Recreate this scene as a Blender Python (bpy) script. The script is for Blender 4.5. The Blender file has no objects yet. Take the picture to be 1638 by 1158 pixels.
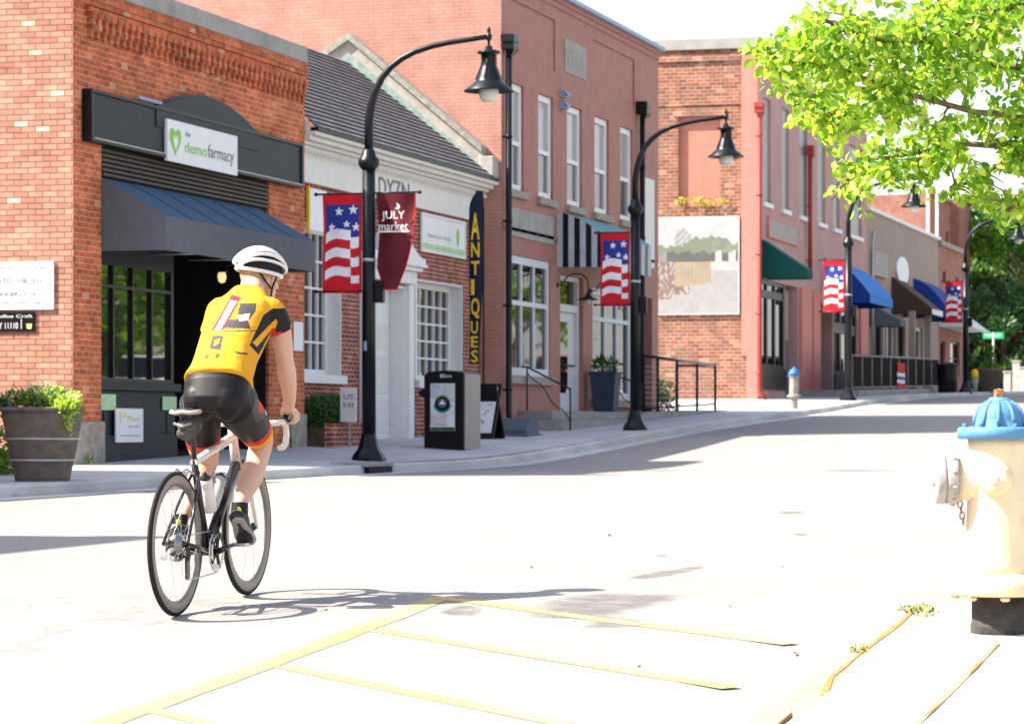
import bpy, bmesh, math, random
from mathutils import Vector, Matrix
R = math.radians
SC = bpy.context.scene
COL = SC.collection
random.seed(7)
# ------------------------------------------------------------------ camera, sky, sun, exposure
FPX, CX, YH = 5000.0, 819.0, 683.0           # focal length and horizon in photo pixels
AZ = math.atan(1371/5000.0)                   # camera turned left of the street direction (+X)
CA, SA = math.cos(AZ), math.sin(AZ)
cd = bpy.data.cameras.new('camera'); cam = bpy.data.objects.new('camera', cd); COL.objects.link(cam)
cd.sensor_width = 36.0; cd.lens = FPX/1638*36.0; cd.shift_y = (YH-579)/1638.0
cd.clip_start = 0.1; cd.clip_end = 3000
cam.location = (0, 0, 0); cam.rotation_euler = (R(90), 0, AZ - R(90))
cd.dof.use_dof = True; cd.dof.focus_distance = 17.0; cd.dof.aperture_fstop = 8.0
SC.camera = cam
LX, LY = 0.39, -0.90                           # horizontal run of sunlight per metre of fall
SUN_EL = math.atan(1/math.hypot(LX, LY))
W = bpy.data.worlds.new('World'); SC.world = W; W.use_nodes = True
nt = W.node_tree; nt.nodes.clear()
sky = nt.nodes.new('ShaderNodeTexSky'); sky.sky_type = 'NISHITA'; sky.sun_disc = False
sky.sun_elevation = SUN_EL; sky.sun_rotation = math.atan2(-LX, -LY); sky.dust_density = 2.0; sky.air_density = 0.8; sky.ozone_density = 0.6
bg = nt.nodes.new('ShaderNodeBackground'); bg.inputs[1].default_value = 0.15
wo = nt.nodes.new('ShaderNodeOutputWorld')
# thin bright cloud veil over the clear sky, densest near the horizon
tc = nt.nodes.new('ShaderNodeTexCoord'); sx_ = nt.nodes.new('ShaderNodeSeparateXYZ'); nt.links.new(tc.outputs['Generated'], sx_.inputs[0])
vr = nt.nodes.new('ShaderNodeMapRange'); vr.inputs[1].default_value = 0.0; vr.inputs[2].default_value = 0.75; vr.inputs[3].default_value = 0.92; vr.inputs[4].default_value = 0.15; nt.links.new(sx_.outputs[2], vr.inputs[0])
cn = nt.nodes.new('ShaderNodeTexNoise'); cn.inputs['Scale'].default_value = 2.5; cn.inputs['Detail'].default_value = 6; nt.links.new(tc.outputs['Generated'], cn.inputs['Vector'])
cr = nt.nodes.new('ShaderNodeMapRange'); cr.inputs[1].default_value = .3; cr.inputs[2].default_value = .6; cr.inputs[3].default_value = .75; cr.inputs[4].default_value = 1.0; nt.links.new(cn.outputs[0], cr.inputs[0])
vm = nt.nodes.new('ShaderNodeMath'); vm.operation = 'MULTIPLY'; nt.links.new(vr.outputs[0], vm.inputs[0]); nt.links.new(cr.outputs[0], vm.inputs[1])
veil = nt.nodes.new('ShaderNodeMix'); veil.data_type = 'RGBA'; nt.links.new(vm.outputs[0], veil.inputs[0]); nt.links.new(sky.outputs[0], veil.inputs[6]); veil.inputs[7].default_value = (2.55, 2.5, 2.4, 1)
nt.links.new(veil.outputs[2], bg.inputs[0]); nt.links.new(bg.outputs[0], wo.inputs[0])
sd = bpy.data.lights.new('sun', 'SUN'); sd.energy = 5.0; sd.angle = R(0.5); sd.color = (1, 0.93, 0.82)
so = bpy.data.objects.new('sun', sd); COL.objects.link(so)
so.rotation_euler = Vector((LX, LY, -1)).to_track_quat('-Z', 'Y').to_euler(); so.location = (0, 60, 60)
SC.view_settings.view_transform = 'Standard'; SC.view_settings.look = 'None'
SC.view_settings.exposure = 1.68; SC.view_settings.gamma = 1.0
SC.cycles.max_bounces = 6; SC.cycles.transparent_max_bounces = 12
SC.cycles.use_denoising = True

# ------------------------------------------------------------------ measuring helpers
def A(x, y, P):                               # pixel -> point on the vertical plane Y = P
    u = (x-CX)/FPX; X = P*(CA+u*SA)/(SA-u*CA); d = X*CA+P*SA
    return X, (YH-y)/FPX*d
def AX(x, P): return A(x, 0, P)[0]
def C(x, y, X):                               # pixel -> point on the cross plane at X
    u = (x-CX)/FPX; Y = X*(SA-u*CA)/(CA+u*SA); d = X*CA+Y*SA
    return Y, (YH-y)/FPX*d
def interp(tab, x):
    if x <= tab[0][0]: return tab[0][1]
    if x >= tab[-1][0]: return tab[-1][1]
    n = len(tab)
    for i in range(n-1):
        if tab[i][0] <= x <= tab[i+1][0]: break
    x0, y0 = tab[i]; x1, y1 = tab[i+1]; h = x1-x0
    d = (y1-y0)/h
    def sl(a, b): return (tab[b][1]-tab[a][1])/(tab[b][0]-tab[a][0])
    m0 = sl(max(i-1, 0), i+1); m1 = sl(i, min(i+2, n-1))
    t = (x-x0)/h
    return (2*t**3-3*t*t+1)*y0+(t**3-2*t*t+t)*h*m0+(-2*t**3+3*t*t)*y1+(t**3-t*t)*h*m1
ROAD = [(-60, -2.4), (0, -1.42), (6, -1.22), (11.2, -1.01), (13.77, -.888), (14.73, -.838), (17, -.795), (24, -.775), (31, -.745), (37, -.705), (43.2, -.67),
        (49.6, -.635), (55, -.47), (64.7, -.10), (75, .20), (82, .38), (89, .62), (100, .92), (114, 1.13), (135, 1.40), (165, 1.66), (240, 2.1), (700, 3.6)]
FACE = [(-60, -2.0), (20, -.70), (30, -.64), (39.7, -.52), (49.2, -.32), (54.8, -.22), (61.6, -.07), (66, .03), (76, .33), (87, .73), (90, .84),
        (105, 1.04), (128, 1.36), (137, 1.47), (165, 1.75), (240, 2.2), (700, 3.7)]
YC = 13.9; YR = 1.74
def zr(X): return interp(ROAD, X)
def zf(X): return interp(FACE, X)
def G(X, Y):
    if Y < YR: return zr(X)+0.19
    if Y <= YC: return zr(X)
    c = zr(X)+0.13
    t = min(1, (Y-YC)/(17.1-YC))
    return c+(zf(X)-c)*t
def ground_px(x, y, lift=0.0):                # pixel -> where its ray meets the modelled ground
    u = (x-CX)/FPX; dx, dy, dz = CA+u*SA, SA-u*CA, (YH-y)/FPX
    t = 4.0
    while t < 260:
        if dz*t < G(dx*t, dy*t)+lift: break
        t += 0.02 if t < 30 else 0.06
    return dx*t, dy*t

# ------------------------------------------------------------------ mesh builder
class MB:
    def __init__(s): s.v = []; s.f = []; s.m = []; s.sm = []
    def add(s, vs, fs, mi=0, smooth=False):
        o = len(s.v); s.v += [tuple(v) for v in vs]
        for f in fs: s.f.append(tuple(i+o for i in f)); s.m.append(mi); s.sm.append(smooth)
        return s
    def box(s, x0, x1, y0, y1, z0, z1, mi=0):
        vs = [(x, y, z) for x in (x0, x1) for y in (y0, y1) for z in (z0, z1)]
        return s.add(vs, [(0,1,3,2),(4,6,7,5),(0,4,5,1),(2,3,7,6),(0,2,6,4),(1,5,7,3)], mi)
    def quad(s, a, b, c, d, mi=0): return s.add([a, b, c, d], [(0,1,2,3)], mi)
    def prism(s, pts, vec, mi=0):             # planar polygon extruded by vec
        n = len(pts); v = Vector(vec)
        vs = [Vector(p) for p in pts]+[Vector(p)+v for p in pts]
        return s.add(vs, [tuple(range(n))[::-1], tuple(range(n, 2*n))]+[(i, (i+1) % n, n+(i+1) % n, n+i) for i in range(n)], mi)
    def tube(s, pts, r, n=10, mi=0, caps=True, sx=1.0):
        pts = [Vector(p) for p in pts]; k = len(pts)
        rs = r if isinstance(r, (list, tuple)) else [r]*k
        vs = []; prev = None
        for i, p in enumerate(pts):
            t = (pts[min(i+1, k-1)]-pts[max(i-1, 0)]).normalized()
            if prev is None:
                up = Vector((0,0,1)) if abs(t.z) < .9 else Vector((1,0,0))
                a = t.cross(up).normalized()
            else: a = (prev-t*prev.dot(t)).normalized()
            prev = a; b = t.cross(a)
            for j in range(n):
                th = 2*math.pi*j/n; vs.append(p+(a*math.cos(th)*sx+b*math.sin(th))*rs[i])
        fs = []
        for i in range(k-1):
            for j in range(n):
                j2 = (j+1) % n; fs.append((i*n+j, i*n+j2, (i+1)*n+j2, (i+1)*n+j))
        s.add(vs, fs, mi, True)
        if caps:
            o = len(s.v)-n*k
            s.f.append(tuple(o+j for j in range(n))[::-1]); s.m.append(mi); s.sm.append(False)
            s.f.append(tuple(o+(k-1)*n+j for j in range(n))); s.m.append(mi); s.sm.append(False)
        return s
    def lathe(s, prof, c, n=24, mi=0, axis=(0,0,1), smooth=True, a0=0.0):  # prof = [(r, h)...]
        ax = Vector(axis).normalized(); up = Vector((0,0,1)) if abs(ax.z) < .9 else Vector((1,0,0))
        a = ax.cross(up).normalized(); b = ax.cross(a); c = Vector(c)
        vs = [c+ax*h+(a*math.cos(2*math.pi*j/n+a0)+b*math.sin(2*math.pi*j/n+a0))*r for r, h in prof for j in range(n)]
        fs = [(i*n+j, i*n+(j+1) % n, (i+1)*n+(j+1) % n, (i+1)*n+j) for i in range(len(prof)-1) for j in range(n)]
        s.add(vs, fs, mi, smooth)
        o = len(s.v)-len(vs)
        if prof[0] == prof[-1]: return s
        if prof[0][0] > 1e-4: s.f.append(tuple(o+j for j in range(n))); s.m.append(mi); s.sm.append(False)
        if prof[-1][0] > 1e-4: s.f.append(tuple(o+(len(prof)-1)*n+j for j in range(n))[::-1]); s.m.append(mi); s.sm.append(False)
        return s
    def ell(s, c, r, n=16, mi=0, rot=None):
        c = Vector(c); vs = []; m = n//2
        for i in range(m+1):
            ph = math.pi*i/m
            for j in range(n):
                th = 2*math.pi*j/n
                p = Vector((math.sin(ph)*math.cos(th)*r[0], math.sin(ph)*math.sin(th)*r[1], math.cos(ph)*r[2]))
                if rot: p = rot @ p
                vs.append(c+p)
        fs = [(i*n+j, (i+1)*n+j, (i+1)*n+(j+1) % n, i*n+(j+1) % n) for i in range(m) for j in range(n)]
        return s.add(vs, fs, mi, True)
    def xform(s, M): s.v = [tuple(M @ Vector(v)) for v in s.v]; return s
    def build(s, name, mats, parent=None, bevel=0.0, fix=True, solid=0.0):
        me = bpy.data.meshes.new(name)
        off = root_loc(parent) if parent else Vector((0,0,0))
        own = None
        if parent is None and s.v:
            xs = [v[0] for v in s.v]; ys = [v[1] for v in s.v]; zs = [v[2] for v in s.v]
            own = Vector(((min(xs)+max(xs))/2, (min(ys)+max(ys))/2, min(zs))); off = own
        me.from_pydata([tuple(Vector(v)-off) for v in s.v], [], s.f)
        if not isinstance(mats, (list, tuple)): mats = [mats]
        for m in mats: me.materials.append(m)
        me.polygons.foreach_set('material_index', s.m); me.polygons.foreach_set('use_smooth', s.sm)
        if fix:
            bm = bmesh.new(); bm.from_mesh(me)
            bmesh.ops.remove_doubles(bm, verts=bm.verts, dist=1e-5)
            bmesh.ops.recalc_face_normals(bm, faces=bm.faces)
            bm.to_mesh(me); bm.free()
        o = bpy.data.objects.new(name, me); COL.objects.link(o)
        if parent: o.parent = parent
        if own is not None: o.location = own
        if bevel:
            b = o.modifiers.new('bevel', 'BEVEL'); b.width = bevel; b.segments = 2; b.limit_method = 'ANGLE'; b.angle_limit = R(40)
        if solid:
            b = o.modifiers.new('thick', 'SOLIDIFY'); b.thickness = solid; b.offset = 0
        return o
def root_loc(p):
    v = Vector((0,0,0))
    while p: v += p.location; p = p.parent
    return v
def tag(o, label=None, cat=None, group=None, kind=None):
    if label: o['label'] = label
    if cat: o['category'] = cat
    if group: o['group'] = group
    if kind: o['kind'] = kind
    return o
def thing(name, loc, label, cat, group=None):
    o = bpy.data.objects.new(name, None); COL.objects.link(o); o.location = loc; o.empty_display_size = .2
    return tag(o, label, cat, group)
def copy_tree(o, parent=None, **kw):
    c = o.copy(); COL.objects.link(c); c.parent = parent
    for ch in list(o.children): copy_tree(ch, c)
    for k, v in kw.items(): c[k] = v
    return c
def text(s, name, mat, parent, org, ux, uz, w, h, depth=.006, keep=False, bold=0):
    """lettering fitted into a w x h rectangle with corner org and unit vectors ux (along) and uz (up)"""
    cu = bpy.data.curves.new(name, 'FONT'); cu.body = s; cu.size = 1; cu.extrude = 0.0; cu.offset = bold; cu.resolution_u = 3
    o = bpy.data.objects.new(name, cu); COL.objects.link(o)
    dg = bpy.context.evaluated_depsgraph_get(); me = bpy.data.meshes.new_from_object(o.evaluated_get(dg))
    bpy.data.objects.remove(o); bpy.data.curves.remove(cu)
    xs = [v.co.x for v in me.vertices]; ys = [v.co.y for v in me.vertices]
    x0, x1, y0, y1 = min(xs), max(xs), min(ys), max(ys)
    fx = w/(x1-x0); fy = h/(y1-y0)
    if keep: fx = fy = min(fx, fy)
    ux = Vector(ux).normalized(); uz = Vector(uz).normalized(); nn = ux.cross(uz); org = Vector(org)
    mb = MB()
    vs = [org+ux*((v.co.x-x0)*fx)+uz*((v.co.y-y0)*fy)+nn*depth for v in me.vertices]
    mb.add(vs, [tuple(p.vertices) for p in me.polygons])
    bpy.data.meshes.remove(me)
    return mb.build(name, mat, parent, fix=False)

# ------------------------------------------------------------------ materials
def newmat(name):
    m = bpy.data.materials.new(name); m.use_nodes = True
    return m, m.node_tree, m.node_tree.nodes['Principled BSDF']
def N(nt, t, **kw):
    n = nt.nodes.new(t)
    for k, v in kw.items(): setattr(n, k, v)
    return n
def mat(name, col, rough=.6, metal=0.0, var=.12, scale=6.0, bump=0.0, bscale=60.0, spec=None, trans=0.0, coat=0.0, grime=0.0):
    m, t, b = newmat(name)
    g = N(t, 'ShaderNodeNewGeometry'); n = N(t, 'ShaderNodeTexNoise'); n.inputs['Scale'].default_value = scale; n.inputs['Detail'].default_value = 6
    t.links.new(g.outputs['Position'], n.inputs['Vector'])
    mr = N(t, 'ShaderNodeMapRange'); mr.inputs[1].default_value = .3; mr.inputs[2].default_value = .7; mr.inputs[3].default_value = 1-var; mr.inputs[4].default_value = 1+var
    t.links.new(n.outputs[0], mr.inputs[0])
    mx = N(t, 'ShaderNodeMix', data_type='RGBA', blend_type='MULTIPLY'); mx.inputs[0].default_value = 1
    mx.inputs[6].default_value = (*col, 1); t.links.new(mr.outputs[0], mx.inputs[7])
    src = mx.outputs[2]
    if grime:
        n3 = N(t, 'ShaderNodeTexNoise'); n3.inputs['Scale'].default_value = scale*.35; n3.inputs['Detail'].default_value = 9; n3.inputs['Roughness'].default_value = .7
        t.links.new(g.outputs['Position'], n3.inputs['Vector'])
        r3 = N(t, 'ShaderNodeMapRange'); r3.inputs[1].default_value = .52; r3.inputs[2].default_value = .72; r3.inputs[3].default_value = 0; r3.inputs[4].default_value = grime
        t.links.new(n3.outputs[0], r3.inputs[0])
        m3 = N(t, 'ShaderNodeMix', data_type='RGBA'); t.links.new(r3.outputs[0], m3.inputs[0]); t.links.new(src, m3.inputs[6])
        m3.inputs[7].default_value = (col[0]*.35, col[1]*.33, col[2]*.3, 1); src = m3.outputs[2]
    t.links.new(src, b.inputs['Base Color'])
    b.inputs['Roughness'].default_value = rough; b.inputs['Metallic'].default_value = metal
    b.inputs['Specular IOR Level'].default_value = .22 if spec is None else spec
    if coat: b.inputs['Coat Weight'].default_value = coat; b.inputs['Coat Roughness'].default_value = .08
    if bump:
        n2 = N(t, 'ShaderNodeTexNoise'); n2.inputs['Scale'].default_value = bscale; n2.inputs['Detail'].default_value = 4
        t.links.new(g.outputs['Position'], n2.inputs['Vector'])
        bp = N(t, 'ShaderNodeBump'); bp.inputs['Strength'].default_value = bump; bp.inputs['Distance'].default_value = .02
        t.links.new(n2.outputs[0], bp.inputs['Height']); t.links.new(bp.outputs[0], b.inputs['Normal'])
    return m
def brick(name, c1, c2, mortar, bw=.215, bh=.078, ms=.009, var=.25, painted=False, bump=.6, blotch=None, bl=(.55,.7), grime=.35, pale=None, pth=.965):
    m, t, b = newmat(name)
    g = N(t, 'ShaderNodeNewGeometry'); sp = N(t, 'ShaderNodeSeparateXYZ'); t.links.new(g.outputs['Position'], sp.inputs[0])
    ad = N(t, 'ShaderNodeMath', operation='ADD'); t.links.new(sp.outputs[0], ad.inputs[0]); t.links.new(sp.outputs[1], ad.inputs[1])
    # slight waviness so courses are not ruler straight
    nw = N(t, 'ShaderNodeTexNoise'); nw.inputs['Scale'].default_value = 3.0; t.links.new(g.outputs['Position'], nw.inputs['Vector'])
    wz = N(t, 'ShaderNodeMath', operation='MULTIPLY_ADD'); t.links.new(nw.outputs[0], wz.inputs[0]); wz.inputs[1].default_value = .02; t.links.new(sp.outputs[2], wz.inputs[2])
    cb = N(t, 'ShaderNodeCombineXYZ'); t.links.new(ad.outputs[0], cb.inputs[0]); t.links.new(wz.outputs[0], cb.inputs[1])
    br = N(t, 'ShaderNodeTexBrick'); br.inputs['Scale'].default_value = 1.0; br.inputs['Brick Width'].default_value = bw; br.inputs['Row Height'].default_value = bh
    br.inputs['Mortar Size'].default_value = ms; br.inputs['Mortar Smooth'].default_value = .3; br.inputs['Bias'].default_value = -.1
    br.inputs['Color1'].default_value = (*c1, 1); br.inputs['Color2'].default_value = (*c2, 1); br.inputs['Mortar'].default_value = (*mortar, 1)
    t.links.new(cb.outputs[0], br.inputs['Vector'])
    n = N(t, 'ShaderNodeTexNoise'); n.inputs['Scale'].default_value = 2.2; n.inputs['Detail'].default_value = 8; n.inputs['Roughness'].default_value = .65
    t.links.new(g.outputs['Position'], n.inputs['Vector'])
    mr = N(t, 'ShaderNodeMapRange'); mr.inputs[1].default_value = .3; mr.inputs[2].default_value = .7; mr.inputs[3].default_value = 1-var; mr.inputs[4].default_value = 1+var
    t.links.new(n.outputs[0], mr.inputs[0])
    mx = N(t, 'ShaderNodeMix', data_type='RGBA', blend_type='MULTIPLY'); mx.inputs[0].default_value = 1
    t.links.new(br.outputs[0], mx.inputs[6]); t.links.new(mr.outputs[0], mx.inputs[7]); src = mx.outputs[2]
    if pale:                                   # single odd bricks, picked per brick
        rw = N(t, 'ShaderNodeMath', operation='DIVIDE'); t.links.new(wz.outputs[0], rw.inputs[0]); rw.inputs[1].default_value = bh
        fl = N(t, 'ShaderNodeMath', operation='FLOOR'); t.links.new(rw.outputs[0], fl.inputs[0])
        md = N(t, 'ShaderNodeMath', operation='FLOORED_MODULO'); t.links.new(fl.outputs[0], md.inputs[0]); md.inputs[1].default_value = 2
        sh = N(t, 'ShaderNodeMath', operation='MULTIPLY_ADD'); t.links.new(md.outputs[0], sh.inputs[0]); sh.inputs[1].default_value = -.5; sh.inputs[2].default_value = .5
        cl = N(t, 'ShaderNodeMath', operation='DIVIDE'); t.links.new(ad.outputs[0], cl.inputs[0]); cl.inputs[1].default_value = bw
        ca = N(t, 'ShaderNodeMath', operation='ADD'); t.links.new(cl.outputs[0], ca.inputs[0]); t.links.new(sh.outputs[0], ca.inputs[1])
        cf = N(t, 'ShaderNodeMath', operation='FLOOR'); t.links.new(ca.outputs[0], cf.inputs[0])
        cc = N(t, 'ShaderNodeCombineXYZ'); t.links.new(cf.outputs[0], cc.inputs[0]); t.links.new(fl.outputs[0], cc.inputs[1])
        wn = N(t, 'ShaderNodeTexWhiteNoise', noise_dimensions='2D'); t.links.new(cc.outputs[0], wn.inputs['Vector'])
        # tone of every brick, then a few pale ones
        tn = N(t, 'ShaderNodeMapRange'); t.links.new(wn.outputs[0], tn.inputs[0]); tn.inputs[3].default_value = .78; tn.inputs[4].default_value = 1.22
        mt = N(t, 'ShaderNodeMix', data_type='RGBA', blend_type='MULTIPLY'); mt.inputs[0].default_value = 1; t.links.new(src, mt.inputs[6]); t.links.new(tn.outputs[0], mt.inputs[7]); src = mt.outputs[2]
        gt = N(t, 'ShaderNodeMath', operation='GREATER_THAN'); t.links.new(wn.outputs[0], gt.inputs[0]); gt.inputs[1].default_value = pth
        nm_ = N(t, 'ShaderNodeMath', operation='MULTIPLY_ADD'); nm_.inputs[1].default_value = -1; nm_.inputs[2].default_value = 1; t.links.new(br.outputs[1], nm_.inputs[0])
        gm = N(t, 'ShaderNodeMath', operation='MULTIPLY'); t.links.new(gt.outputs[0], gm.inputs[0]); t.links.new(nm_.outputs[0], gm.inputs[1])
        mp2 = N(t, 'ShaderNodeMix', data_type='RGBA'); t.links.new(gm.outputs[0], mp2.inputs[0]); t.links.new(src, mp2.inputs[6]); mp2.inputs[7].default_value = (*pale, 1); src = mp2.outputs[2]
    # vertical streaks / stains
    mp = N(t, 'ShaderNodeMapping'); mp.inputs['Scale'].default_value = (1.6, 1.6, .25); t.links.new(g.outputs['Position'], mp.inputs[0])
    ns = N(t, 'ShaderNodeTexNoise'); ns.inputs['Scale'].default_value = 2.0; ns.inputs['Detail'].default_value = 8; ns.inputs['Roughness'].default_value = .7; t.links.new(mp.outputs[0], ns.inputs['Vector'])
    rs = N(t, 'ShaderNodeMapRange'); rs.inputs[1].default_value = .52; rs.inputs[2].default_value = .75; rs.inputs[3].default_value = 0; rs.inputs[4].default_value = grime; t.links.new(ns.outputs[0], rs.inputs[0])
    m2 = N(t, 'ShaderNodeMix', data_type='RGBA'); t.links.new(rs.outputs[0], m2.inputs[0]); t.links.new(src, m2.inputs[6]); m2.inputs[7].default_value = (c2[0]*.4, c2[1]*.4, c2[2]*.4, 1); src = m2.outputs[2]
    if blotch:
        nb = N(t, 'ShaderNodeTexNoise'); nb.inputs['Scale'].default_value = 1.3; nb.inputs['Detail'].default_value = 9; nb.inputs['Roughness'].default_value = .75; nb.inputs['Distortion'].default_value = .6
        t.links.new(g.outputs['Position'], nb.inputs['Vector'])
        rb = N(t, 'ShaderNodeMapRange'); rb.inputs[1].default_value = bl[0]; rb.inputs[2].default_value = bl[1]; rb.inputs[3].default_value = 0; rb.inputs[4].default_value = .75; t.links.new(nb.outputs[0], rb.inputs[0])
        m4 = N(t, 'ShaderNodeMix', data_type='RGBA'); t.links.new(rb.outputs[0], m4.inputs[0]); t.links.new(src, m4.inputs[6]); m4.inputs[7].default_value = (*blotch, 1); src = m4.outputs[2]
    t.links.new(src, b.inputs['Base Color']); b.inputs['Roughness'].default_value = .6 if painted else .9; b.inputs['Specular IOR Level'].default_value = .15
    inv = N(t, 'ShaderNodeMath', operation='MULTIPLY_ADD'); inv.inputs[1].default_value = -1; inv.inputs[2].default_value = 1; t.links.new(br.outputs[1], inv.inputs[0])
    n5 = N(t, 'ShaderNodeTexNoise'); n5.inputs['Scale'].default_value = 40; n5.inputs['Detail'].default_value = 3; t.links.new(g.outputs['Position'], n5.inputs['Vector'])
    a5 = N(t, 'ShaderNodeMath', operation='MULTIPLY_ADD'); a5.inputs[1].default_value = .35; t.links.new(n5.outputs[0], a5.inputs[0]); t.links.new(inv.outputs[0], a5.inputs[2])
    bp = N(t, 'ShaderNodeBump'); bp.inputs['Strength'].default_value = bump; bp.inputs['Distance'].default_value = .012
    t.links.new(a5.outputs[0], bp.inputs['Height']); t.links.new(bp.outputs[0], b.inputs['Normal'])
    return m
def leafmat(name, c1, c2, trans=.5):
    m, t, b = newmat(name); t.nodes.remove(b); out = t.nodes['Material Output']
    g = N(t, 'ShaderNodeNewGeometry'); wn = N(t, 'ShaderNodeTexNoise'); wn.inputs['Scale'].default_value = 9.0; wn.inputs['Detail'].default_value = 3
    t.links.new(g.outputs['Position'], wn.inputs['Vector'])
    mr = N(t, 'ShaderNodeMapRange'); mr.inputs[1].default_value = .35; mr.inputs[2].default_value = .65; t.links.new(wn.outputs[0], mr.inputs[0])
    mx = N(t, 'ShaderNodeMix', data_type='RGBA'); t.links.new(mr.outputs[0], mx.inputs[0]); mx.inputs[6].default_value = (*c1, 1); mx.inputs[7].default_value = (*c2, 1)
    d = N(t, 'ShaderNodeBsdfPrincipled'); d.inputs['Roughness'].default_value = .45; t.links.new(mx.outputs[2], d.inputs['Base Color'])
    tr = N(t, 'ShaderNodeBsdfTranslucent'); 
    mt = N(t, 'ShaderNodeMix', data_type='RGBA', blend_type='MULTIPLY'); mt.inputs[0].default_value = 1; t.links.new(mx.outputs[2], mt.inputs[6]); mt.inputs[7].default_value = (1.6, 1.5, .55, 1)
    t.links.new(mt.outputs[2], tr.inputs[0])
    ms = N(t, 'ShaderNodeMixShader'); ms.inputs[0].default_value = trans; t.links.new(d.outputs[0], ms.inputs[1]); t.links.new(tr.outputs[0], ms.inputs[2])
    t.links.new(ms.outputs[0], out.inputs[0])
    return m
def emit(name, col, k):
    m, t, b = newmat(name); b.inputs['Base Color'].default_value = (*col, 1); b.inputs['Emission Color'].default_value = (*col, 1); b.inputs['Emission Strength'].default_value = k
    return m
def ground_mat(name, col, joint=None, patch=.12, rough=.85, cracks=True, grain=.12):
    m, t, b = newmat(name); g = N(t, 'ShaderNodeNewGeometry')
    n1 = N(t, 'ShaderNodeTexNoise'); n1.inputs['Scale'].default_value = .7; n1.inputs['Detail'].default_value = 7; n1.inputs['Roughness'].default_value = .6; t.links.new(g.outputs['Position'], n1.inputs['Vector'])
    n2 = N(t, 'ShaderNodeTexNoise'); n2.inputs['Scale'].default_value = 90; n2.inputs['Detail'].default_value = 3; t.links.new(g.outputs['Position'], n2.inputs['Vector'])
    r1 = N(t, 'ShaderNodeMapRange'); r1.inputs[1].default_value = .3; r1.inputs[2].default_value = .7; r1.inputs[3].default_value = 1-patch; r1.inputs[4].default_value = 1+patch; t.links.new(n1.outputs[0], r1.inputs[0])
    r2 = N(t, 'ShaderNodeMapRange'); r2.inputs[1].default_value = .3; r2.inputs[2].default_value = .7; r2.inputs[3].default_value = 1-grain; r2.inputs[4].default_value = 1+grain; t.links.new(n2.outputs[0], r2.inputs[0])
    mu = N(t, 'ShaderNodeMath', operation='MULTIPLY'); t.links.new(r1.outputs[0], mu.inputs[0]); t.links.new(r2.outputs[0], mu.inputs[1])
    mx = N(t, 'ShaderNodeMix', data_type='RGBA', blend_type='MULTIPLY'); mx.inputs[0].default_value = 1; mx.inputs[6].default_value = (*col, 1); t.links.new(mu.outputs[0], mx.inputs[7])
    src = mx.outputs[2]
    hsrc = n2.outputs[0]
    if joint:
        br = N(t, 'ShaderNodeTexBrick'); br.offset = 0.0; br.inputs['Scale'].default_value = 1; br.inputs['Brick Width'].default_value = joint; br.inputs['Row Height'].default_value = joint
        br.inputs['Mortar Size'].default_value = .012; br.inputs['Color1'].default_value = (1,1,1,1); br.inputs['Color2'].default_value = (.9,.9,.9,1); br.inputs['Mortar'].default_value = (.35,.33,.3,1)
        t.links.new(g.outputs['Position'], br.inputs['Vector'])
        m5 = N(t, 'ShaderNodeMix', data_type='RGBA', blend_type='MULTIPLY'); m5.inputs[0].default_value = 1; t.links.new(src, m5.inputs[6]); t.links.new(br.outputs[0], m5.inputs[7]); src = m5.outputs[2]
    if cracks:
        vo = N(t, 'ShaderNodeTexVoronoi', feature='DISTANCE_TO_EDGE'); vo.inputs['Scale'].default_value = .35
        nn = N(t, 'ShaderNodeTexNoise'); nn.inputs['Scale'].default_value = 2.5; nn.inputs['Detail'].default_value = 6; t.links.new(g.outputs['Position'], nn.inputs['Vector'])
        mm = N(t, 'ShaderNodeMix', data_type='VECTOR'); mm.inputs[0].default_value = .25; t.links.new(g.outputs['Position'], mm.inputs[4]); t.links.new(nn.outputs[1], mm.inputs[5])
        t.links.new(mm.outputs[1], vo.inputs['Vector'])
        rc = N(t, 'ShaderNodeMapRange'); rc.inputs[1].default_value = 0.0; rc.inputs[2].default_value = .004; rc.inputs[3].default_value = .35; rc.inputs[4].default_value = 0; t.links.new(vo.outputs[0], rc.inputs[0])
        m6 = N(t, 'ShaderNodeMix', data_type='RGBA'); t.links.new(rc.outputs[0], m6.inputs[0]); t.links.new(src, m6.inputs[6]); m6.inputs[7].default_value = (col[0]*.35, col[1]*.33, col[2]*.3, 1); src = m6.outputs[2]
    t.links.new(src, b.inputs['Base Color']); b.inputs['Roughness'].default_value = rough; b.inputs['Specular IOR Level'].default_value = .25
    bp = N(t, 'ShaderNodeBump'); bp.inputs['Strength'].default_value = .25; bp.inputs['Distance'].default_value = .006
    t.links.new(hsrc, bp.inputs['Height']); t.links.new(bp.outputs[0], b.inputs['Normal'])
    return m
M = {}
M['road'] = ground_mat('road_paving', (.236, .221, .207), patch=.08, grain=.18)
M['walk'] = ground_mat('sidewalk_concrete', (.47, .465, .46), joint=1.52, patch=.12)
M['walk_near'] = ground_mat('near_sidewalk_concrete', (.42, .395, .355), patch=.06, cracks=False)
M['kerb'] = ground_mat('kerb_concrete', (.44, .43, .415), patch=.2)
M['gutter'] = ground_mat('gutter_concrete', (.25, .22, .18), patch=.2)
M['soil'] = mat('soil', (.09, .065, .04), .95, var=.4, bump=.6)
M['earth'] = ground_mat('earth_ground', (.22, .2, .16), patch=.25, cracks=False)
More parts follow.
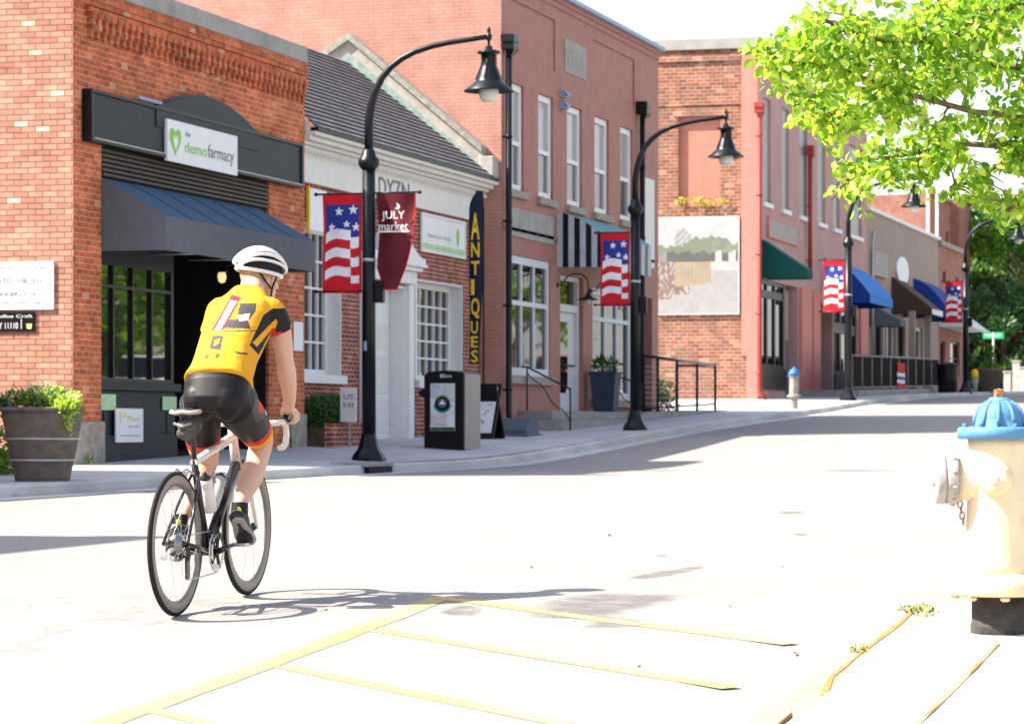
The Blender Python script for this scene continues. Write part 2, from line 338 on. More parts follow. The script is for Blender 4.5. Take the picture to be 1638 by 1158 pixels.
def worn_paint(name, col, under):
    m, t, b = newmat(name); g = N(t, 'ShaderNodeNewGeometry')
    n = N(t, 'ShaderNodeTexNoise'); n.inputs['Scale'].default_value = 22; n.inputs['Detail'].default_value = 8; n.inputs['Roughness'].default_value = .75; t.links.new(g.outputs['Position'], n.inputs['Vector'])
    n2 = N(t, 'ShaderNodeTexNoise'); n2.inputs['Scale'].default_value = 1.1; t.links.new(g.outputs['Position'], n2.inputs['Vector'])
    ad = N(t, 'ShaderNodeMath', operation='ADD'); t.links.new(n.outputs[0], ad.inputs[0]); t.links.new(n2.outputs[0], ad.inputs[1])
    r = N(t, 'ShaderNodeMapRange'); r.inputs[1].default_value = .86; r.inputs[2].default_value = 1.12; t.links.new(ad.outputs[0], r.inputs[0])
    mx = N(t, 'ShaderNodeMix', data_type='RGBA'); t.links.new(r.outputs[0], mx.inputs[0]); mx.inputs[6].default_value = (*col, 1); mx.inputs[7].default_value = (*under, 1)
    t.links.new(mx.outputs[2], b.inputs['Base Color']); b.inputs['Roughness'].default_value = .8; b.inputs['Specular IOR Level'].default_value = .2
    return m
M['yellow'] = worn_paint('yellow_marking_paint', (.43, .325, .10), (.27, .24, .17)) if True else mat('yellow_marking_paint', (.60, .42, .11), .7, var=.22, scale=14)
M['oldpatch'] = mat('dark_flat_patch', (.19, .165, .155), .7, var=.12)
m_, t_, b_ = newmat('dark_fading_patch'); M['patch'] = m_  # dark tone of the road patches, transparent towards their rim
b_.inputs['Base Color'].default_value = (.15, .135, .125, 1); b_.inputs['Roughness'].default_value = .75; b_.inputs['Specular IOR Level'].default_value = .2
at_ = N(t_, 'ShaderNodeAttribute', attribute_name='fade'); tb_ = N(t_, 'ShaderNodeBsdfTransparent'); ms_ = N(t_, 'ShaderNodeMixShader')
gn_ = N(t_, 'ShaderNodeNewGeometry'); nn_ = N(t_, 'ShaderNodeTexNoise'); nn_.inputs['Scale'].default_value = 7; nn_.inputs['Detail'].default_value = 7; t_.links.new(gn_.outputs['Position'], nn_.inputs['Vector'])
mm_ = N(t_, 'ShaderNodeMath', operation='MULTIPLY_ADD'); t_.links.new(nn_.outputs[0], mm_.inputs[0]); mm_.inputs[1].default_value = 1.6; mm_.inputs[2].default_value = -.35
mq_ = N(t_, 'ShaderNodeMath', operation='MULTIPLY', use_clamp=True); t_.links.new(at_.outputs['Fac'], mq_.inputs[0]); t_.links.new(mm_.outputs[0], mq_.inputs[1])
t_.links.new(mq_.outputs[0], ms_.inputs[0]); t_.links.new(tb_.outputs[0], ms_.inputs[1]); t_.links.new(b_.outputs[0], ms_.inputs[2]); t_.links.new(ms_.outputs[0], t_.nodes['Material Output'].inputs[0])
M['brick1'] = brick('orange_brick', (.50, .135, .055), (.36, .08, .032), (.50, .28, .18), bh=.081, blotch=(.45, .20, .11), bl=(.62, .78), pale=(.50, .26, .16), pth=.975)
M['brick1s'] = brick('side_wall_orange_brick', (.54, .25, .175), (.42, .18, .125), (.19, .12, .09), bh=.081, ms=.011, var=.2, blotch=(.56, .30, .20), bl=(.58, .75), pale=(.72, .52, .38), pth=.972)
M['brick2'] = brick('dark_red_brick', (.26, .065, .04), (.18, .045, .03), (.48, .36, .30), bh=.078, pale=(.30, .12, .09), pth=.93)
M['brick3'] = brick('painted_pink_brick', (.36, .165, .135), (.33, .148, .12), (.30, .135, .11), painted=True, bump=.5, var=.13, grime=.25)
M['brick3s'] = brick('paler_pink_side_brick', (.43, .225, .175), (.39, .195, .15), (.34, .165, .13), painted=True, bump=.5, var=.16, grime=.2)  # paler version of the front brick, used on the side wall
M['brick4'] = brick('weathered_brick', (.32, .115, .07), (.21, .07, .045), (.36, .26, .20), bw=.25, bh=.105, ms=.016, blotch=(.17, .12, .09), bl=(.44, .66), pale=(.40, .22, .15), pth=.94)
M['brick6'] = brick('far_brick', (.33, .145, .11), (.27, .115, .085), (.33, .2, .16), bh=.1)
M['pink'] = mat('pink_render', (.42, .255, .235), .8, var=.08, scale=1.5, bump=.1)
M['coral'] = mat('coral_paint', (.58, .20, .165), .6, var=.08, bump=.1)
M['redpipe'] = mat('red_pipe_paint', (.30, .045, .04), .5)
M['tan'] = mat('tan_render', (.31, .245, .205), .85, var=.08, scale=1.2, bump=.1)
M['white'] = mat('white_paint', (.70, .70, .69), .5, var=.04, grime=.06)
M['cream'] = mat('cream_paint', (.64, .63, .60), .55, var=.05, grime=.08)
M['frame'] = mat('pale_grey_frame_paint', (.55, .57, .60), .5, var=.05)
M['stone'] = mat('grey_stone', (.30, .27, .23), .85, var=.25, scale=9, bump=.5, grime=.5)
M['cap'] = mat('grey_parapet_concrete', (.30, .29, .27), .8, var=.12, grime=.4, scale=3)
M['steps'] = mat('step_concrete', (.27, .26, .25), .85, var=.15, grime=.5, bump=.3)
M['navy'] = mat('dark_blue_grey_board', (.011, .016, .023), .5, var=.15)
M['black'] = mat('black_paint', (.007, .007, .009), .38, var=.3)
M['blackgloss'] = mat('glossy_black_paint', (.005, .007, .010), .35, var=.2, spec=.25)
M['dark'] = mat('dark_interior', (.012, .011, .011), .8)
M['awn'] = mat('slate_awning_canvas', (.105, .108, .125), .8, var=.1, bump=.15, bscale=200)
M['awntop'] = mat('slate_blue_awning_canvas', (.045, .095, .15), .8, var=.12, bump=.15, bscale=200)
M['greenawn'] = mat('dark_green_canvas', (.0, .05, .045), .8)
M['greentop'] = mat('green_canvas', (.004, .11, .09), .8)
M['blueawn'] = mat('bright_blue_canvas', (.01, .16, .50), .7)
M['navyawn'] = mat('deep_blue_canvas', (.01, .04, .24), .8)
M['brownawn'] = mat('brown_canvas', (.07, .04, .03), .85)
M['tealawn'] = mat('teal_canvas', (.12, .30, .32), .8)
M['greycan'] = mat('grey_canvas', (.10, .115, .14), .8)
M['stripew'] = mat('pale_stripe_canvas', (.42, .46, .52), .8)
M['slate'] = mat('slate_roof', (.16, .15, .155), .7, var=.35, scale=2.5, grime=.3)
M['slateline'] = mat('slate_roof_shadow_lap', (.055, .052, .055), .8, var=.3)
M['copper'] = mat('pale_verdigris_flashing', (.24, .31, .28), .6, var=.25, scale=8, grime=.3)
M['stucco'] = mat('pale_stucco', (.36, .335, .30), .85, var=.15, grime=.35, bump=.2)
M['mossy'] = mat('mossy_concrete', (.28, .27, .23), .9, var=.3, scale=10, grime=.5, bump=.3)
M['bluetrim'] = mat('blue_metal_coping', (.22, .30, .44), .45, var=.08)
M['spec'] = mat('white_panel', (.72, .73, .74), .5, var=.04)
M['text_dark'] = mat('dark_lettering', (.02, .02, .025), .6)
M['text_grey'] = mat('grey_lettering', (.16, .16, .17), .6)
M['text_pale'] = mat('pale_grey_lettering', (.38, .40, .40), .6)
M['lime'] = mat('lime_green_print', (.22, .52, .05), .6)
M['palegreen'] = mat('pale_green_print', (.38, .58, .34), .6)
M['palelime'] = mat('pale_lime_print', (.62, .66, .22), .6)
M['wht_text'] = mat('white_lettering', (.75, .75, .75), .6)
M['yel_text'] = mat('yellow_lettering', (.75, .50, .02), .6)
M['galv'] = mat('galvanised_steel', (.42, .42, .42), .45, metal=.6)
def glass(name, col=(.010,.011,.012), rough=.02, spec=.5):
    m, t, b = newmat(name); b.inputs['Base Color'].default_value = (*col, 1); b.inputs['Roughness'].default_value = rough
    b.inputs['IOR'].default_value = 1.5; b.inputs['Specular IOR Level'].default_value = spec
    g = N(t, 'ShaderNodeNewGeometry'); n = N(t, 'ShaderNodeTexNoise'); n.inputs['Scale'].default_value = .9; t.links.new(g.outputs['Position'], n.inputs['Vector'])
    bp = N(t, 'ShaderNodeBump'); bp.inputs['Strength'].default_value = .08; bp.inputs['Distance'].default_value = .02; t.links.new(n.outputs[0], bp.inputs['Height']); t.links.new(bp.outputs[0], b.inputs['Normal'])
    return m
M['glass'] = glass('dark_window_glass')
M['glass_up'] = glass('grey_window_glass', (.10,.105,.115), .08)
M['blind'] = glass('pale_blind_behind_glass', (.30,.31,.32), .15, .4)
M['bulb'] = emit('lit_bulb', (1, .62, .28), .38)
M['lampglass'] = mat('frosted_lamp_glass', (.62, .62, .58), .25, var=.05)

# ------------------------------------------------------------------ ground, road, kerbs, sidewalks
def frange(a, b, s):
    out = []; x = a
    while x < b-1e-6: out.append(x); x += s
    return out+[b]
def sheet(name, xs, ys, fz, m, kind='structure'):
    mb = MB(); vs = [(x, y, fz(x, y)) for x in xs for y in ys]; n = len(ys)
    mb.add(vs, [(i*n+j, (i+1)*n+j, (i+1)*n+j+1, i*n+j+1) for i in range(len(xs)-1) for j in range(n-1)], 0, True)
    o = mb.build(name, m); o['kind'] = kind; return o
XS = frange(-30, 2, 4)+frange(3, 8, .5)+frange(8.25, 24, .25)+frange(25, 60, 1)+frange(62, 170, 3)+frange(180, 700, 20)
sheet('ground', [-400, -100]+XS+[1500, 2800], [-1500, -400, -60, -10, 0, 1.6, 14.1, 18, 60, 400, 1500], lambda x, y: (zr(x)-.32 if y < 17.5 else min(zr(x)-.3, zf(x)-.12)), M['earth'])
sheet('road', XS, [YR, YR+.01, 2.6, 5, 8, 11, 13.2, YC], lambda x, y: zr(x)+(-.02 if y < 1.76 else 0), M['road'])
sheet('sidewalk', XS, [YC+.18, 15, 16, 17.12, 18.2, 24], lambda x, y: G(x, y), M['walk'])
sheet('near_sidewalk', XS, [-8, -3, 0, YR-.17], lambda x, y: G(x, min(y, 1)), M['walk_near'])
def kerb(name, y0, y1, side, top, drop, m):
    mb = MB(); xs = XS
    prof = lambda x: ([(y0, zr(x)-.12), (y0+.012, zr(x)+top-.025), (y0+.035, zr(x)+top), (y1, zr(x)+top)] if side > 0 else
                      [(y1, zr(x)-.12), (y1-.012, zr(x)+top-.025), (y1-.035, zr(x)+top), (y0, zr(x)+top)])
    vs = [(x, *p) for x in xs for p in prof(x)]
    mb.add(vs, [(i*4+j, (i+1)*4+j, (i+1)*4+j+1, i*4+j+1) for i in range(len(xs)-1) for j in range(3)], 0, False)
    o = mb.build(name, m); o['kind'] = 'structure'; return o
kerb('kerb', YC, YC+.18, 1, .13, 0, M['kerb']); kerb('near_kerb', YR-.17, YR, -1, .19, 0, M['walk_near'])
sheet('gutter', [x for x in XS if -5 < x < 200], [YR+.002, YR+.34], lambda x, y: zr(x)+.004, M['gutter'])
sheet('gutter_strip', [x for x in XS if 10 < x < 200], [YC-.45, YC-.002], lambda x, y: zr(x)+.004, M['kerb'])
def ribbon(name, pts, w, m, label=None, cat=None, group=None, lift=.008, jitter=0, z=None):
    """painted strip laid on the ground along ground points"""
    mb = MB(); P = []
    for i in range(len(pts)-1):
        n = max(2, int(math.dist(pts[i], pts[i+1])/.25))
        for k in range(n+(i == len(pts)-2)):
            t = k/n; P.append((pts[i][0]+(pts[i+1][0]-pts[i][0])*t, pts[i][1]+(pts[i+1][1]-pts[i][1])*t))
    vs = []
    for i, p in enumerate(P):
        q = P[min(i+1, len(P)-1)]; o = P[max(i-1, 0)]; tx, ty = q[0]-o[0], q[1]-o[1]; l = math.hypot(tx, ty); tx /= l; ty /= l
        ww = w/2*(1+random.uniform(-jitter, jitter))
        for s_ in (-1, 1):
            x, y = p[0]-ty*ww*s_, p[1]+tx*ww*s_; vs.append((x, y, G(x, y)+lift))
    mb.add(vs, [(2*i, 2*i+2, 2*i+3, 2*i+1) for i in range(len(P)-1)])
    o = mb.build(name, m, fix=False)
    if label: tag(o, label, cat, group)
    else: o['kind'] = 'structure'
    return o
gp = ground_px
def strip_px(name, a, b, w, **k):
    return ribbon(name, [gp(*a), gp(*b)], w, M['yellow'], jitter=.12, lift=.0025, **k)
strip_px('road_marking', (60, 1196), (712, 955), .125)
strip_px('road_marking', (706, 957), (1265, 1031), .10)
strip_px('road_marking', (600, 1008), (1170, 1101), .09)
strip_px('road_marking', (452, 1066), (905, 1160), .09)
strip_px('road_marking', (238, 1135), (420, 1180), .07)
def patch(name, px, m, lift=.0025, kind='structure'):
    pts = [gp(*p) for p in px]; n = len(pts); P = []
    for i in range(n):                         # soften the outline
        a, b, c, d = pts[i-1], pts[i], pts[(i+1) % n], pts[(i+2) % n]
        for t in (0, .2, .4, .6, .8):
            P.append(tuple(.5*((2*b[k])+(-a[k]+c[k])*t+(2*a[k]-5*b[k]+4*c[k]-d[k])*t*t+(-a[k]+3*b[k]-3*c[k]+d[k])*t**3) for k in (0, 1)))
    mb = MB(); x0, x1 = min(p[0] for p in P), max(p[0] for p in P); n = max(8, int((x1-x0)/.02)); prev = None; fd = []; nq = 12
    for i in range(n+1):                       # scanlines across the outline, laid on the road, fading at the rim
        x = x0+(x1-x0)*(i+.01)/(n+.02); ys = []
        for k in range(len(P)):
            (xa, ya), (xb, yb) = P[k-1], P[k]
            if (xa > x) != (xb > x): ys.append(ya+(yb-ya)*(x-xa)/(xb-xa))
        if len(ys) < 2: continue
        e = min(1, i/(n*.12), (n-i)/(n*.12))
        a, b = min(ys), max(ys); cur = []
        for q in range(nq+1):
            y = a+(b-a)*q/nq; cur.append(len(mb.v)); mb.v.append((x, y, G(x, y)+lift)); fd.append(max(0, min(1, q/3, (nq-q)/3, e)))
        if prev:
            for q in range(nq): mb.f.append((prev[q], cur[q], cur[q+1], prev[q+1])); mb.m.append(0); mb.sm.append(True)
        prev = cur
    o = mb.build(name, m, fix=False); o['kind'] = kind
    at = o.data.attributes.new('fade', 'FLOAT', 'POINT'); at.data.foreach_set('value', fd); return o
patch('dark_patch', [(835, 985), (880, 958), (960, 949), (1060, 950), (1110, 955), (1070, 966), (1010, 985), (1050, 1000), (930, 1006), (935, 992)], M['patch'])  # irregular patches darker than the surrounding road
patch('dark_patch', [(1000, 927), (1040, 915), (1120, 905), (1122, 911), (1070, 922)], M['patch'])
patch('dark_patch', [(700, 978), (740, 968), (775, 975), (760, 985), (715, 984)], M['patch'])
for (x, y, w) in [(1058, 889, 14), (1280, 855, 16), (1265, 820, 30), (975, 856, 3), (850, 907, 2), (1168, 970, 5), (1272, 1045, 3), (1022, 1066, 3), (1252, 906, 4)]:
    patch('road_mark_stain', [(x-w, y), (x, y-1.6), (x+w, y), (x, y+1.8)], M['soil'] if w < 4 else M['patch'])
# joints and cracks of the near sidewalk
M['joint'] = mat('rusty_joint_soil', (.34, .17, .05), .9, var=.4, scale=30)
def crack(px, w):
    ribbon('sidewalk_joint', [gp(*p) for p in px], w, M['joint'], jitter=.5, lift=.007)
crack([(1190, 1200), (1262, 1142), (1330, 1085), (1385, 1040), (1425, 1010), (1456, 984)], .018)
crack([(1440, 1184), (1470, 1157), (1530, 1100), (1597, 1030)], .014)

# ------------------------------------------------------------------ building helpers
def facade(mb, X0, X1, Z0, Z1, P, holes=(), T=.3, mi=0, rev=None, back=False):
    xs = sorted({X0, X1, *[h[0] for h in holes], *[h[1] for h in holes]}); zs = sorted({Z0, Z1, *[h[2] for h in holes], *[h[3] for h in holes]})
    for i in range(len(xs)-1):
        for j in range(len(zs)-1):
            cx, cz = (xs[i]+xs[i+1])/2, (zs[j]+zs[j+1])/2
            if any(h[0] < cx < h[1] and h[2] < cz < h[3] for h in holes): continue
            mb.quad((xs[i], P, zs[j]), (xs[i+1], P, zs[j]), (xs[i+1], P, zs[j+1]), (xs[i], P, zs[j+1]), mi)
    rv = mi if rev is None else rev
    for h in holes:
        t = h[4] if len(h) > 4 else T
        mb.quad((h[0], P, h[2]), (h[0], P+t, h[2]), (h[0], P+t, h[3]), (h[0], P, h[3]), rv)
        mb.quad((h[1], P, h[2]), (h[1], P, h[3]), (h[1], P+t, h[3]), (h[1], P+t, h[2]), rv)
        mb.quad((h[0], P, h[3]), (h[0], P+t, h[3]), (h[1], P+t, h[3]), (h[1], P, h[3]), rv)
        mb.quad((h[0], P, h[2]), (h[1], P, h[2]), (h[1], P+t, h[2]), (h[0], P+t, h[2]), rv)
def sidewall(mb, X, Y0, Y1, Z0, Z1, mi=0): mb.quad((X, Y1, Z0), (X, Y0, Z0), (X, Y0, Z1), (X, Y1, Z1), mi)
def shell(mb, X0, X1, P, D, Z0, Z1, mi=0, roof=None, left=True):
    """back, far side and roof of a block whose front stands at P"""
    mb.quad((X0, P+D, Z0), (X0, P+D, Z1), (X1, P+D, Z1), (X1, P+D, Z0), mi)
    mb.quad((X1, P, Z0), (X1, P+D, Z0), (X1, P+D, Z1), (X1, P, Z1), mi)
    if left: sidewall(mb, X0, P, P+D, Z0, Z1, mi)
    mb.quad((X0, P, Z1-.35), (X1, P, Z1-.35), (X1, P+D, Z1-.35), (X0, P+D, Z1-.35), mi if roof is None else roof)
def window(parent, X0, X1, Z0, Z1, Y, cols=1, rows=1, fw=.08, mw=.03, fm='white', pm='glass', d=.06, name='window', bars=None, panes=None):
    mb = MB()
    mb.box(X0, X0+fw, Y, Y+d, Z0, Z1); mb.box(X1-fw, X1, Y, Y+d, Z0, Z1); mb.box(X0+fw, X1-fw, Y, Y+d, Z0, Z0+fw); mb.box(X0+fw, X1-fw, Y, Y+d, Z1-fw, Z1)
    xi = [X0+fw+(X1-X0-2*fw)*k/cols for k in range(1, cols)]; zi = [Z0+fw+(Z1-Z0-2*fw)*k/rows for k in range(1, rows)] if bars is None else bars
    for x in xi: mb.box(x-mw/2, x+mw/2, Y+.008, Y+d-.01, Z0+fw, Z1-fw)
    for z in zi: mb.box(X0+fw, X1-fw, Y+.004, Y+d-.014, z-mw/2, z+mw/2)
    o = mb.build(name, M[fm], parent)
    if panes is None: panes = [(Z0+fw, Z1-fw, pm)]
    for a, b, m in panes:
        g = MB(); g.box(X0+fw, X1-fw, Y+d-.008, Y+d+.004, a, b); g.build('pane', M[m], o)
    return o
def part(name, m, parent, fn, **k):
    mb = MB(); fn(mb); return mb.build(name, m if not isinstance(m, str) else M[m], parent, **k)
def awning(parent, X0, X1, P, Zt, D, Zf, Zb, mtop, mval, curve=0.0, msides=None, frame=False, tname='awning', seams=0):
    """sloped canvas from the wall (top Zt) out by D to Zf, with a straight valance down to Zb and closed ends"""
    n = 6; prof = []
    for k in range(n+1):
        t = k/n; prof.append((P-D*t-0*.01, Zt+(Zf-Zt)*t+curve*math.sin(math.pi*t)))
    top = MB()
    for k in range(n):
        (ya, za), (yb, zb) = prof[k], prof[k+1]
        top.quad((X0, ya, za), (X1, ya, za), (X1, yb, zb), (X0, yb, zb))
    for j in range(seams):
        x = X0+(X1-X0)*(j+1)/(seams+1); top.box(x-.012, x+.012, P-D, P-.02, 0, 0) if False else None
        for k in range(n):
            (ya, za), (yb, zb) = prof[k], prof[k+1]
            top.quad((x-.015, ya, za+.012), (x+.015, ya, za+.012), (x+.015, yb, zb+.012), (x-.015, yb, zb+.012))
    a = top.build(tname, M[mtop], parent, solid=.006)
    v = MB()
    v.quad((X0, P-D, Zf), (X1, P-D, Zf), (X1, P-D, Zb), (X0, P-D, Zb))
    v.build('valance', M[mval], a, solid=.006)
    for X in (X0, X1):
        e = MB(); pts = [(X, y, z) for y, z in prof]+[(X, P-D, Zb), (X, P, Zb)]
        e.add(pts, [tuple(range(len(pts)))]); e.build('end_panel', M[msides or mval], a, solid=.006)
    return a

# ------------------------------------------------------------------ corner building of orange brick
P1 = 17.1; X1a = AX(116.5, P1); X1b = AX(487, P1)
b1 = thing('brick_building', ((X1a+X1b)/2, P1, -.5), 'orange brick corner shop building with grey parapet and corbelled brick cornice', 'building')
ox0, ox1 = AX(162, P1), AX(430, P1)            # storefront opening
zsb, zst = 3.93, 4.66                          # fascia band
def f(mb):
    facade(mb, X1a, X1b, -1.2, 6.05, P1, [(ox0, ox1, -1.1, 3.95, .05)])
    shell(mb, X1a, X1b, P1, 22, -1.5, 6.05, left=False)
part('front_wall', 'brick1', b1, f)
part('side_wall', 'brick1s', b1, lambda mb: sidewall(mb, X1a, P1, P1+22, -1.5, 7.2))
def f(mb):
    mb.box(X1a+.05, X1b+.04, P1-.05, P1+.35, 6.05, 6.32); mb.box(X1a-.04, X1a+.3, P1+.35, P1+22, 7.2, 7.4)
part('parapet_coping', 'cap', b1, f, bevel=.015)
def f(mb):                                     # corbelled courses below the coping
    mb.box(X1a, X1b, P1-.06, P1, 5.83, 5.90); mb.box(X1a, X1b, P1-.09, P1, 5.905, 5.98); mb.box(X1a, X1b, P1-.045, P1, 5.985, 6.045)
    x = X1a+.5
    while x < X1b-.2:
        mb.box(x, x+.10, P1-.085, P1, 5.50, 5.66); mb.box(x+.015, x+.085, P1-.055, P1, 5.38, 5.498)
        mb.box(x-.04, x+.14, P1-.10, P1, 5.664, 5.74); x += .235
    mb.box(X1a+.42, X1b-.1, P1-.07, P1, 5.744, 5.81)
part('brick_cornice', 'brick1', b1, f, bevel=.006)
part('stone_base', 'stone', b1, lambda mb: mb.box(X1a-.05, ox0+.05, P1-.05, P1+.2, -1.0, .08), bevel=.03)
part('stone_base', 'stone', b1, lambda mb: mb.box(X1b-.75, X1b+.02, P1-.05, P1+.3, -1.0, .22), bevel=.03)
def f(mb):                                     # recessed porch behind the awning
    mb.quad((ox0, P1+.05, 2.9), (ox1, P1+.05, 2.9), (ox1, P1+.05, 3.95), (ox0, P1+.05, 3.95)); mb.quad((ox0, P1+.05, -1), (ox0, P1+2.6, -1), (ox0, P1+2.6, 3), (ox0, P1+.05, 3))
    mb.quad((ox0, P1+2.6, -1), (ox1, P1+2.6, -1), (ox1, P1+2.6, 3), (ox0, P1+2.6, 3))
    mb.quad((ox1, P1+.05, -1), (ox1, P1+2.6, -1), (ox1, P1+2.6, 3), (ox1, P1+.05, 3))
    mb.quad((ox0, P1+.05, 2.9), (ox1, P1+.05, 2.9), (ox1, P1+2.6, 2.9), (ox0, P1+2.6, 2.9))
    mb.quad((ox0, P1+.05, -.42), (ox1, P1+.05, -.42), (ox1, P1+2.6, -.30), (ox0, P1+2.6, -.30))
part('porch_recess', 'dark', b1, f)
wx1 = AX(280, P1+.1)
def f(mb):
    mb.box(ox0+.02, wx1, P1+.10, P1+.25, -.75, .52); mb.box(ox0+.02, wx1+.06, P1+.02, P1+.30, .522, .64)   # bulkhead and sill
    mb.box(ox0+.02, wx1, P1+.06, P1+.098, -.75, -.12)
    mb.box(ox0+.3, ox0+.34, P1+.085, P1+.1, -.1, .45); mb.box(wx1-.35, wx1-.31, P1+.085, P1+.1, -.1, .45)
    mb.box(ox0+.02, wx1, P1+.12, P1+.4, 2.35, 2.95)
part('window_panelling', 'navy', b1, f, bevel=.01)
w = window(b1, ox0+.02, wx1, .64, 2.36, P1+.14, cols=4, rows=1, fw=.06, mw=.045, fm='black', pm='glass', bars=[2.0])
def f(mb):
    mb.box(wx1+.1, wx1+.2, P1+.2, P1+.32, -.7, 2.9); mb.box(wx1+.75, wx1+.82, P1+2.3, P1+2.38, -.4, 2.9); mb.box(wx1+1.75, wx1+1.82, P1+2.3, P1+2.38, -.4, 2.9)
part('post', 'navy', b1, f)
def f(mb):
    mb.box(wx1+.84, wx1+1.73, P1+2.34, P1+2.39, -.35, 1.9)
dd = part('door', 'navy', b1, f)
part('door_glass', 'glass', dd, lambda mb: mb.box(wx1+.97, wx1+1.6, P1+2.325, P1+2.339, .2, 1.75))
def f(mb):                                     # shutter lines under the fascia
    for k in range(6): mb.box(ox0+.01, ox1-.01, P1-.03+.008*k, P1+.0+.008*k, 3.52+.068*k, 3.555+.068*k)
part('roller_slats', M.setdefault('bronze', mat('dark_bronze_slats', (.075, .065, .055), .6)), b1, f)
for (px0, px1, py0, py1) in ((162, 186, 630, 656), (261, 297, 634, 656)):
    a = A(px0, py0, P1+.07); c = A(px1, py1, P1+.07)
    part('window_sticker', 'palegreen', b1, lambda mb: mb.box(a[0], min(c[0], wx1), P1+.075, P1+.083, c[1], a[1]))
D1 = .95
aw = awning(b1, ox0+.02, AX(504, P1-D1), P1, 3.48, D1, 2.94, 2.46, 'awntop', 'awn', seams=5)
def f(mb):
    x = ox0+.1
    while x < ox1+.6:
        mb.tube([(x, P1-D1+.03, 2.5), (x, P1-.02, 2.5)], .015, 6); x += 1.6
    mb.tube([(ox0+.05, P1-D1+.03, 2.5), (AX(500, P1-D1), P1-D1+.03, 2.5)], .015, 6)
part('awning_frame', 'galv', aw, f)
# hanging lantern in the porch
lx, lz = A(355, 440, P1+.35)
ln = thing('pendant_lantern', (lx, P1+.35, lz-.15), 'small lit lantern hanging in the dark porch beside the helmet of the cyclist', 'lantern')
part('lantern_hood', 'black', ln, lambda mb: (mb.lathe([(.012, .55), (.012, .13), (.07, .10), (.09, .05), (.085, .04)], (lx, P1+.35, lz), 12),))
part('lamp_glass', 'bulb', ln, lambda mb: mb.lathe([(.055, .04), (.07, -.03), (.05, -.11), (.0, -.13)], (lx, P1+.35, lz), 12))
# poster on the bulkhead
px0, pz1 = A(185, 653, P1+.04); px1, pz0 = A(228, 707, P1+.04)
pt = thing('poster', (px0, P1+.04, pz0), 'white poster with pale yellow print on the dark panel under the shop window', 'poster')
part('board', 'spec', pt, lambda mb: mb.box(px0, px1, P1+.03, P1+.052, pz0, pz1))
pw = px1-px0
text('P', 'lettering', M['palelime'], pt, (px0+pw*.12, P1+.03, pz0+.29), (1,0,0), (0,0,1), pw*.25, .14)
text('Place', 'lettering', M['palelime'], pt, (px0+pw*.42, P1+.03, pz0+.30), (1,0,0), (0,0,1), pw*.45, .08)
text('services', 'lettering', M['text_pale'], pt, (px0+pw*.45, P1+.03, pz0+.21), (1,0,0), (0,0,1), pw*.42, .04)
part('rule_line', 'text_pale', pt, lambda mb: mb.box(px0+pw*.15, px1-pw*.12, P1+.024, P1+.029, pz0+.09, pz0+.105))
# shop fascia sign
PS = P1-.15; sx0 = AX(147, PS); sx1 = AX(486, PS)
fs = thing('shop_sign', ((sx0+sx1)/2, PS, zsb), 'long dark blue-grey fascia board with arched top and white centre panel with green heart', 'sign')
def f(mb):
    mb.box(sx0+.08, sx1-.08, PS+.03, P1-.003, zsb+.05, zst-.05)
part('board', 'navy', fs, f)
def f(mb):
    mb.box(sx0, sx1, PS, P1-.004, zst-.05, zst); mb.box(sx0, sx1, PS, P1-.004, zsb, zsb+.05)
    mb.box(sx0, sx0+.08, PS, P1-.004, zsb+.05, zst-.05); mb.box(sx1-.08, sx1, PS, P1-.004, zsb+.05, zst-.05)
part('moulding', 'black', fs, f, bevel=.01)
part('lower_drip', 'galv', fs, lambda mb: mb.box(sx0+.08, sx1-.08, PS-.012, PS+.02, zsb+.045, zsb+.062))
ax0, ax1 = AX(252, PS), AX(416, PS); L = ax1-ax0
pts = []
for k in range(25):
    t = k/24; s_ = abs(2*t-1)
    h = .33*(1-s_**1.7) if s_ < .75 else .33*(1-.75**1.7)*max(0, (1-s_)/.25)**1.4
    pts.append((ax0+L*t, PS+.012, zst-.004+h))
part('arched_crest', 'navy', fs, lambda mb: mb.prism([(ax0, PS+.012, zst-.3)]+pts+[(ax1, PS+.012, zst-.3)], (0, .11, 0)))
part('crest_moulding', 'black', fs, lambda mb: mb.tube([(p[0], p[1]+.03, p[2]+.01) for p in pts], .022, 6))
hx, hz = A(255, 160, PS)
part('bracket_arm', 'bluetrim', fs, lambda mb: mb.box(AX(222, PS), AX(258, PS), PS-.02, PS+.05, hz-.07, hz-.02), bevel=.01)
wx0, wz = A(267, 190, PS-.02); wx2 = AX(379, PS-.02)
wz1 = 4.50; wz0 = 3.93+.06
wz1 = A(267, 190, PS-.02)[1]; wz0 = A(267, 257, PS-.02)[1]
pn = part('name_panel', 'spec', fs, lambda mb: mb.box(wx0, wx2, PS-.03, PS+.02, wz0, wz1), bevel=.004)
ww, wh = wx2-wx0, wz1-wz0
def f(mb):                                     # heart shaped leaf ring around a small figure
    def heart(s_, cx, cz, n=40):
        o = []
        for k in range(n):
            t = 2*math.pi*k/n; x = 16*math.sin(t)**3; z = 13*math.cos(t)-5*math.cos(2*t)-2*math.cos(3*t)-math.cos(4*t)
            o.append((cx+x/17*s_[0], PS-.034, cz+z/17*s_[1]))
        return o
    c = (wx0+ww*.105, wz0+wh*.52); a = heart((ww*.085, wh*.40), *c); b = heart((ww*.036, wh*.25), c[0]+ww*.008, c[1]-wh*.03)
    n = len(a); mb.add(a+b, [(i, (i+1) % n, n+(i+1) % n, n+i) for i in range(n)])
part('heart_emblem', 'lime', pn, f)
text('the', 'lettering', M['text_grey'], pn, (wx0+ww*.24, PS-.03, wz0+wh*.68), (1,0,0), (0,0,1), ww*.07, wh*.13)
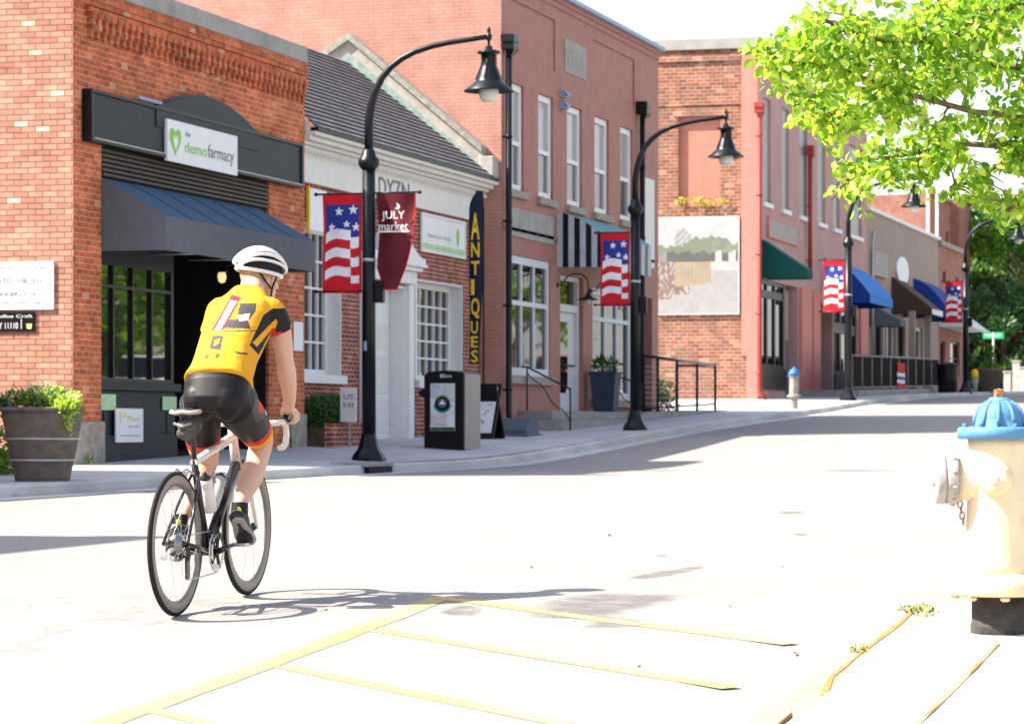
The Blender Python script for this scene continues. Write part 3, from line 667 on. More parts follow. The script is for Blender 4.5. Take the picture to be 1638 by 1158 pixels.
text('demo', 'lettering', M['lime'], pn, (wx0+ww*.235, PS-.03, wz0+wh*.29), (1,0,0), (0,0,1), ww*.31, wh*.27)
text('farmacy', 'lettering', M['text_grey'], pn, (wx0+ww*.56, PS-.03, wz0+wh*.20), (1,0,0), (0,0,1), ww*.38, wh*.42)
# the two boards on the side wall
yb0, zb1 = C(86, 418, X1a-.02); yb1, zb0 = C(-95, 497, X1a-.02)
s1 = thing('wall_sign', (X1a, yb0, zb0), 'white notice board with rows of dark lettering on the sunlit brick side wall', 'sign')
part('board', 'spec', s1, lambda mb: mb.box(X1a-.03, X1a-.003, yb0, yb1, zb0, zb1), bevel=.003)
def rowt(s_, par, m, py0, py1, xa, xb, Xp):
    ya, za = C(xa, py1, Xp); yb, zb = C(xb, py0, Xp)
    text(s_, 'lettering', M[m], par, (Xp, ya, za), (0,-1,0), (0,0,1), ya-yb, zb-za, depth=.004)
rowt('THE CORNER MARKET  Cook & Bar', s1, 'text_grey', 425, 432, -80, 78, X1a-.03)
rowt('OPEN DAILY 10:00 TO 11:00 1011', s1, 'text_dark', 445, 455, -80, 65, X1a-.03)
rowt('LUNCH 11:00 DINNER 10110', s1, 'text_dark', 467, 475, -70, 57, X1a-.03)
rowt('FRESH LOCAL FOOD FROM 10 FARM TABLES', s1, 'text_dark', 482, 488, -80, 73, X1a-.03)
yb2, zb3 = C(56, 498.5, X1a-.02); yb3, zb2 = C(-90, 532, X1a-.02)
s2 = thing('wall_sign', (X1a, yb2, zb2), 'black board with white lettering directly under the white notice board', 'sign')
part('board', 'black', s2, lambda mb: mb.box(X1a-.025, X1a-.003, yb2, yb3, zb2, zb3), bevel=.003)
rowt('Tap Room & Coffee Craft', s2, 'wht_text', 503, 511, -80, 52, X1a-.025)
rowt('OPEN HOURS DAILY 11110', s2, 'wht_text', 516, 527, -80, 29, X1a-.025)
part('cup_emblem', 'palelime', s2, lambda mb: mb.prism([(X1a-.03, *C(42, 518, X1a-.03)), (X1a-.03, *C(51, 518, X1a-.03)), (X1a-.03, *C(50, 526, X1a-.03)), (X1a-.03, *C(43, 526, X1a-.03))], (.006, 0, 0)))
part('divider_line', 'wht_text', s2, lambda mb: mb.box(X1a-.03, X1a-.024, C(36, 0, X1a)[0], C(35, 0, X1a)[0], zb2+.04, zb3-.1))

# ------------------------------------------------------------------ low building: slate roof, white cornice, dark red brick
P2 = 17.3; X3 = AX(802, 16.85); X2a = X1b+.02; X2b = X3-.02
b2 = thing('slate_roofed_shop', ((X2a+X2b)/2, P2, -.3), 'low shop of dark red brick with white cornice, slate roof and white doorway', 'building')
zfb, zev = 4.12, 5.0
def hx(px, P=P2): return AX(px, P)
W1 = (X2a+.02, hx(545), A(545, 604, P2)[1], 3.45)
DR = (hx(582), hx(646), -.25, A(632, 470, P2)[1]+.15)
W2 = (hx(665), hx(739), A(700, 612, P2)[1], A(700, 452, P2)[1])
def f(mb): facade(mb, X2a, X2b, -1.2, zfb, P2, [(*W1, .34), (*DR, .34), (*W2, .34)])
part('front_wall', 'brick2', b2, f)
part('rear_wall', 'brick2', b2, lambda mb: shell(mb, X2a, X2b, P2, 12, -1.5, 4.9))
# white linings of the deep openings
for h, nm, cols, rows in ((W1, 'window', 6, 5), (W2, 'window', 6, 5)):
    w = window(b2, h[0]+.03, h[1]-.03, h[2]+.03, h[3]-.03, P2+.24, cols, rows, fw=.10, mw=.038, fm='white', pm='glass', d=.07)
    def f(mb):
        mb.box(h[0], h[0]+.03, P2-.012, P2+.33, h[2], h[3]); mb.box(h[1]-.03, h[1], P2-.012, P2+.33, h[2], h[3])
        mb.box(h[0]+.03, h[1]-.03, P2-.012, P2+.33, h[3]-.03, h[3]); mb.box(h[0]-.05, h[1]+.08, P2-.10, P2+.33, h[2]-.12, h[2]+.03)
        mb.box(h[0]-.11, h[0]-.0, P2-.03, P2-.002, h[2]+.03, h[3]+.10) if h is W2 else None
    part('window_surround', 'white', b2, f, bevel=.008)
def f(mb):
    mb.box(DR[0], DR[0]+.04, P2-.03, P2+.33, DR[2], DR[3]); mb.box(DR[1]-.04, DR[1], P2-.03, P2+.33, DR[2], DR[3]); mb.box(DR[0]+.04, DR[1]-.04, P2-.03, P2+.33, DR[3]-.04, DR[3])
    mb.box(DR[0]-.28, DR[0]-.002, P2-.12, P2-.002, DR[2], DR[3]+.05); mb.box(DR[1]+.002, DR[1]+.28, P2-.12, P2-.002, DR[2], DR[3]+.05)
    mb.box(DR[0]-.32, DR[1]+.32, P2-.16, P2-.002, DR[3]+.052, DR[3]+.28); mb.box(DR[0]-.38, DR[1]+.38, P2-.26, P2-.002, DR[3]+.282, DR[3]+.36)
    mb.box(DR[0]-.44, DR[1]+.44, P2-.34, P2-.002, DR[3]+.362, DR[3]+.42)
sr = part('door_surround', 'white', b2, f, bevel=.012)
def f(mb):                                     # swan neck pediment
    m_ = (DR[0]+DR[1])/2; hw = (DR[1]-DR[0])/2+.42; zb = DR[3]+.421
    for s_ in (-1, 1):
        prof = []
        for k in range(13):
            t = k/12; x = m_+s_*(hw-(hw-.12)*t); z = zb+.10+.70*(t**1.9)
            prof.append((x, z))
        pts = [(x, P2-.30, z) for x, z in prof]+[(prof[-1][0], P2-.30, zb), (m_+s_*hw, P2-.30, zb)]
        mb.prism(pts, (0, .28, 0))
part('pediment', 'white', sr, f)
dr = part('door', 'white', b2, lambda mb: mb.box(DR[0]+.05, DR[1]-.05, P2+.27, P2+.32, DR[2]+.02, DR[3]-.05))
def f(mb):
    for i in range(2):
        xa = DR[0]+.14+i*(DR[1]-DR[0]-.18)/2; xb = xa+(DR[1]-DR[0]-.18)/2-.10
        for a, b in ((.15, .75), (.88, 1.55), (1.68, 2.15)):
            mb.box(xa, xb, P2+.258, P2+.269, DR[2]+a, DR[2]+b)
part('door_panel', 'cream', dr, f, bevel=.006)
part('handle', 'galv', dr, lambda mb: mb.ell((DR[0]+.16, P2+.235, DR[2]+1.0), (.03, .03, .03), 10))
def f(mb):
    mb.box(X2a, X2b, P2-.05, P2+.12, zfb, 4.66)
part('frieze', 'cream', b2, f)
def f(mb):                                     # crown moulding, stepped out
    steps = [(4.66, 4.72, .12), (4.722, 4.78, .2), (4.782, 4.86, .30), (4.862, 4.93, .40)]
    for a, b, d in steps: mb.box(X2a, X2b+.02, P2-d, P2+.12, a, b)
    x = X2a+.15
    while x < X2b-.1: mb.box(x, x+.07, P2-.17, P2-.121, 4.60, 4.659); x += .16
part('cornice', 'cream', b2, f, bevel=.01)
part('gutter_line', 'black', b2, lambda mb: mb.box(X2a, X2b-.05, P2-.44, P2-.30, 4.932, 4.99))
# roof: steep slope facing the street, laps drawn as real steps
Yr, Zr_ = 20.05, 7.42; Ye, Ze = P2-.40, 4.98
def f(mb):
    n = 22
    for k in range(n):
        t0, t1 = k/n, (k+1)/n
        y0, z0 = Ye+(Yr-Ye)*t0, Ze+(Zr_-Ze)*t0; y1, z1 = Ye+(Yr-Ye)*t1, Ze+(Zr_-Ze)*t1
        mb.quad((X2a, y0, z0+.045), (X2b-.35, y0, z0+.045), (X2b-.35, y1, z1+.004), (X2a, y1, z1+.004), 0)
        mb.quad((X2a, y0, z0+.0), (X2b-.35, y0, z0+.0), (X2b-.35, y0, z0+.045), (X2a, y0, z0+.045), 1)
    mb.quad((X2a, Yr, Zr_), (X2b-.35, Yr, Zr_), (X2b-.35, Yr+5.5, 4.8), (X2a, Yr+5.5, 4.8), 0)
part('roof', [M['slate'], M['slateline']], b2, f, fix=False)
part('gable_end', 'cream', b2, lambda mb: mb.prism([(X2a, Ye+.02, Ze-.02), (X2a, Yr, Zr_-.03), (X2a, Yr, Ze-.5), (X2a, P2-.05, Ze-.5), (X2a, P2-.05, Ze-.12)], (.04, 0, 0)))
def f(mb):
    for nm in (0,): pass
    # stepped parapet against the tall neighbour: pale verdigris strip, stucco band, mossy coping
def parapet(d0, d1, x0, x1, m, nm):
    pk = (Yr-.1, Zr_); lo = (P2-.15, Ze+.1)
    def f(mb):
        pts = [(x0, lo[0], lo[1]+d0), (x0, pk[0], pk[1]+d0), (x0, pk[0]+1.2, pk[1]+d0-.75), (x0, pk[0]+1.2, pk[1]+d1-.75), (x0, pk[0], pk[1]+d1), (x0, lo[0], lo[1]+d1)]
        mb.add([pts[0], pts[1], pts[4], pts[5]]+[(x1, p[1], p[2]) for p in (pts[0], pts[1], pts[4], pts[5])], [(0,1,2,3), (4,7,6,5), (0,4,5,1), (1,5,6,2), (2,6,7,3), (3,7,4,0)])
        mb.add([pts[1], pts[2], pts[3], pts[4]]+[(x1, p[1], p[2]) for p in (pts[1], pts[2], pts[3], pts[4])], [(0,1,2,3), (4,7,6,5), (0,4,5,1), (1,5,6,2), (2,6,7,3), (3,7,4,0)])
    return part(nm, m, b2, f)
parapet(-.15, .16, X2b-.38, X2b-.1, 'copper', 'flashing')
parapet(.16, .42, X2b-.34, X2b-.0, 'stucco', 'gable_parapet')
parapet(.42, .56, X2b-.42, X2b+.0, 'mossy', 'parapet_coping')
part('kneeler', 'stucco', b2, lambda mb: mb.box(X2b-.40, X2b, P2-.40, P2-.10, 4.95, 5.42), bevel=.02)
# frieze lettering and boards
fl = thing('shop_lettering', (hx(600), P2, 4.2), 'dark letters standing on the white frieze above the doorway', 'sign')
text('I DYZN', 'lettering', M['text_grey'], fl, (hx(591), P2-.055, 4.18), (1,0,0), (0,0,1), hx(650)-hx(591), .34)
def board(name, px0, px1, py0, py1, P, m, label, fm=None, cat='sign', thick=.03):
    a = A(px0, py0, P); c = A(px1, py1, P); zt = a[1]; 
    b_ = A(px0, py1, P)[1] if py1 else 0
    o = thing(name, ((a[0]+c[0])/2, P, min(b_, zt)), label, cat)
    part('board', m, o, lambda mb: mb.box(a[0], c[0], P-thick, P-.003, b_, zt), bevel=.004)
    if fm: 
        def f(mb):
            mb.box(a[0]-.05, a[0]-.001, P-thick-.015, P-.003, b_-.05, zt+.05); mb.box(c[0]+.001, c[0]+.05, P-thick-.015, P-.003, b_-.05, zt+.05)
            mb.box(a[0]-.001, c[0]+.001, P-thick-.015, P-.003, zt+.001, zt+.05); mb.box(a[0]-.001, c[0]+.001, P-thick-.015, P-.003, b_-.05, b_-.001)
        part('frame', fm, o, f)
    return o, a[0], c[0], b_, zt
o, a0, a1, z0, z1 = board('shop_sign', 673, 741, 344, 398, P2-.02, 'spec', 'white sign board with a lime mark above the white window beside the feather flag', 'white')
part('lime_mark', 'lime', o, lambda mb: mb.ell((a0+(a1-a0)*.83, P2-.053, (z0+z1)/2+.02), (.10, .004, .17), 12))
part('pale_band', 'palegreen', o, lambda mb: mb.box(a0+.01, a1-.01, P2-.056, P2-.0505, z0+.01, z0+.12))
text('Main Street Realty', 'lettering', M['text_pale'], o, (a0+.35, P2-.05, z0+.22), (1,0,0), (0,0,1), (a1-a0)*.55, .10)
o, a0, a1, z0, z1 = board('shop_sign', 492, 520, 300, 368, P2-.02, 'spec', 'white sign panel with a yellow edge beside the orange brick corner', None)
part('yellow_edge', 'yel_text', o, lambda mb: mb.box(a0-.07, a0-.002, P2-.07, P2-.02, z0-.05, z1+.02))
def f(mb): mb.box(hx(647), hx(661), P2-.03, P2-.002, A(654, 533, P2)[1], A(654, 517, P2)[1])
o = MB(); f(o); o = o.build('meter_plate', M['galv'], bevel=.004); tag(o, 'small grey square plate on the brick strip between the white doorway and the window', 'plate')
o, a0, a1, z0, z1 = board('notice', 469, 484, 514, 561, P1-.01, 'spec', 'plain white paper notice on the brick pier behind the arm of the cyclist', cat='notice', thick=.012)
# brick planter bed with shrubs
bx0, bx1 = X2a+.05, hx(580, 16.75)
bed = thing('brick_planter', ((bx0+bx1)/2, 16.7, -.4), 'low dark red brick planter bed under the white multi-pane window', 'planter')
part('planter_wall', 'brick2', bed, lambda mb: (mb.box(bx0, bx1, 16.62, 16.78, -1, .06), mb.box(bx1-.16, bx1, 16.781, 17.28, -1, .06)), bevel=.01)
part('soil', 'soil', bed, lambda mb: mb.box(bx0, bx1-.16, 16.781, 17.29, -.6, -.01))
# ------------------------------------------------------------------ two storey painted brick building
P3 = 16.85; X3b = AX(1053, P3)
b3 = thing('two_storey_building', ((X3+X3b)/2, P3, 0), 'tall two storey building of painted dusty pink brick with narrow upper windows', 'building')
ZT = 9.22
UW = []
for (a, b) in ((813, 838), (861, 885), (907, 931), (951, 974), (992, 1012)):
    UW.append((AX(a, P3), AX(b, P3), 4.83, 7.03))
LW = (AX(813, P3), AX(880, P3), 1.05, 3.52); DW = (AX(896, P3), AX(933, P3), .33, 3.3)
RW = (AX(948, P3), AX(1010, P3), .62, 3.15); DK = (AX(1027, P3), AX(1043, P3), .35, 3.12)
PANELS = [(X3+.35, AX(888, P3), 7.62, 8.72), (AX(948, P3), AX(1015, P3), 7.62, 8.72)]
def f(mb):
    facade(mb, X3, X3b, -1.0, ZT, P3, [(*u, .16) for u in UW]+[(*LW, .14), (*DW, .3), (*RW, .14), (*DK, .5)]+[(*p, .035) for p in PANELS])
    for p in PANELS: mb.quad((p[0], P3+.035, p[2]), (p[1], P3+.035, p[2]), (p[1], P3+.035, p[3]), (p[0], P3+.035, p[3]))
    mb.box(X3, X3b, P3-.03, P3-.001, 9.0, 9.12); mb.box(X3, X3b, P3-.06, P3-.001, 9.122, ZT)
    mb.box(X3+.1, X3b-.1, P3-.03, P3-.001, 4.0, 4.07)
part('front_wall', 'brick3', b3, f)
part('side_wall', 'brick3s', b3, lambda mb: (sidewall(mb, X3, P3, P3+24, -1.5, ZT+.02), shell(mb, X3, X3b, P3, 24, -1.5, ZT, left=False)))
part('coping', 'bluetrim', b3, lambda mb: mb.box(X3-.08, X3b+.12, P3-.16, P3+.3, ZT+.002, ZT+.10), bevel=.01)
part('coping', 'cap', b3, lambda mb: mb.box(X3-.06, X3+.3, P3+.31, P3+24, ZT+.022, ZT+.12), bevel=.01)
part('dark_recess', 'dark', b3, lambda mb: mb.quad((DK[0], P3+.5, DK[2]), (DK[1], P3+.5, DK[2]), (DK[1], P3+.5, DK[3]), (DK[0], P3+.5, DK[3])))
M['maroon_door'] = mat('dark_brown_door_paint', (.055, .022, .018), .5)
part('side_door', 'maroon_door', b3, lambda mb: mb.box(DK[0]+.1, DK[1]-.1, P3+.3, P3+.35, DK[2], DK[3]-.1))
for i, u in enumerate(UW):
    zm = 5.82+.0*i
    w = window(b3, u[0]+.01, u[1]-.01, u[2]+.01, u[3]-.01, P3+.06, 1, 1, fw=.13, mw=.09, fm='white', bars=[zm], panes=[(u[2]+.13, zm, 'glass_up'), (zm, u[3]-.13, 'blind')])
    part('sill', 'stone', w, lambda mb: mb.box(u[0]-.12, u[1]+.14, P3-.09, P3+.05, u[2]-.15, u[2]+.005), bevel=.01)
w = window(b3, LW[0]+.01, LW[1]-.01, LW[2]+.01, LW[3]-.01, P3+.03, 3, 1, fw=.16, mw=.10, fm='frame', pm='glass', bars=[2.55])
part('sill', 'stone', w, lambda mb: mb.box(LW[0]-.15, LW[1]+.12, P3-.10, P3+.02, LW[2]-.17, LW[2]+.005), bevel=.012)
w = window(b3, RW[0]+.01, RW[1]-.01, RW[2]+.01, RW[3]-.01, P3+.03, 3, 1, fw=.16, mw=.10, fm='frame', pm='glass', bars=[2.45])
part('sill', 'stone', w, lambda mb: mb.box(RW[0]-.15, RW[1]+.12, P3-.10, P3+.02, RW[2]-.17, RW[2]+.005), bevel=.012)
dmid = DW[0]+(DW[1]-DW[0])
def f(mb):
    mb.box(DW[0], DW[0]+.14, P3+.1, P3+.25, DW[2], DW[3]); mb.box(DW[1]-.14, DW[1], P3+.1, P3+.25, DW[2], DW[3]); mb.box(DW[0]+.14, DW[1]-.14, P3+.1, P3+.25, 2.52, 2.68); mb.box(DW[0]+.14, DW[1]-.14, P3+.1, P3+.25, DW[3]-.1, DW[3])
part('door_frame', 'frame', b3, f)
part('transom_light', 'glass', b3, lambda mb: mb.box(DW[0]+.14, DW[1]-.14, P3+.19, P3+.2, 2.68, DW[3]-.1))
dr = part('door', 'frame', b3, lambda mb: mb.box(DW[0]+.145, DW[1]-.145, P3+.18, P3+.23, DW[2]+.01, 2.515))
part('door_glass', 'glass', dr, lambda mb: mb.box(DW[0]+.38, DW[1]-.75, P3+.165, P3+.179, .75, 2.3))
part('push_bar', 'black', dr, lambda mb: mb.tube([(DW[0]+.3, P3+.12, 1.35), (DW[1]-.3, P3+.12, 1.35)], .02, 8))
# stone date panel, ceramic sign bands
o, a0, a1, z0, z1 = board('date_stone', 903, 937, 62, 115, P3-.0, 'cap', 'pale square stone tablet set high in the pink brick between the recessed panels', cat='plaque', thick=.02)
text('1911', 'lettering', M['stucco'], o, (a0+.3, P3-.02, z0+.25), (1,0,0), (0,0,1), (a1-a0)*.6, .35)
o, a0, a1, z0, z1 = board('blank_sign_band', 815, 884, 331, 377, P3-.0, 'cap', 'long pale grey tiled band above the large left shop window of the pink building', cat='sign', thick=.03)
for k in range(1, 5): part('tile_joint', 'stone', o, lambda mb: mb.box(a0+(a1-a0)*k/5-.01, a0+(a1-a0)*k/5+.01, P3-.034, P3-.0305, z0+.02, z1-.02))
o, a0, a1, z0, z1 = board('blank_sign_band', 1028, 1045, 283, 426, P3-.0, 'cream', 'cream vertical panel near the far corner of the pink two storey building', cat='sign')
o, a0, a1, z0, z1 = board('teal_sign', 1028, 1036, 399, 440, P3-.35, 'tealawn', 'small teal projecting sign just right of the second lamp post', cat='sign')
for (vx, vy) in ((898, 152), (898, 170)):
    vxx, vzz = A(vx, vy, P3)
    o = MB(); o.box(vxx-.18, vxx+.18, P3-.12, P3-.001, vzz-.07, vzz+.07); o.prism([(vxx-.18, P3-.121, vzz+.07), (vxx+.18, P3-.121, vzz+.07), (vxx+.18, P3-.2, vzz-.03), (vxx-.18, P3-.2, vzz-.03)], (0, .01, -.01))
    o = o.build('wall_vent', M['bluetrim']); tag(o, ('upper' if vy < 160 else 'lower')+' of two small grey hooded vents between the second and third upper windows', 'vent', 'small vents on the pink wall')
# striped awning
SX0, SX1 = AX(891, P3), AX(972, P3); SD = 1.02
a = MB()
pr = [(P3-SD*t, 4.62+(4.12-4.62)*t**1.6) for t in [k/6 for k in range(7)]]
for k in range(6): a.quad((SX0, *pr[k]), (SX1, *pr[k]), (SX1, *pr[k+1]), (SX0, *pr[k+1]))
sa = a.build('awning', M['tealawn'], b3, solid=.01)
def f(mb):
    n = 8
    for k in range(n):
        ya, yb = P3-SD*k/n, P3-SD*(k+1)/n
        za, zb = [4.62+(4.12-4.62)*(t/n)**1.6 for t in (k, k+1)]
        mb.quad((SX0, ya, 3.43), (SX0, yb, 3.43), (SX0, yb, zb), (SX0, ya, za), k % 2)
    m_ = 14
    for k in range(m_):
        xa, xb = SX0+(SX1-SX0)*k/m_, SX0+(SX1-SX0)*(k+1)/m_
        mb.quad((xa, P3-SD, 3.43), (xb, P3-SD, 3.43), (xb, P3-SD, 4.12), (xa, P3-SD, 4.12), (k+1) % 2)
part('striped_canvas', [M['stripew'], M['black']], sa, f, solid=.01)
# downpipes
def downpipe(x, P, r, ztop, zbot, zhead, m, label, hw=.16, foot=True):
    X = AX(x, P-.1); Y = P-r-.06
    o = thing('downpipe', (X, P, zbot), label, 'downpipe', None)
    def f(mb):
        pts = [(X, Y, ztop), (X, Y, zbot+.35)]
        if foot: pts += [(X, Y-.02, zbot+.2), (X-.05, Y-.2, zbot+.08)]
        mb.tube(pts, r, 10)
    part('pipe', m, o, f)
    def f(mb):
        mb.box(X-hw, X+hw, Y-hw*.9, P-.002, ztop, ztop+.14); mb.box(X-hw*1.15, X+hw*1.15, Y-hw, P-.002, ztop+.142, ztop+.30)
        mb.prism([(X-hw, Y-hw*.9, ztop), (X+hw, Y-hw*.9, ztop), (X+hw*.45, Y-hw*.45, ztop-.14), (X-hw*.45, Y-hw*.45, ztop-.14)], (0, .12, 0))
    if hw: part('rain_head', m, o, f, bevel=.008)
    def f(mb):
        z = zbot+.8
        while z < ztop-.3: mb.lathe([(r+.012, -.03), (r+.012, .03)], (X, Y, z), 10); mb.box(X-.02, X+.02, Y, P-.002, z-.02, z+.02); z += 1.7
    part('pipe_clamp', m, o, f)
    return o
downpipe(812, P3, .065, 7.6, -.05, 0, 'blackgloss', 'black drainpipe with box head at the near corner of the pink two storey building')
downpipe(1026, P3, .065, 7.45, .3, 0, 'blackgloss', 'black drainpipe with box head right of the fifth upper window, behind the second street lamp')
# gooseneck wall lamps
def goose(px, py, label):
    X, z = A(px, py, P3); 
    o = thing('wall_lamp', (X, P3, z), label, 'wall lamp', 'gooseneck lamps on the pink building')
    pts = [(X, P3, z), (X, P3-.15, z+.02)]+[(X, P3-.15-.27*(1-math.cos(t)), z+.02+.22*math.sin(t)+.0) for t in [k*math.pi/8 for k in range(1, 9)]]+[(X, P3-.69, z-.18)]
    part('arm', 'black', o, lambda mb: (mb.tube(pts, .016, 8), mb.lathe([(.06, 0), (.06, .03)], (X, P3, z), 10, axis=(0,-1,0))))
    part('lamp_shade', 'black', o, lambda mb: mb.lathe([(.03, .02), (.05, -.04), (.11, -.10), (.24, -.14), (.24, -.15), (.1, -.12)], (X, P3-.69, z-.18), 16))
    part('bulb', 'lampglass', o, lambda mb: mb.ell((X, P3-.69, z-.36), (.06, .06, .08), 10))
goose(891, 456, 'black gooseneck lamp on the pink wall left of the white door'); goose(944, 466, 'black gooseneck lamp on the pink pier, partly behind the second flag banner')
# front steps and ramp
g0 = thing('front_steps', (AX(930, 16.2), 16.2, 0), 'two grey concrete entrance steps below the white door and blue planter', 'steps')
sxa, sxb = AX(886, 16.0), AX(1012, 16.0)
part('step', 'steps', g0, lambda mb: mb.box(sxa, sxb, 15.80, P3-.003, -.6, .15), bevel=.012)
part('step', 'steps', g0, lambda mb: mb.box(sxa+.35, sxb+.0, 16.12, P3-.004, .152, .335), bevel=.012)
rx0, rx1 = sxb+.01, AX(1150, 16.0)
rp = thing('ramp', (rx0, 16, 0), 'low concrete entrance ramp with a kerb beside the second street lamp', 'ramp')
part('slab', 'steps', rp, lambda mb: mb.prism([(rx0, 15.8, .33), (rx0, 15.8, -.6), (rx1, 15.8, -.1), (rx1, 15.8, G(rx1, 15.8)+.02)], (0, 1.25, 0)))
# handrails on the steps
def handrail(xa, ya, za, xb, yb, zb, label):
    o = thing('handrail', (xa, ya, za), label, 'handrail', 'thin black handrails at the steps')
    part('rail', 'black', o, lambda mb: mb.tube([(xa, ya, za+.85), (xb, yb, zb+.9), (xb, yb+.12, zb+.9)], .02, 8))
    part('post', 'black', o, lambda mb: (mb.tube([(xa, ya, za), (xa, ya, za+.87)], .018, 8)))
    part('post', 'black', o, lambda mb: (mb.tube([(xb, yb, zb), (xb, yb, zb+.9)], .018, 8)))
    part('scroll', 'black', o, lambda mb: mb.tube([(xa+(xb-xa)*t, ya+(yb-ya)*t, za+.2+(.62+zb-za)*t+.05*math.sin(t*12)) for t in [k/12 for k in range(13)]], .012, 6))
handrail(sxa+.25, 15.72, G(sxa, 15.7), sxa+.5, 16.7, .335, 'thin black handrail at the left end of the concrete steps')
handrail(sxb-.35, 15.72, G(sxb, 15.7), sxb-.15, 16.7, .335, 'thin black handrail at the right end of the steps, beside the blue planter')

# ------------------------------------------------------------------ railing of the ramp
X4 = 88.69
ra, rb = AX(1030, 15.9), AX(1144, 15.9)
rl = thing('ramp_railing', (ra, 15.9, .3), 'dark metal railing along the ramp between the second lamp post and the mural wall', 'railing')
zra, zrb = 1.62, 1.55
part('top_rail', 'black', rl, lambda mb: mb.tube([(ra, 15.9, zra), (rb, 15.9, zrb)], .035, 8))
part('bottom_rail', 'black', rl, lambda mb: mb.tube([(ra, 15.9, .42), (rb, 15.9, .58)], .022, 8))
for px in (1030, 1052, 1083, 1115, 1144):
    x = AX(px, 15.9); part('post', 'black', rl, lambda mb: mb.tube([(x, 15.9, G(x, 15.9)-.1), (x, 15.9, 1.6)], .035, 8))
part('return_rail', 'black', rl, lambda mb: (mb.tube([(rb, 15.9, zrb), (rb, 16.9, zrb)], .03, 8), mb.tube([(rb, 16.9, .5), (rb, 16.9, zrb)], .03, 8)))
part('wire', 'galv', rl, lambda mb: [mb.tube([(ra, 15.9, .42+k*.12), (rb, 15.9, .5+k*.12)], .006, 4) for k in range(1, 9)])

# ------------------------------------------------------------------ rose rendered building with the mural wall
P4 = 17.0; X4b = AX(1387, P4); ZT4 = 11.2
b4 = thing('rose_building', ((X4+X4b)/2, P4, .8), 'tall rose pink rendered building with weathered brick end wall and coral corner strip', 'building')
nY0, nY1, nZ0, nZ1 = C(1152, 0, X4)[0], C(1085, 0, X4)[0], C(1100, 330, X4)[1], C(1100, 187, X4)[1]
def f(mb):
    ys = [P4+.45, nY0, nY1, 36]; 
    for i in range(3):
        if i == 1:
            mb.quad((X4, ys[1], -1), (X4, ys[2], -1), (X4, ys[2], nZ0), (X4, ys[1], nZ0)); mb.quad((X4, ys[1], nZ1), (X4, ys[2], nZ1), (X4, ys[2], ZT4-.3), (X4, ys[1], ZT4-.3))
        else: mb.quad((X4, ys[i], -1), (X4, ys[i+1], -1), (X4, ys[i+1], ZT4-.3), (X4, ys[i], ZT4-.3))
    mb.quad((X4, P4+.29, -1), (X4, P4+.45, -1), (X4, P4+.45, 2.06), (X4, P4+.29, 2.06))
    mb.box(X4-.06, X4+.1, P4+.45, 36, ZT4-.62, ZT4-.44); mb.box(X4-.03, X4+.1, P4+.45, 36, 9.3, 9.38)
    mb.box(X4-.05, X4+.05, nY0-.15, nY1+.15, nZ1+.02, nZ1+.22)
part('end_wall', 'brick4', b4, f)
def f(mb):
    mb.quad((X4+.12, nY0, nZ0), (X4+.12, nY1, nZ0), (X4+.12, nY1, nZ1), (X4+.12, nY0, nZ1))
    for y in (nY0, nY1): mb.quad((X4, y, nZ0), (X4+.12, y, nZ0), (X4+.12, y, nZ1), (X4, y, nZ1))
    mb.quad((X4, nY0, nZ0), (X4+.12, nY0, nZ0), (X4+.12, nY1, nZ0), (X4, nY1, nZ0)); mb.quad((X4, nY0, nZ1), (X4+.12, nY0, nZ1), (X4+.12, nY1, nZ1), (X4, nY1, nZ1))
M['salmon'] = brick('salmon_painted_infill', (.46, .20, .15), (.43, .18, .13), (.40, .17, .12), painted=True, bump=.3, var=.1)
part('blocked_window', 'salmon', b4, f)
part('coral_strip', 'coral', b4, lambda mb: (mb.box(X4-.05, X4+.4, P4-.02, P4+.45, 2.05, ZT4-.3), mb.box(X4-.05, X4+.4, P4-.02, P4+.3, -.5, 2.048)))
part('coping', 'cap', b4, lambda mb: (mb.box(X4-.12, X4+.35, P4-.1, 36, ZT4-.298, ZT4+.02)), bevel=.01)
SH = [(AX(1216, P4), AX(1256, P4), 1.1, 4.3, .25), (AX(1256, P4)+.02, AX(1276, P4), .85, 4.3, 1.2), (AX(1309, P4), AX(1331, P4), .9, 4.0, .8), (AX(1334, P4), AX(1371, P4), 1.1, 4.0, .25)]
UW4 = [(AX(a, P4), AX(b, P4), 6.55, 9.6) for a, b in ((1221, 1233), (1251, 1262), (1279, 1291), (1308, 1320), (1333, 1343), (1358, 1378))]
def f(mb):
    facade(mb, X4+.4, X4b, -.5, ZT4-.3, P4, [(*u, .1) for u in UW4]+SH, mi=0)
    shell(mb, X4, X4b, P4, 19, -1, ZT4-.3, left=False)
part('front_wall', 'pink', b4, f)
for a_, b_ in ((1278, 1294), (1297, 1308), (1373, 1385)): part('pilaster', 'coral', b4, lambda mb: mb.box(AX(a_, P4), AX(b_, P4), P4-.10, P4-.002, -.5, 4.3))
M['upw4'] = mat('grey_green_blind_panel', (.30, .32, .30), .4)
for u in UW4:
    part('blind_window', 'upw4', b4, lambda mb: mb.box(u[0], u[1], P4+.08, P4+.12, u[2], u[3]))
    part('sill', 'white', b4, lambda mb: mb.box(u[0]-.1, u[1]+.1, P4-.08, P4+.05, u[2]-.14, u[2]-.002), bevel=.01)
def f(mb):
    h = SH[1]; mb.quad((h[0], P4+1.2, .8), (h[1], P4+1.2, .8), (h[1], P4+1.2, 4.3), (h[0], P4+1.2, 4.3)); h = SH[2]; mb.quad((h[0], P4+.8, .8), (h[1], P4+.8, .8), (h[1], P4+.8, 4.3), (h[0], P4+.8, 4.3))
part('dark_recess', 'dark', b4, f)
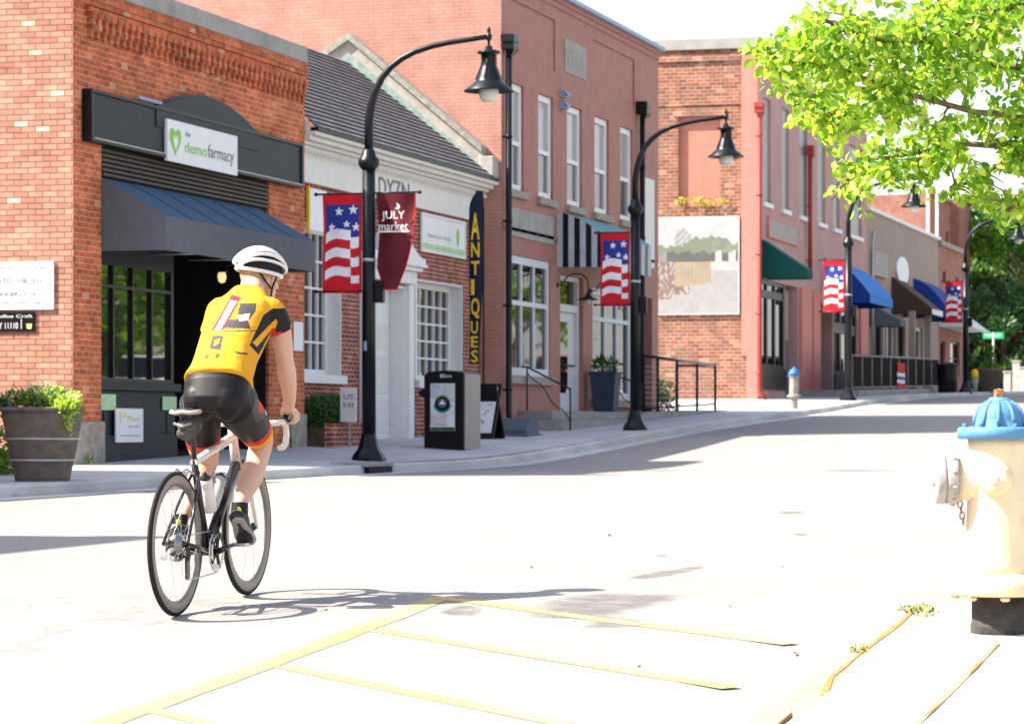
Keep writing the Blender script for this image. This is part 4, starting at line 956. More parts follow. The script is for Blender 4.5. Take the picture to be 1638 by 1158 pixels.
h = SH[0]; window(b4, h[0]+.01, h[1]-.01, 1.75, h[3]-.01, P4+.05, 3, 1, fw=.1, mw=.22, fm='black', bars=[3.9])
part('bulkhead', 'black', b4, lambda mb: mb.box(h[0]+.01, h[1]-.01, P4-.04, P4+.2, 1.1, 1.745))
h3 = SH[3]; window(b4, h3[0]+.01, h3[1]-.01, 1.75, h3[3]-.01, P4+.05, 3, 1, fw=.12, mw=.35, fm='black', bars=[3.3])
part('bulkhead', 'black', b4, lambda mb: mb.box(h3[0]+.01, h3[1]-.01, P4-.04, P4+.2, 1.1, 1.745))
part('pale_door_panel', 'tan', b4, lambda mb: mb.box(SH[1][0]+.1, SH[1][1]-.2, P4+.25, P4+.3, 2.65, 4.2))
part('grey_door_panel', 'greycan', b4, lambda mb: mb.box(SH[1][0]+.1, SH[1][1]-.2, P4+.25, P4+.3, .85, 2.3))
downpipe(1213, P4, .07, 9.0, .75, 0, 'redpipe', 'red drainpipe at the near corner of the rose pink building beside the coral strip', hw=.14)
downpipe(1294.5, P4, .07, 8.5, 4.4, 0, 'redpipe', 'red drainpipe running down the middle of the rose pink front above the awnings', hw=.14, foot=False)
o, a0, a1, z0, z1 = board('blank_shop_sign', 1227, 1274, 349, 377, P4-.0, 'stucco', 'long pale blank sign board above the dark green awning', 'coral', thick=.06)
# mural
my0, mz1 = C(1181, 348, X4-.05); my1, mz0 = C(1052, 502, X4-.05)
PAL = [(.60,.62,.64), (.46,.49,.50), (.22,.30,.16), (.12,.13,.12), (.52,.38,.17), (.34,.16,.11), (.48,.46,.44), (.30,.28,.27), (.62,.60,.57), (.25,.34,.2)]
PM = [mat('mural_paint', tuple(.56*(v_*.6+.4*sum(c)/3)+.025 for v_ in c), .6, var=.10, scale=4) for c in PAL]
def mural(u, v):                                # u from left, v from top
    n = math.sin(u*31+v*17)*.012+math.sin(u*67-v*43)*.010
    hill = .24-.10*math.exp(-((u-.52)/.13)**2)-.09*math.exp(-((u-.78)/.14)**2)+.06*abs(math.sin(u*9))*.5
    if v < hill+n+.03:
        if ((u-.32)/.12)**2+((v-.22)/.13)**2+n*6 < .8: return 1 if (int(u*40)+int(v*47)) % 3 else 7
        return 0 if n > -.012 else 8
    if v < .36+n: return 2 if u < .68 else (9 if n > 0 else 2)
    if .33 < v < .46 and u > .12: return 3 if not (.72 < u < .80 or .88 < u < .97) else 8
    if v < .46: return 7
    if .22 < u < .66 and .46 < v < .72-.12*max(0, u-.35):
        return 7 if (abs((u*22) % 1-.5) < .12 and .52 < v < .62) else 4
    if u < .22 and v < .85: return 5 if math.sin(u*55+math.sin(v*23)*2)*math.sin(v*40+math.sin(u*31)*2)+math.sin(u*170+v*90)*.4 > -.3 else 6
    if u < .40 and v < .80 and n > -.005: return 5
    if v < .55: return 8
    return 6 if math.sin(u*23+v*57)+math.sin(u*71-v*31)*.6 > -.6 else 1
mu = thing('mural_board', (X4-.05, my0, mz0), 'large square painted mural board of an old street scene on the weathered brick end wall', 'mural')
def f(mb):
    nu, nv = 110, 120
    vs = [(X4-.085, my1+(my0-my1)*i/nu, mz1+(mz0-mz1)*j/nv) for i in range(nu+1) for j in range(nv+1)]
    o = len(mb.v); mb.v += vs
    for i in range(nu):
        for j in range(nv):
            mb.f.append((i*(nv+1)+j, (i+1)*(nv+1)+j, (i+1)*(nv+1)+j+1, i*(nv+1)+j+1)); mb.m.append(mural((i+.5)/nu, (j+.5)/nv)); mb.sm.append(False)
part('painted_face', PM, mu, f, fix=False)
part('backing_board', 'white', mu, lambda mb: mb.box(X4-.08, X4-.004, my0-.03, my1+.03, mz0-.03, mz1+.03))
# awnings
GX0 = AX(1217, P4); GD = 1.35
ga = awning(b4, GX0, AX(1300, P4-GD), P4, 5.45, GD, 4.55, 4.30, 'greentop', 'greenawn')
def dome(parent, X0, X1, P, D, Zb, H, m, nm='awning'):
    mb = MB(); nu, nv = 16, 10; xc = (X0+X1)/2; hw = (X1-X0)/2; vs = []
    for i in range(nu+1):
        for j in range(nv+1):
            u = -1+2*i/nu; t = j/nv*math.pi/2
            sx = u; prof = (1-abs(sx)**3.5)**.45 if abs(sx) < 1 else 0
            vs.append((xc+hw*sx, P-D*math.sin(t)*(.25+.75*prof), Zb+H*math.cos(t)*(.45+.55*prof)))
    mb.add(vs, [(i*(nv+1)+j, (i+1)*(nv+1)+j, (i+1)*(nv+1)+j+1, i*(nv+1)+j+1) for i in range(nu) for j in range(nv)], 0, True)
    a = mb.build(nm, M[m], parent, solid=.01)
    for s_ in (0, 1):
        e = MB(); i = 0 if s_ == 0 else nu; pts = [vs[i*(nv+1)+j] for j in range(nv+1)]+[(vs[i*(nv+1)][0], P, Zb)]
        e.add(pts, [tuple(range(len(pts)))]); e.build('end_panel', M['navyawn'], a)
    return a
awning(b4, AX(1318, P4), AX(1428, P4-1.5), P4, 5.45, 1.5, 4.28, 4.0, 'blueawn', 'blueawn', curve=.24, msides='navyawn')
# ------------------------------------------------------------------ tan building
P5 = 17.0; X5 = X4b+.02; X5b = AX(1501, P5); ZT5 = 7.62
b5 = thing('tan_building', ((X5+X5b)/2, P5, 1.2), 'plain taupe rendered shop building with white capping and shop windows behind the patio fence', 'building')
SW5 = [(AX(1396, P5), AX(1412, P5), 2.2, 3.9, .3), (AX(1415, P5), AX(1433, P5), 2.2, 3.9, .3), (AX(1436, P5), AX(1448, P5), 2.2, 3.9, .3), (AX(1456, P5), AX(1476, P5), 2.2, 3.9, .3)]
def f(mb):
    facade(mb, X5, X5b, -.5, ZT5, P5, SW5); shell(mb, X5, X5b, P5, 15, -1, ZT5)
part('front_wall', 'tan', b5, f)
part('coping', 'white', b5, lambda mb: mb.box(X5, X5b+.05, P5-.12, P5+.3, ZT5+.002, ZT5+.13))
for k, h in enumerate(SW5):
    window(b5, h[0]+.01, h[1]-.01, h[2], h[3]-.01, P5+.1, 2 if k != 2 else 1, 1, fw=.12, mw=.12, fm='cream' if k % 2 else 'black')
o, a0, a1, z0, z1 = board('blank_shop_sign', 1395, 1416, 400, 440, P5-.05, 'stucco', 'beige blank sign board with rounded corners on the taupe wall left of the white oval', None, thick=.1)
ovx, ovz = A(1441, 433, P5)
o = MB(); n = 28; rx_, rz_ = (AX(1450.5, P5)-AX(1432, P5))/2, .52
o.prism([(ovx+rx_*math.cos(2*math.pi*k/n), P5-.09, ovz+rz_*math.sin(2*math.pi*k/n)) for k in range(n)], (0, .085, 0))
o = o.build('oval_sign', M['spec'], bevel=.01); tag(o, 'white oval sign on the taupe wall above the brown awning', 'sign')
awning(b5, AX(1400, P5), AX(1450, P5-1.3), P5, 4.35, 1.1, 3.75, 3.55, 'greycan', 'greycan')
awning(b5, AX(1426, P5), AX(1508, P5-1.5), P5, 5.55, 1.5, 4.35, 4.15, 'brownawn', 'cream', msides='brownawn')
awning(b5, AX(1461, P5), AX(1516, P5-1.3)+4, P5, 5.75, 1.3, 4.6, 4.2, 'navyawn', 'navyawn', msides='navyawn', curve=.2)
for x in (AX(1461, P5-1.3), AX(1486, P5-1.3)): part('porch_column', 'tan', b5, lambda mb: mb.box(x, x+.22, P5-1.35, P5-1.13, .5, 4.14))
pp = thing('wall_conduit', (X5, P5, 1.8), 'grey service pipe at the joint between the rose and taupe buildings', 'pipe')
part('pipe', 'galv', pp, lambda mb: mb.tube([(X5+.5, P5-.12, 1.5), (X5+.5, P5-.12, 6.6), (X5+.9, P5-.1, 6.9)], .05, 8))
# patio fence
fy = 15.35; fa, fb = AX(1361, fy), AX(1500, fy)
pf = thing('patio_fence', (fa, fy, 1.0), 'dark screened patio fence with pale metal posts in front of the taupe building', 'fence')
zt = lambda x: 2.0+.30*(x-fa)/(fb-fa)+.0; zb = lambda x: G(x, fy)+.28
M['mesh'] = mat('dark_fence_screen', (.018, .014, .013), .95, var=.3, spec=.05)
M['rail'] = mat('pale_metal_rail', (.24, .21, .19), .6)
n = 10
for k in range(n+1):
    x = fa+(fb-fa)*k/n
    part('post', 'rail', pf, lambda mb: mb.tube([(x, fy-.03, zb(x)-.3), (x, fy-.03, 2.2+.3*(x-fa)/(fb-fa))], .028, 6))
zt = lambda x: 2.2+.30*(x-fa)/(fb-fa)
for k in range(n):
    xa, xb = fa+(fb-fa)*k/n, fa+(fb-fa)*(k+1)/n
    part('screen_panel', 'mesh', pf, lambda mb: mb.quad((xa, fy, zb(xa)), (xb, fy, zb(xb)), (xb, fy, zt(xb)-.04), (xa, fy, zt(xa)-.04)), solid=.02)
part('top_rail', 'rail', pf, lambda mb: mb.tube([(fa, fy-.03, zt(fa)), (fb, fy-.03, zt(fb))], .035, 6))
part('bottom_rail', 'rail', pf, lambda mb: mb.tube([(fa, fy-.03, zb(fa)), (fb, fy-.03, zb(fb))], .03, 6))
part('base_kerb', 'steps', pf, lambda mb: mb.prism([(fa, fy-.25, G(fa, fy)-.2), (fb, fy-.25, G(fb, fy)-.2), (fb, fy-.25, G(fb, fy)+.2), (fa, fy-.25, G(fa, fy)+.2)], (0, 2.0, 0)))
fp = thing('hanging_poster', (AX(1443, fy-.1), fy-.1, 1.6), 'small red and white poster hanging on the dark patio fence', 'poster')
fx0, fx1 = AX(1437, fy-.1), AX(1449, fy-.1)
M['redcloth'] = mat('red_cloth', (.50, .012, .02), .75)
M['whitecloth'] = mat('white_cloth', (.70, .71, .74), .75)
M['bluecloth'] = mat('navy_blue_cloth', (.02, .035, .22), .75)
M['maroon'] = mat('maroon_cloth', (.105, .010, .016), .75)
part('cloth', [M['redcloth'], M['whitecloth'], M['greycan']], fp, lambda mb: [mb.box(fx0, fx1, fy-.075, fy-.055, 1.25+k*.115, 1.365+k*.115, (1 if k in (2, 4) else 2 if k == 3 else 0)) for k in range(8)], fix=False)

# ------------------------------------------------------------------ buildings beyond
def plain_block(nm, X0, X1, P, D, Z1, m, label, holes, capm='cap', wm='glass'):
    o = thing(nm, ((X0+X1)/2, P, 1.4), label, 'building')
    def f(mb): facade(mb, X0, X1, -1, Z1, P, [(*h, .2) for h in holes]); shell(mb, X0, X1, P, D, -1, Z1)
    part('wall', m, o, f); part('coping', capm, o, lambda mb: mb.box(X0-.1, X1+.1, P-.15, P+.3, Z1+.002, Z1+.2))
    for h in holes: window(o, h[0]+.01, h[1]-.01, h[2]+.01, h[3]-.01, P+.1, 1, 2, fw=.08, fm='black', pm=wm)
    return o
X6 = X5b+.02; X6b = AX(1541, 17.0)
def hz(x0, x1, y0, y1, P): return (AX(x0, P), AX(x1, P), A(x0, y1, P)[1], A(x0, y0, P)[1])
b6 = plain_block('brick_building', X6, X6b, 17.0, 10, 7.45, 'brick6', 'low dark brick building just beyond the taupe one, with narrow windows and stone coping', [hz(1508, 1513, 434, 452, 17.0), hz(1529, 1533, 443, 460, 17.0), hz(1504, 1512, 545, 615, 17.), hz(1520, 1535, 545, 600, 17.)], 'stone')
part('cream_awning', 'cream', b6, lambda mb: mb.prism([(X6+.2, 17, 5.0), (X6+.2, 15.8, 4.1), (X6+.2, 17, 4.1)], (7.5, 0, 0)))
P7 = 22.0; X7 = AX(1488, P7)
b7 = plain_block('brick_building', X7, AX(1534, P7), P7, 18, 12.1, 'brick6', 'taller brick building with curved gable rising behind the taupe building', [hz(1513, 1517, 370, 390, P7), hz(1525, 1529, 376, 396, P7)], 'brick6')
part('roof_post', 'spec', b7, lambda mb: [mb.box(x, x+.12, 19.0, 19.12, 7, z) for x, z in ((AX(1486, 19), 13.2), (AX(1500.5, 19), 11.5))])
P8 = 21.5; X8 = AX(1535, P8)
b8 = plain_block('brick_building', X8, AX(1553, P8), P8, 14, 12.4, 'brick6', 'distant brick building beside the park trees, right of the curved gable', [], 'brick6')

# ------------------------------------------------------------------ street lamps (one built, the others copied)
lamp_x, lamp_y = 44.9, 14.55
def make_lamp():
    x, y = lamp_x, lamp_y; z = G(x, y)
    o = thing('street_lamp', (x, y, z), '', 'street lamp', 'black gooseneck street lamps along the far kerb')
    m = 'blackgloss'
    part('base', m, o, lambda mb: mb.lathe([(.26, -.05), (.26, .04), (.24, .09), (.17, .18), (.145, .26), (.125, .34), (.105, .42)], (x, y, z), 8, smooth=False, a0=R(22.5)), bevel=.008)
    part('pole', m, o, lambda mb: mb.tube([(x, y, z+.40), (x, y, z+4.42)], [.108, .098], 12))
    def f(mb):
        mb.lathe([(.10, 4.38), (.115, 4.40), (.15, 4.44), (.165, 4.50), (.15, 4.55), (.11, 4.60), (.10, 4.66), (.075, 4.70)], (x, y, z), 16)
    part('collar', m, o, f)
    arc = [(0, 4.62), (0, 5.12), (.035, 5.35), (.10, 5.56), (.20, 5.76), (.34, 5.92), (.52, 6.05), (.74, 6.15), (1.0, 6.22), (1.3, 6.27), (1.6, 6.30), (1.86, 6.33)]
    part('arm', m, o, lambda mb: mb.tube([(x, y-a, z+b) for a, b in arc], [.072, .068, .064, .06, .056, .052, .05, .048, .045, .042, .04, .038], 10))
    hy, hz_ = y-1.88, z+6.33
    def f(mb):
        mb.lathe([(.0, .16), (.025, .13), (.035, .09), (.02, .06), (.045, .03), (.05, 0), (.045, -.04), (.02, -.07), (.018, -.16)], (x, hy, hz_), 12)
    part('finial', m, o, f)
    sh = None
    def f(mb):
        mb.lathe([(.0, -.13), (.05, -.14), (.06, -.19), (.17, -.22), (.175, -.25), (.115, -.26), (.11, -.42), (.125, -.46), (.19, -.62), (.20, -.66), (.215, -.68), (.37, -.80), (.375, -.82), (.20, -.76), (.10, -.70)], (x, hy, hz_), 28)
    sh = part('lamp_shade', m, o, f)
    part('lamp_glass', 'lampglass', sh, lambda mb: mb.lathe([(.14, -.74), (.15, -.85), (.135, -.93), (.09, -.97), (.0, -.98)], (x, hy, hz_), 20))
    def f(mb):
        for k in range(6):
            a = k*math.pi/3; c, s_ = math.cos(a), math.sin(a)
            mb.tube([(x+.112*c, hy+.112*s_, hz_-.27), (x+.115*c, hy+.115*s_, hz_-.43), (x+.20*c, hy+.20*s_, hz_-.64)], .010, 5)
    part('shade_rib', m, sh, f)
    part('junction_box', 'black', o, lambda mb: mb.box(x-.06, x+.06, y-.24, y-.10, z+2.38, z+2.72), bevel=.01)
    for zz, w_ in ((4.03, 1), (2.56, 1)):
        part('banner_bracket', m, o, lambda mb: (mb.tube([(x, y-.02, z+zz), (x, y+.83, z+zz)], .014, 8), mb.ell((x, y+.84, z+zz), (.03, .035, .03), 10)))
    part('grip_band', 'galv', o, lambda mb: mb.lathe([(.112, 3.0), (.112, 3.05)], (x, y, z), 12))
    return o
lamp = make_lamp()
lamp['label'] = 'nearest and largest black gooseneck street lamp, beside the litter bin, carrying two banners'
part('banner_bracket', 'blackgloss', lamp, lambda mb: (mb.tube([(lamp_x, lamp_y+.02, lamp.location.z+4.035), (lamp_x, lamp_y-.78, lamp.location.z+4.035)], .014, 8), mb.ell((lamp_x, lamp_y-.8, lamp.location.z+4.035), (.03, .035, .03), 10)))
part('sticker', 'bluetrim', lamp, lambda mb: mb.box(lamp_x-.112, lamp_x-.104, lamp_y-.0, lamp_y+.045, lamp.location.z+1.66, lamp.location.z+1.80))
def rowlamp(x, y, label, s=1.0):
    c = copy_tree(lamp); c.location = (x, y, G(x, y)); c['label'] = label; c.scale = (s, s, s)
    return c
lampB = rowlamp(62.1, 14.42, 'second black gooseneck street lamp, standing in front of the ramp railing and striped awning')
lampC = rowlamp(89.0, 14.4, 'third black gooseneck street lamp at the patio fence end, its arm hidden in bright leaves')
lampD = rowlamp(113.6, 14.1, 'fourth black gooseneck street lamp by the black litter barrel, in front of the trees')
lampE = rowlamp(168, 20.5, 'small farthest black street lamp with two flag banners in front of the dark trees')
for c in (lampB, lampC, lampD):               # only the first and last lamp have a bracket on the street side
    for ch in list(c.children):
        if ch.name.startswith('banner_bracket') or ch.name.startswith('sticker'):
            ys = [v.co.y for v in ch.data.vertices] if ch.type == 'MESH' else [0]
            if min(ys) < -.5 or ch.name.startswith('sticker'): bpy.data.objects.remove(ch)
# banners
def flag(u, v, t=0):
    if u < .07 or u > .93 or v < .10 or v > .90: return 0
    s_ = .085*(1-(min(u, .72)/.72)**.8) if u < .72 else .085
    s_ = s_-.03*math.sin(u*6)
    if v < .335+s_*.9:
        for (a, b, r) in ((.22, .33, .11), (.42, .17, .12), (.78, .155, .13), (.62, .30, .10), (.86, .33, .12)):
            du, dv = (u-a)*.62, (v-b)*1.48; rr = math.hypot(du, dv); th = math.atan2(du, -dv)
            k = (th % (2*math.pi/5))-math.pi/5
            lim = r*.62*(.40/math.cos(math.pi/5-abs(k))) if False else r*.60*(.42+.58*(abs(k)/(math.pi/5))**1.6)
            if rr < lim: return 1
        return 2
    q = (v-s_-.335)/.083
    if q < 1.2: return 1
    return 0 if int((q-1.2)/1.12) % 2 == 0 else 1
def make_banner(fn, mats, wind, w=.62, h=1.49, outline=None):
    nu, nv = 62, 149; mb = MB(); vs = []; mis = []
    for i in range(nu+1):
        for j in range(nv+1):
            u, v = i/nu, j/nv
            uu = u if outline is None else outline(u, v)
            vs.append((wind*(.035*math.sin(v*5+u*2)+.02*math.sin(u*7+1.1))*math.sin(min(1, v*1.2)*math.pi*.95), w*(1-uu), -h*v*(1 if outline is None else 1)))
    mb.v = vs
    for i in range(nu):
        for j in range(nv):
            mb.f.append((i*(nv+1)+j, (i+1)*(nv+1)+j, (i+1)*(nv+1)+j+1, i*(nv+1)+j+1)); mb.m.append(fn((i+.5)/nu, (j+.5)/nv)); mb.sm.append(True)
    me = bpy.data.meshes.new('banner'); me.from_pydata(mb.v, [], mb.f)
    for m in mats: me.materials.append(m)
    me.polygons.foreach_set('material_index', mb.m); me.polygons.foreach_set('use_smooth', mb.sm)
    return me
FM = [M['redcloth'], M['whitecloth'], M['bluecloth']]
fme = make_banner(flag, FM, 1.0)
BG = 'flag banners on the street lamps'
def put_banner(l, off, label, me=fme, s=1.0, group=BG):
    o = bpy.data.objects.new('banner', me); COL.objects.link(o); o.location = (l.location.x-.0, l.location.y+off, l.location.z+4.02*s)
    o.scale = (s, s, s); tag(o, label, 'banner', group); md = o.modifiers.new('thick', 'SOLIDIFY'); md.thickness = .006; return o
put_banner(lamp, .115, 'large stars and stripes banner beside the blue awning, left of the nearest lamp post')
put_banner(lampB, .115, 'stars and stripes banner left of the second lamp post, over the blue planter')
put_banner(lampC, .115, 'stars and stripes banner left of the third lamp post, beside the bright blue awning')
put_banner(lampD, .115, 'stars and stripes banner left of the fourth lamp post, over the black barrel')
put_banner(lampE, .115, 'tiny stars and stripes banner on the left side of the farthest lamp post', s=1.0)
put_banner(lampE, -.74, 'tiny stars and stripes banner on the right side of the farthest lamp post', s=1.0)
def mar_out(u, v): 
    L_ = .0+.04*v+.35*max(0, v-.78)**1.0*2.2*(.22/.22); Rr = 1-.10*v-.42*max(0, v-.45)**1.5*2.2
    return L_+(Rr-L_)*u
mme = make_banner(lambda u, v: 1 if (u > .96 or v > .985) else 0, [M['maroon'], M['redcloth']], 2.6, w=.62, h=1.45, outline=mar_out)
mb_ = put_banner(lamp, -.735, 'maroon banner with white lettering on the right side of the nearest lamp post', mme, group=None)
bx, by, bz = mb_.location
def f(mb): 
    mb.box(bx-.075, bx-.06, by+.07, by+.55, bz-.585, bz-.565)
for s_, a, b, zz, hh in (('JULY', .12, .48, -.42, .15), ('market', .07, .53, -.56, .13)):
    mb = text(s_, 'lettering', M['wht_text'], mb_, (bx-.075, by+.62-a*.95, bz+zz), (0,-1,0), (0,0,1), (b-a), hh, depth=.004)
part('underline', 'wht_text', mb_, f)
part('flame_emblem', 'wht_text', mb_, lambda mb: mb.prism([(bx-.075, by+.30, bz-.24), (bx-.075, by+.26, bz-.19), (bx-.075, by+.28, bz-.14), (bx-.075, by+.25, bz-.16), (bx-.075, by+.22, bz-.20), (bx-.075, by+.24, bz-.24)], (.005, 0, 0)))
mm2 = put_banner(lampE, -2.6, 'tiny maroon banner by the green street sign far away', mme, group=None)

# ------------------------------------------------------------------ feather flag
ffY = 16.75; ffx = AX(752, ffY); ffz0, ffz1 = A(752, 640, ffY)[1], A(760, 308, ffY)[1]
ff = thing('feather_flag', (ffx, ffY, ffz0), 'tall narrow dark blue feather flag with yellow vertical lettering by the drainpipe', 'flag')
yl = lambda px: C(px, 0, ffx)[0]
y0_, y1_ = yl(751), yl(773)
def f(mb):
    n = 30; L_ = []; R_ = []
    for k in range(n+1):
        t = k/n; z = ffz0+.7+(ffz1-ffz0-.7)*t
        wdt = (y0_-y1_)*(1-.38*max(0, .45-t)/.45); top = max(0, t-.9)/.1
        L_.append((ffx+.03*math.sin(t*6), y0_-(y0_-y1_)*.55*top**1.8, z)); R_.append((ffx+.02*math.sin(t*6+2), y0_-wdt-.0*top, z))
    mb.add(L_+R_, [(i, i+1, n+2+i, n+1+i) for i in range(n)], 0, True)
part('cloth', 'bluedark' if 'bluedark' in M else M.setdefault('bluedark', mat('dark_navy_cloth', (.010, .016, .045), .8)), ff, f, solid=.01)
part('pole', 'black', ff, lambda mb: mb.tube([(ffx+.02, y1_-.0, ffz0-.3), (ffx+.02, y1_, ffz1-.35), (ffx+.02, y1_+.06, ffz1-.08), (ffx+.02, y0_-.12, ffz1)], .018, 8))
zc_ = [(341, 384), (388, 412), (418, 440), (447, 472), (477, 510), (514, 534), (538, 556), (560, 580)]
for ch, (pa, pb) in zip('ANTIQUES', zc_):
    za = C(760, pb, ffx)[1]; zb_ = C(760, pa, ffx)[1]
    fade = 1 if ch in 'ANTIQ' else .55
    text(ch, 'lettering', M['yel_text'], ff, (ffx-.045, y0_-.045, za), (0,-1,0), (0,0,1), (y0_-y1_)*(.62 if ch != 'I' else .25)*(1 if fade == 1 else .8), zb_-za, bold=.02)

# ------------------------------------------------------------------ litter bin
BX, BY = AX(742, 14.95), 14.95
bz = G(BX, BY)-.02
bn = thing('litter_bin', (BX+.4, BY+.4, bz), 'black street litter bin with grey side and a map poster with round badge', 'litter bin')
bw = C(678, 0, BX)[0]-BY; bd = AX(768, BY)-BX; bh = 1.40
def f(mb): mb.prism([(BX, BY, bz), (BX, BY+bw, bz), (BX, BY+bw, bz+bh-.09), (BX, BY+bw-.06, bz+bh-.03), (BX, BY+bw*.5, bz+bh), (BX, BY+.05, bz+bh-.02), (BX, BY, bz+bh-.05)], (bd, 0, 0))
part('cabinet', 'black', bn, f, bevel=.02)
M['bingrey'] = mat('warm_grey_bin_side', (.26, .24, .22), .5, var=.1)
part('side_panel', 'bingrey', bn, lambda mb: mb.box(BX+.04, BX+bd-.02, BY-.012, BY+.002, bz+.03, bz+bh-.07), bevel=.01)
mp_ = part('map_poster', 'spec', bn, lambda mb: mb.box(BX-.012, BX-.002, BY+.16, BY+bw-.12, bz+.36, bz+1.17))
def f(mb):
    y0, y1, z0, z1 = BY+.16, BY+bw-.12, bz+.36, bz+1.17
    rr = random.Random(3)
    for k in range(16):
        a = (rr.uniform(y0+.01, y1-.01), rr.uniform(z0+.08, z1-.01)); b = (min(y1-.005, max(y0+.005, a[0]+rr.uniform(-.3, .3))), min(z1-.005, max(z0+.08, a[1]+rr.uniform(-.3, .3))))
        mb.tube([(BX-.014, *a), (BX-.014, (a[0]+b[0])/2+.02, (a[1]+b[1])/2), (BX-.014, *b)], .003, 4, k % 4)
    mb.box(BX-.016, BX-.0125, y0+.005, y1-.005, z0+.004, z0+.06, 4)
    mb.box(BX-.0145, BX-.0122, y0+.01, y0+.2, z0+.5, z1-.01, 5); mb.box(BX-.0145, BX-.0122, y1-.24, y1-.01, z0+.55, z1-.01, 6); mb.box(BX-.0145, BX-.0122, y1-.3, y1-.01, z0+.08, z0+.3, 7)
part('map_lines', [M['text_grey'], mat('map_pink_ink', (.5, .3, .28), .6), mat('map_teal_ink', (.2, .42, .42), .6), M['text_pale'], mat('map_green_ink', (.03, .10, .03), .6), mat('map_mint_area', (.55, .62, .56), .6), mat('map_grey_area', (.52, .56, .62), .6), mat('map_rose_area', (.66, .58, .60), .6)], mp_, f, fix=False)
cy_, cz_ = BY+bw*.5+.02, bz+.83
def ring(mb, r0, r1, x, a0=0, a1=360, mi=0, n=40):
    for k in range(n):
        t0, t1 = R(a0+(a1-a0)*k/n), R(a0+(a1-a0)*(k+1)/n)
        mb.quad((x, cy_-r0*math.cos(t0), cz_+r0*math.sin(t0)), (x, cy_-r1*math.cos(t0), cz_+r1*math.sin(t0)), (x, cy_-r1*math.cos(t1), cz_+r1*math.sin(t1)), (x, cy_-r0*math.cos(t1), cz_+r0*math.sin(t1)), mi)
def f(mb):
    ring(mb, .10, .165, BX-.020, 190, 350, 1); ring(mb, .08, .135, BX-.022, 0, 360, 0); ring(mb, .115, .138, BX-.024, 20, 160, 2); ring(mb, 0, .08, BX-.021, 0, 360, 3)
    mb.prism([(BX-.026, cy_+.06, cz_-.02), (BX-.026, cy_-.06, cz_-.02), (BX-.026, cy_-.0, cz_+.06)], (.003, 0, 0), 4)
part('round_badge', [M['black'], mat('teal_badge', (.01, .32, .36), .5), mat('green_badge', (.12, .30, .04), .5), M['greycan'], M['spec']], bn, f, fix=False)
text('Bin', 'lettering', M['wht_text'], bn, (BX-.004, BY+bw*.5+.06, bz+bh-.13), (0,-1,0), (0,0,1), .2, .06)
part('hopper_handle', 'black', bn, lambda mb: mb.prism([(BX+.06, BY+bw+.002, bz+.92), (BX+.06, BY+bw+.11, bz+.97), (BX+.06, BY+bw+.12, bz+1.04), (BX+.06, BY+bw+.002, bz+1.08)], (.45, 0, 0)), bevel=.01)
part('plinth', 'black', bn, lambda mb: mb.box(BX+.03, BX+bd-.03, BY+.02, BY+bw-.02, bz-.06, bz-.001))

# ------------------------------------------------------------------ pavement sign boards
sY = 16.0; sX = 56.6
def aframe(X, Yc, w, h, lean, label, pale=True, yaw=0):
    z = G(X, Yc)
    o = thing('sandwich_board', (X, Yc, z), label, 'sandwich board')
    M_ = Matrix.Translation((X, Yc, z)) @ Matrix.Rotation(yaw, 4, 'Z')
    fr = MB(); fr.box(-.02, .02, -w/2, w/2, 0, h); fr.xform(M_ @ Matrix.Translation((-.22, 0, 0)) @ Matrix.Rotation(lean, 4, 'Y')); fr.build('front_frame', M['black'], o, bevel=.008)
    fc = MB(); fc.box(-.028, -.021, -w/2+.06, w/2-.06, .10, h-.08); fc.xform(M_ @ Matrix.Translation((-.22, 0, 0)) @ Matrix.Rotation(lean, 4, 'Y')); p = fc.build('poster_face', M['spec'], o)
    bk = MB(); bk.box(-.02, .02, -w/2, w/2, 0, h); bk.xform(M_ @ Matrix.Translation((.22, 0, 0)) @ Matrix.Rotation(-lean, 4, 'Y')); bk.build('rear_frame', M['black'], o, bevel=.008)
    dr = MB(); rr = random.Random(5)
    for k in range(9):
        y, zz = rr.uniform(-w/2+.15, w/2-.15), rr.uniform(.2, h-.2)
        dr.tube([(-.031, y, zz), (-.031, y+rr.uniform(-.08, .08), zz+rr.uniform(-.05, .08)), (-.031, y+rr.uniform(-.12, .12), zz+rr.uniform(-.1, .1))], .007, 4)
    dr.xform(M_ @ Matrix.Translation((-.22, 0, 0)) @ Matrix.Rotation(lean, 4, 'Y')); dr.build('printed_drawing', M['text_grey'], p)
    return o
aframe(sX, sY+.1, .74, 1.08, R(18), 'leaning pavement sign board with white drawing sheet right of the litter bin', yaw=R(-14))
cb = MB(); cz0 = G(58.4, 15.85); cb.prism([(58.0, 15.6, cz0), (58.9, 15.6, cz0), (58.9, 15.6, cz0+.30), (58.35, 15.6, cz0+.34), (58.0, 15.6, cz0+.12)], (0, .55, 0)); cb.box(57.9, 59.0, 15.55, 16.2, cz0-.05, cz0+.04)
cb = cb.build('sign_weight', M['greycan'], bevel=.02); tag(cb, 'dark grey weighted base lying on the pavement behind the leaning sign board', 'sign base')
nX = AX(556, 16.6); nz = G(nX, 16.6)
t = thing('notice_board', (nX, 16.55, nz), 'small white lettered notice board at the end of the brick planter bed', 'notice board')
part('stake', 'galv', t, lambda mb: mb.box(nX-.012, nX+.012, 16.55, 16.58, nz, nz+.9))
part('board', 'spec', t, lambda mb: mb.box(nX-.03, nX-.013, 16.43, 16.72, nz+.42, nz+1.0))
for q_, (s_, za_) in enumerate((('US', .80), ('HI', .66))): text(s_, 'lettering', M['text_grey'], t, (nX-.03, 16.66, nz+za_), (0,-1,0), (0,0,1), .17, .09)

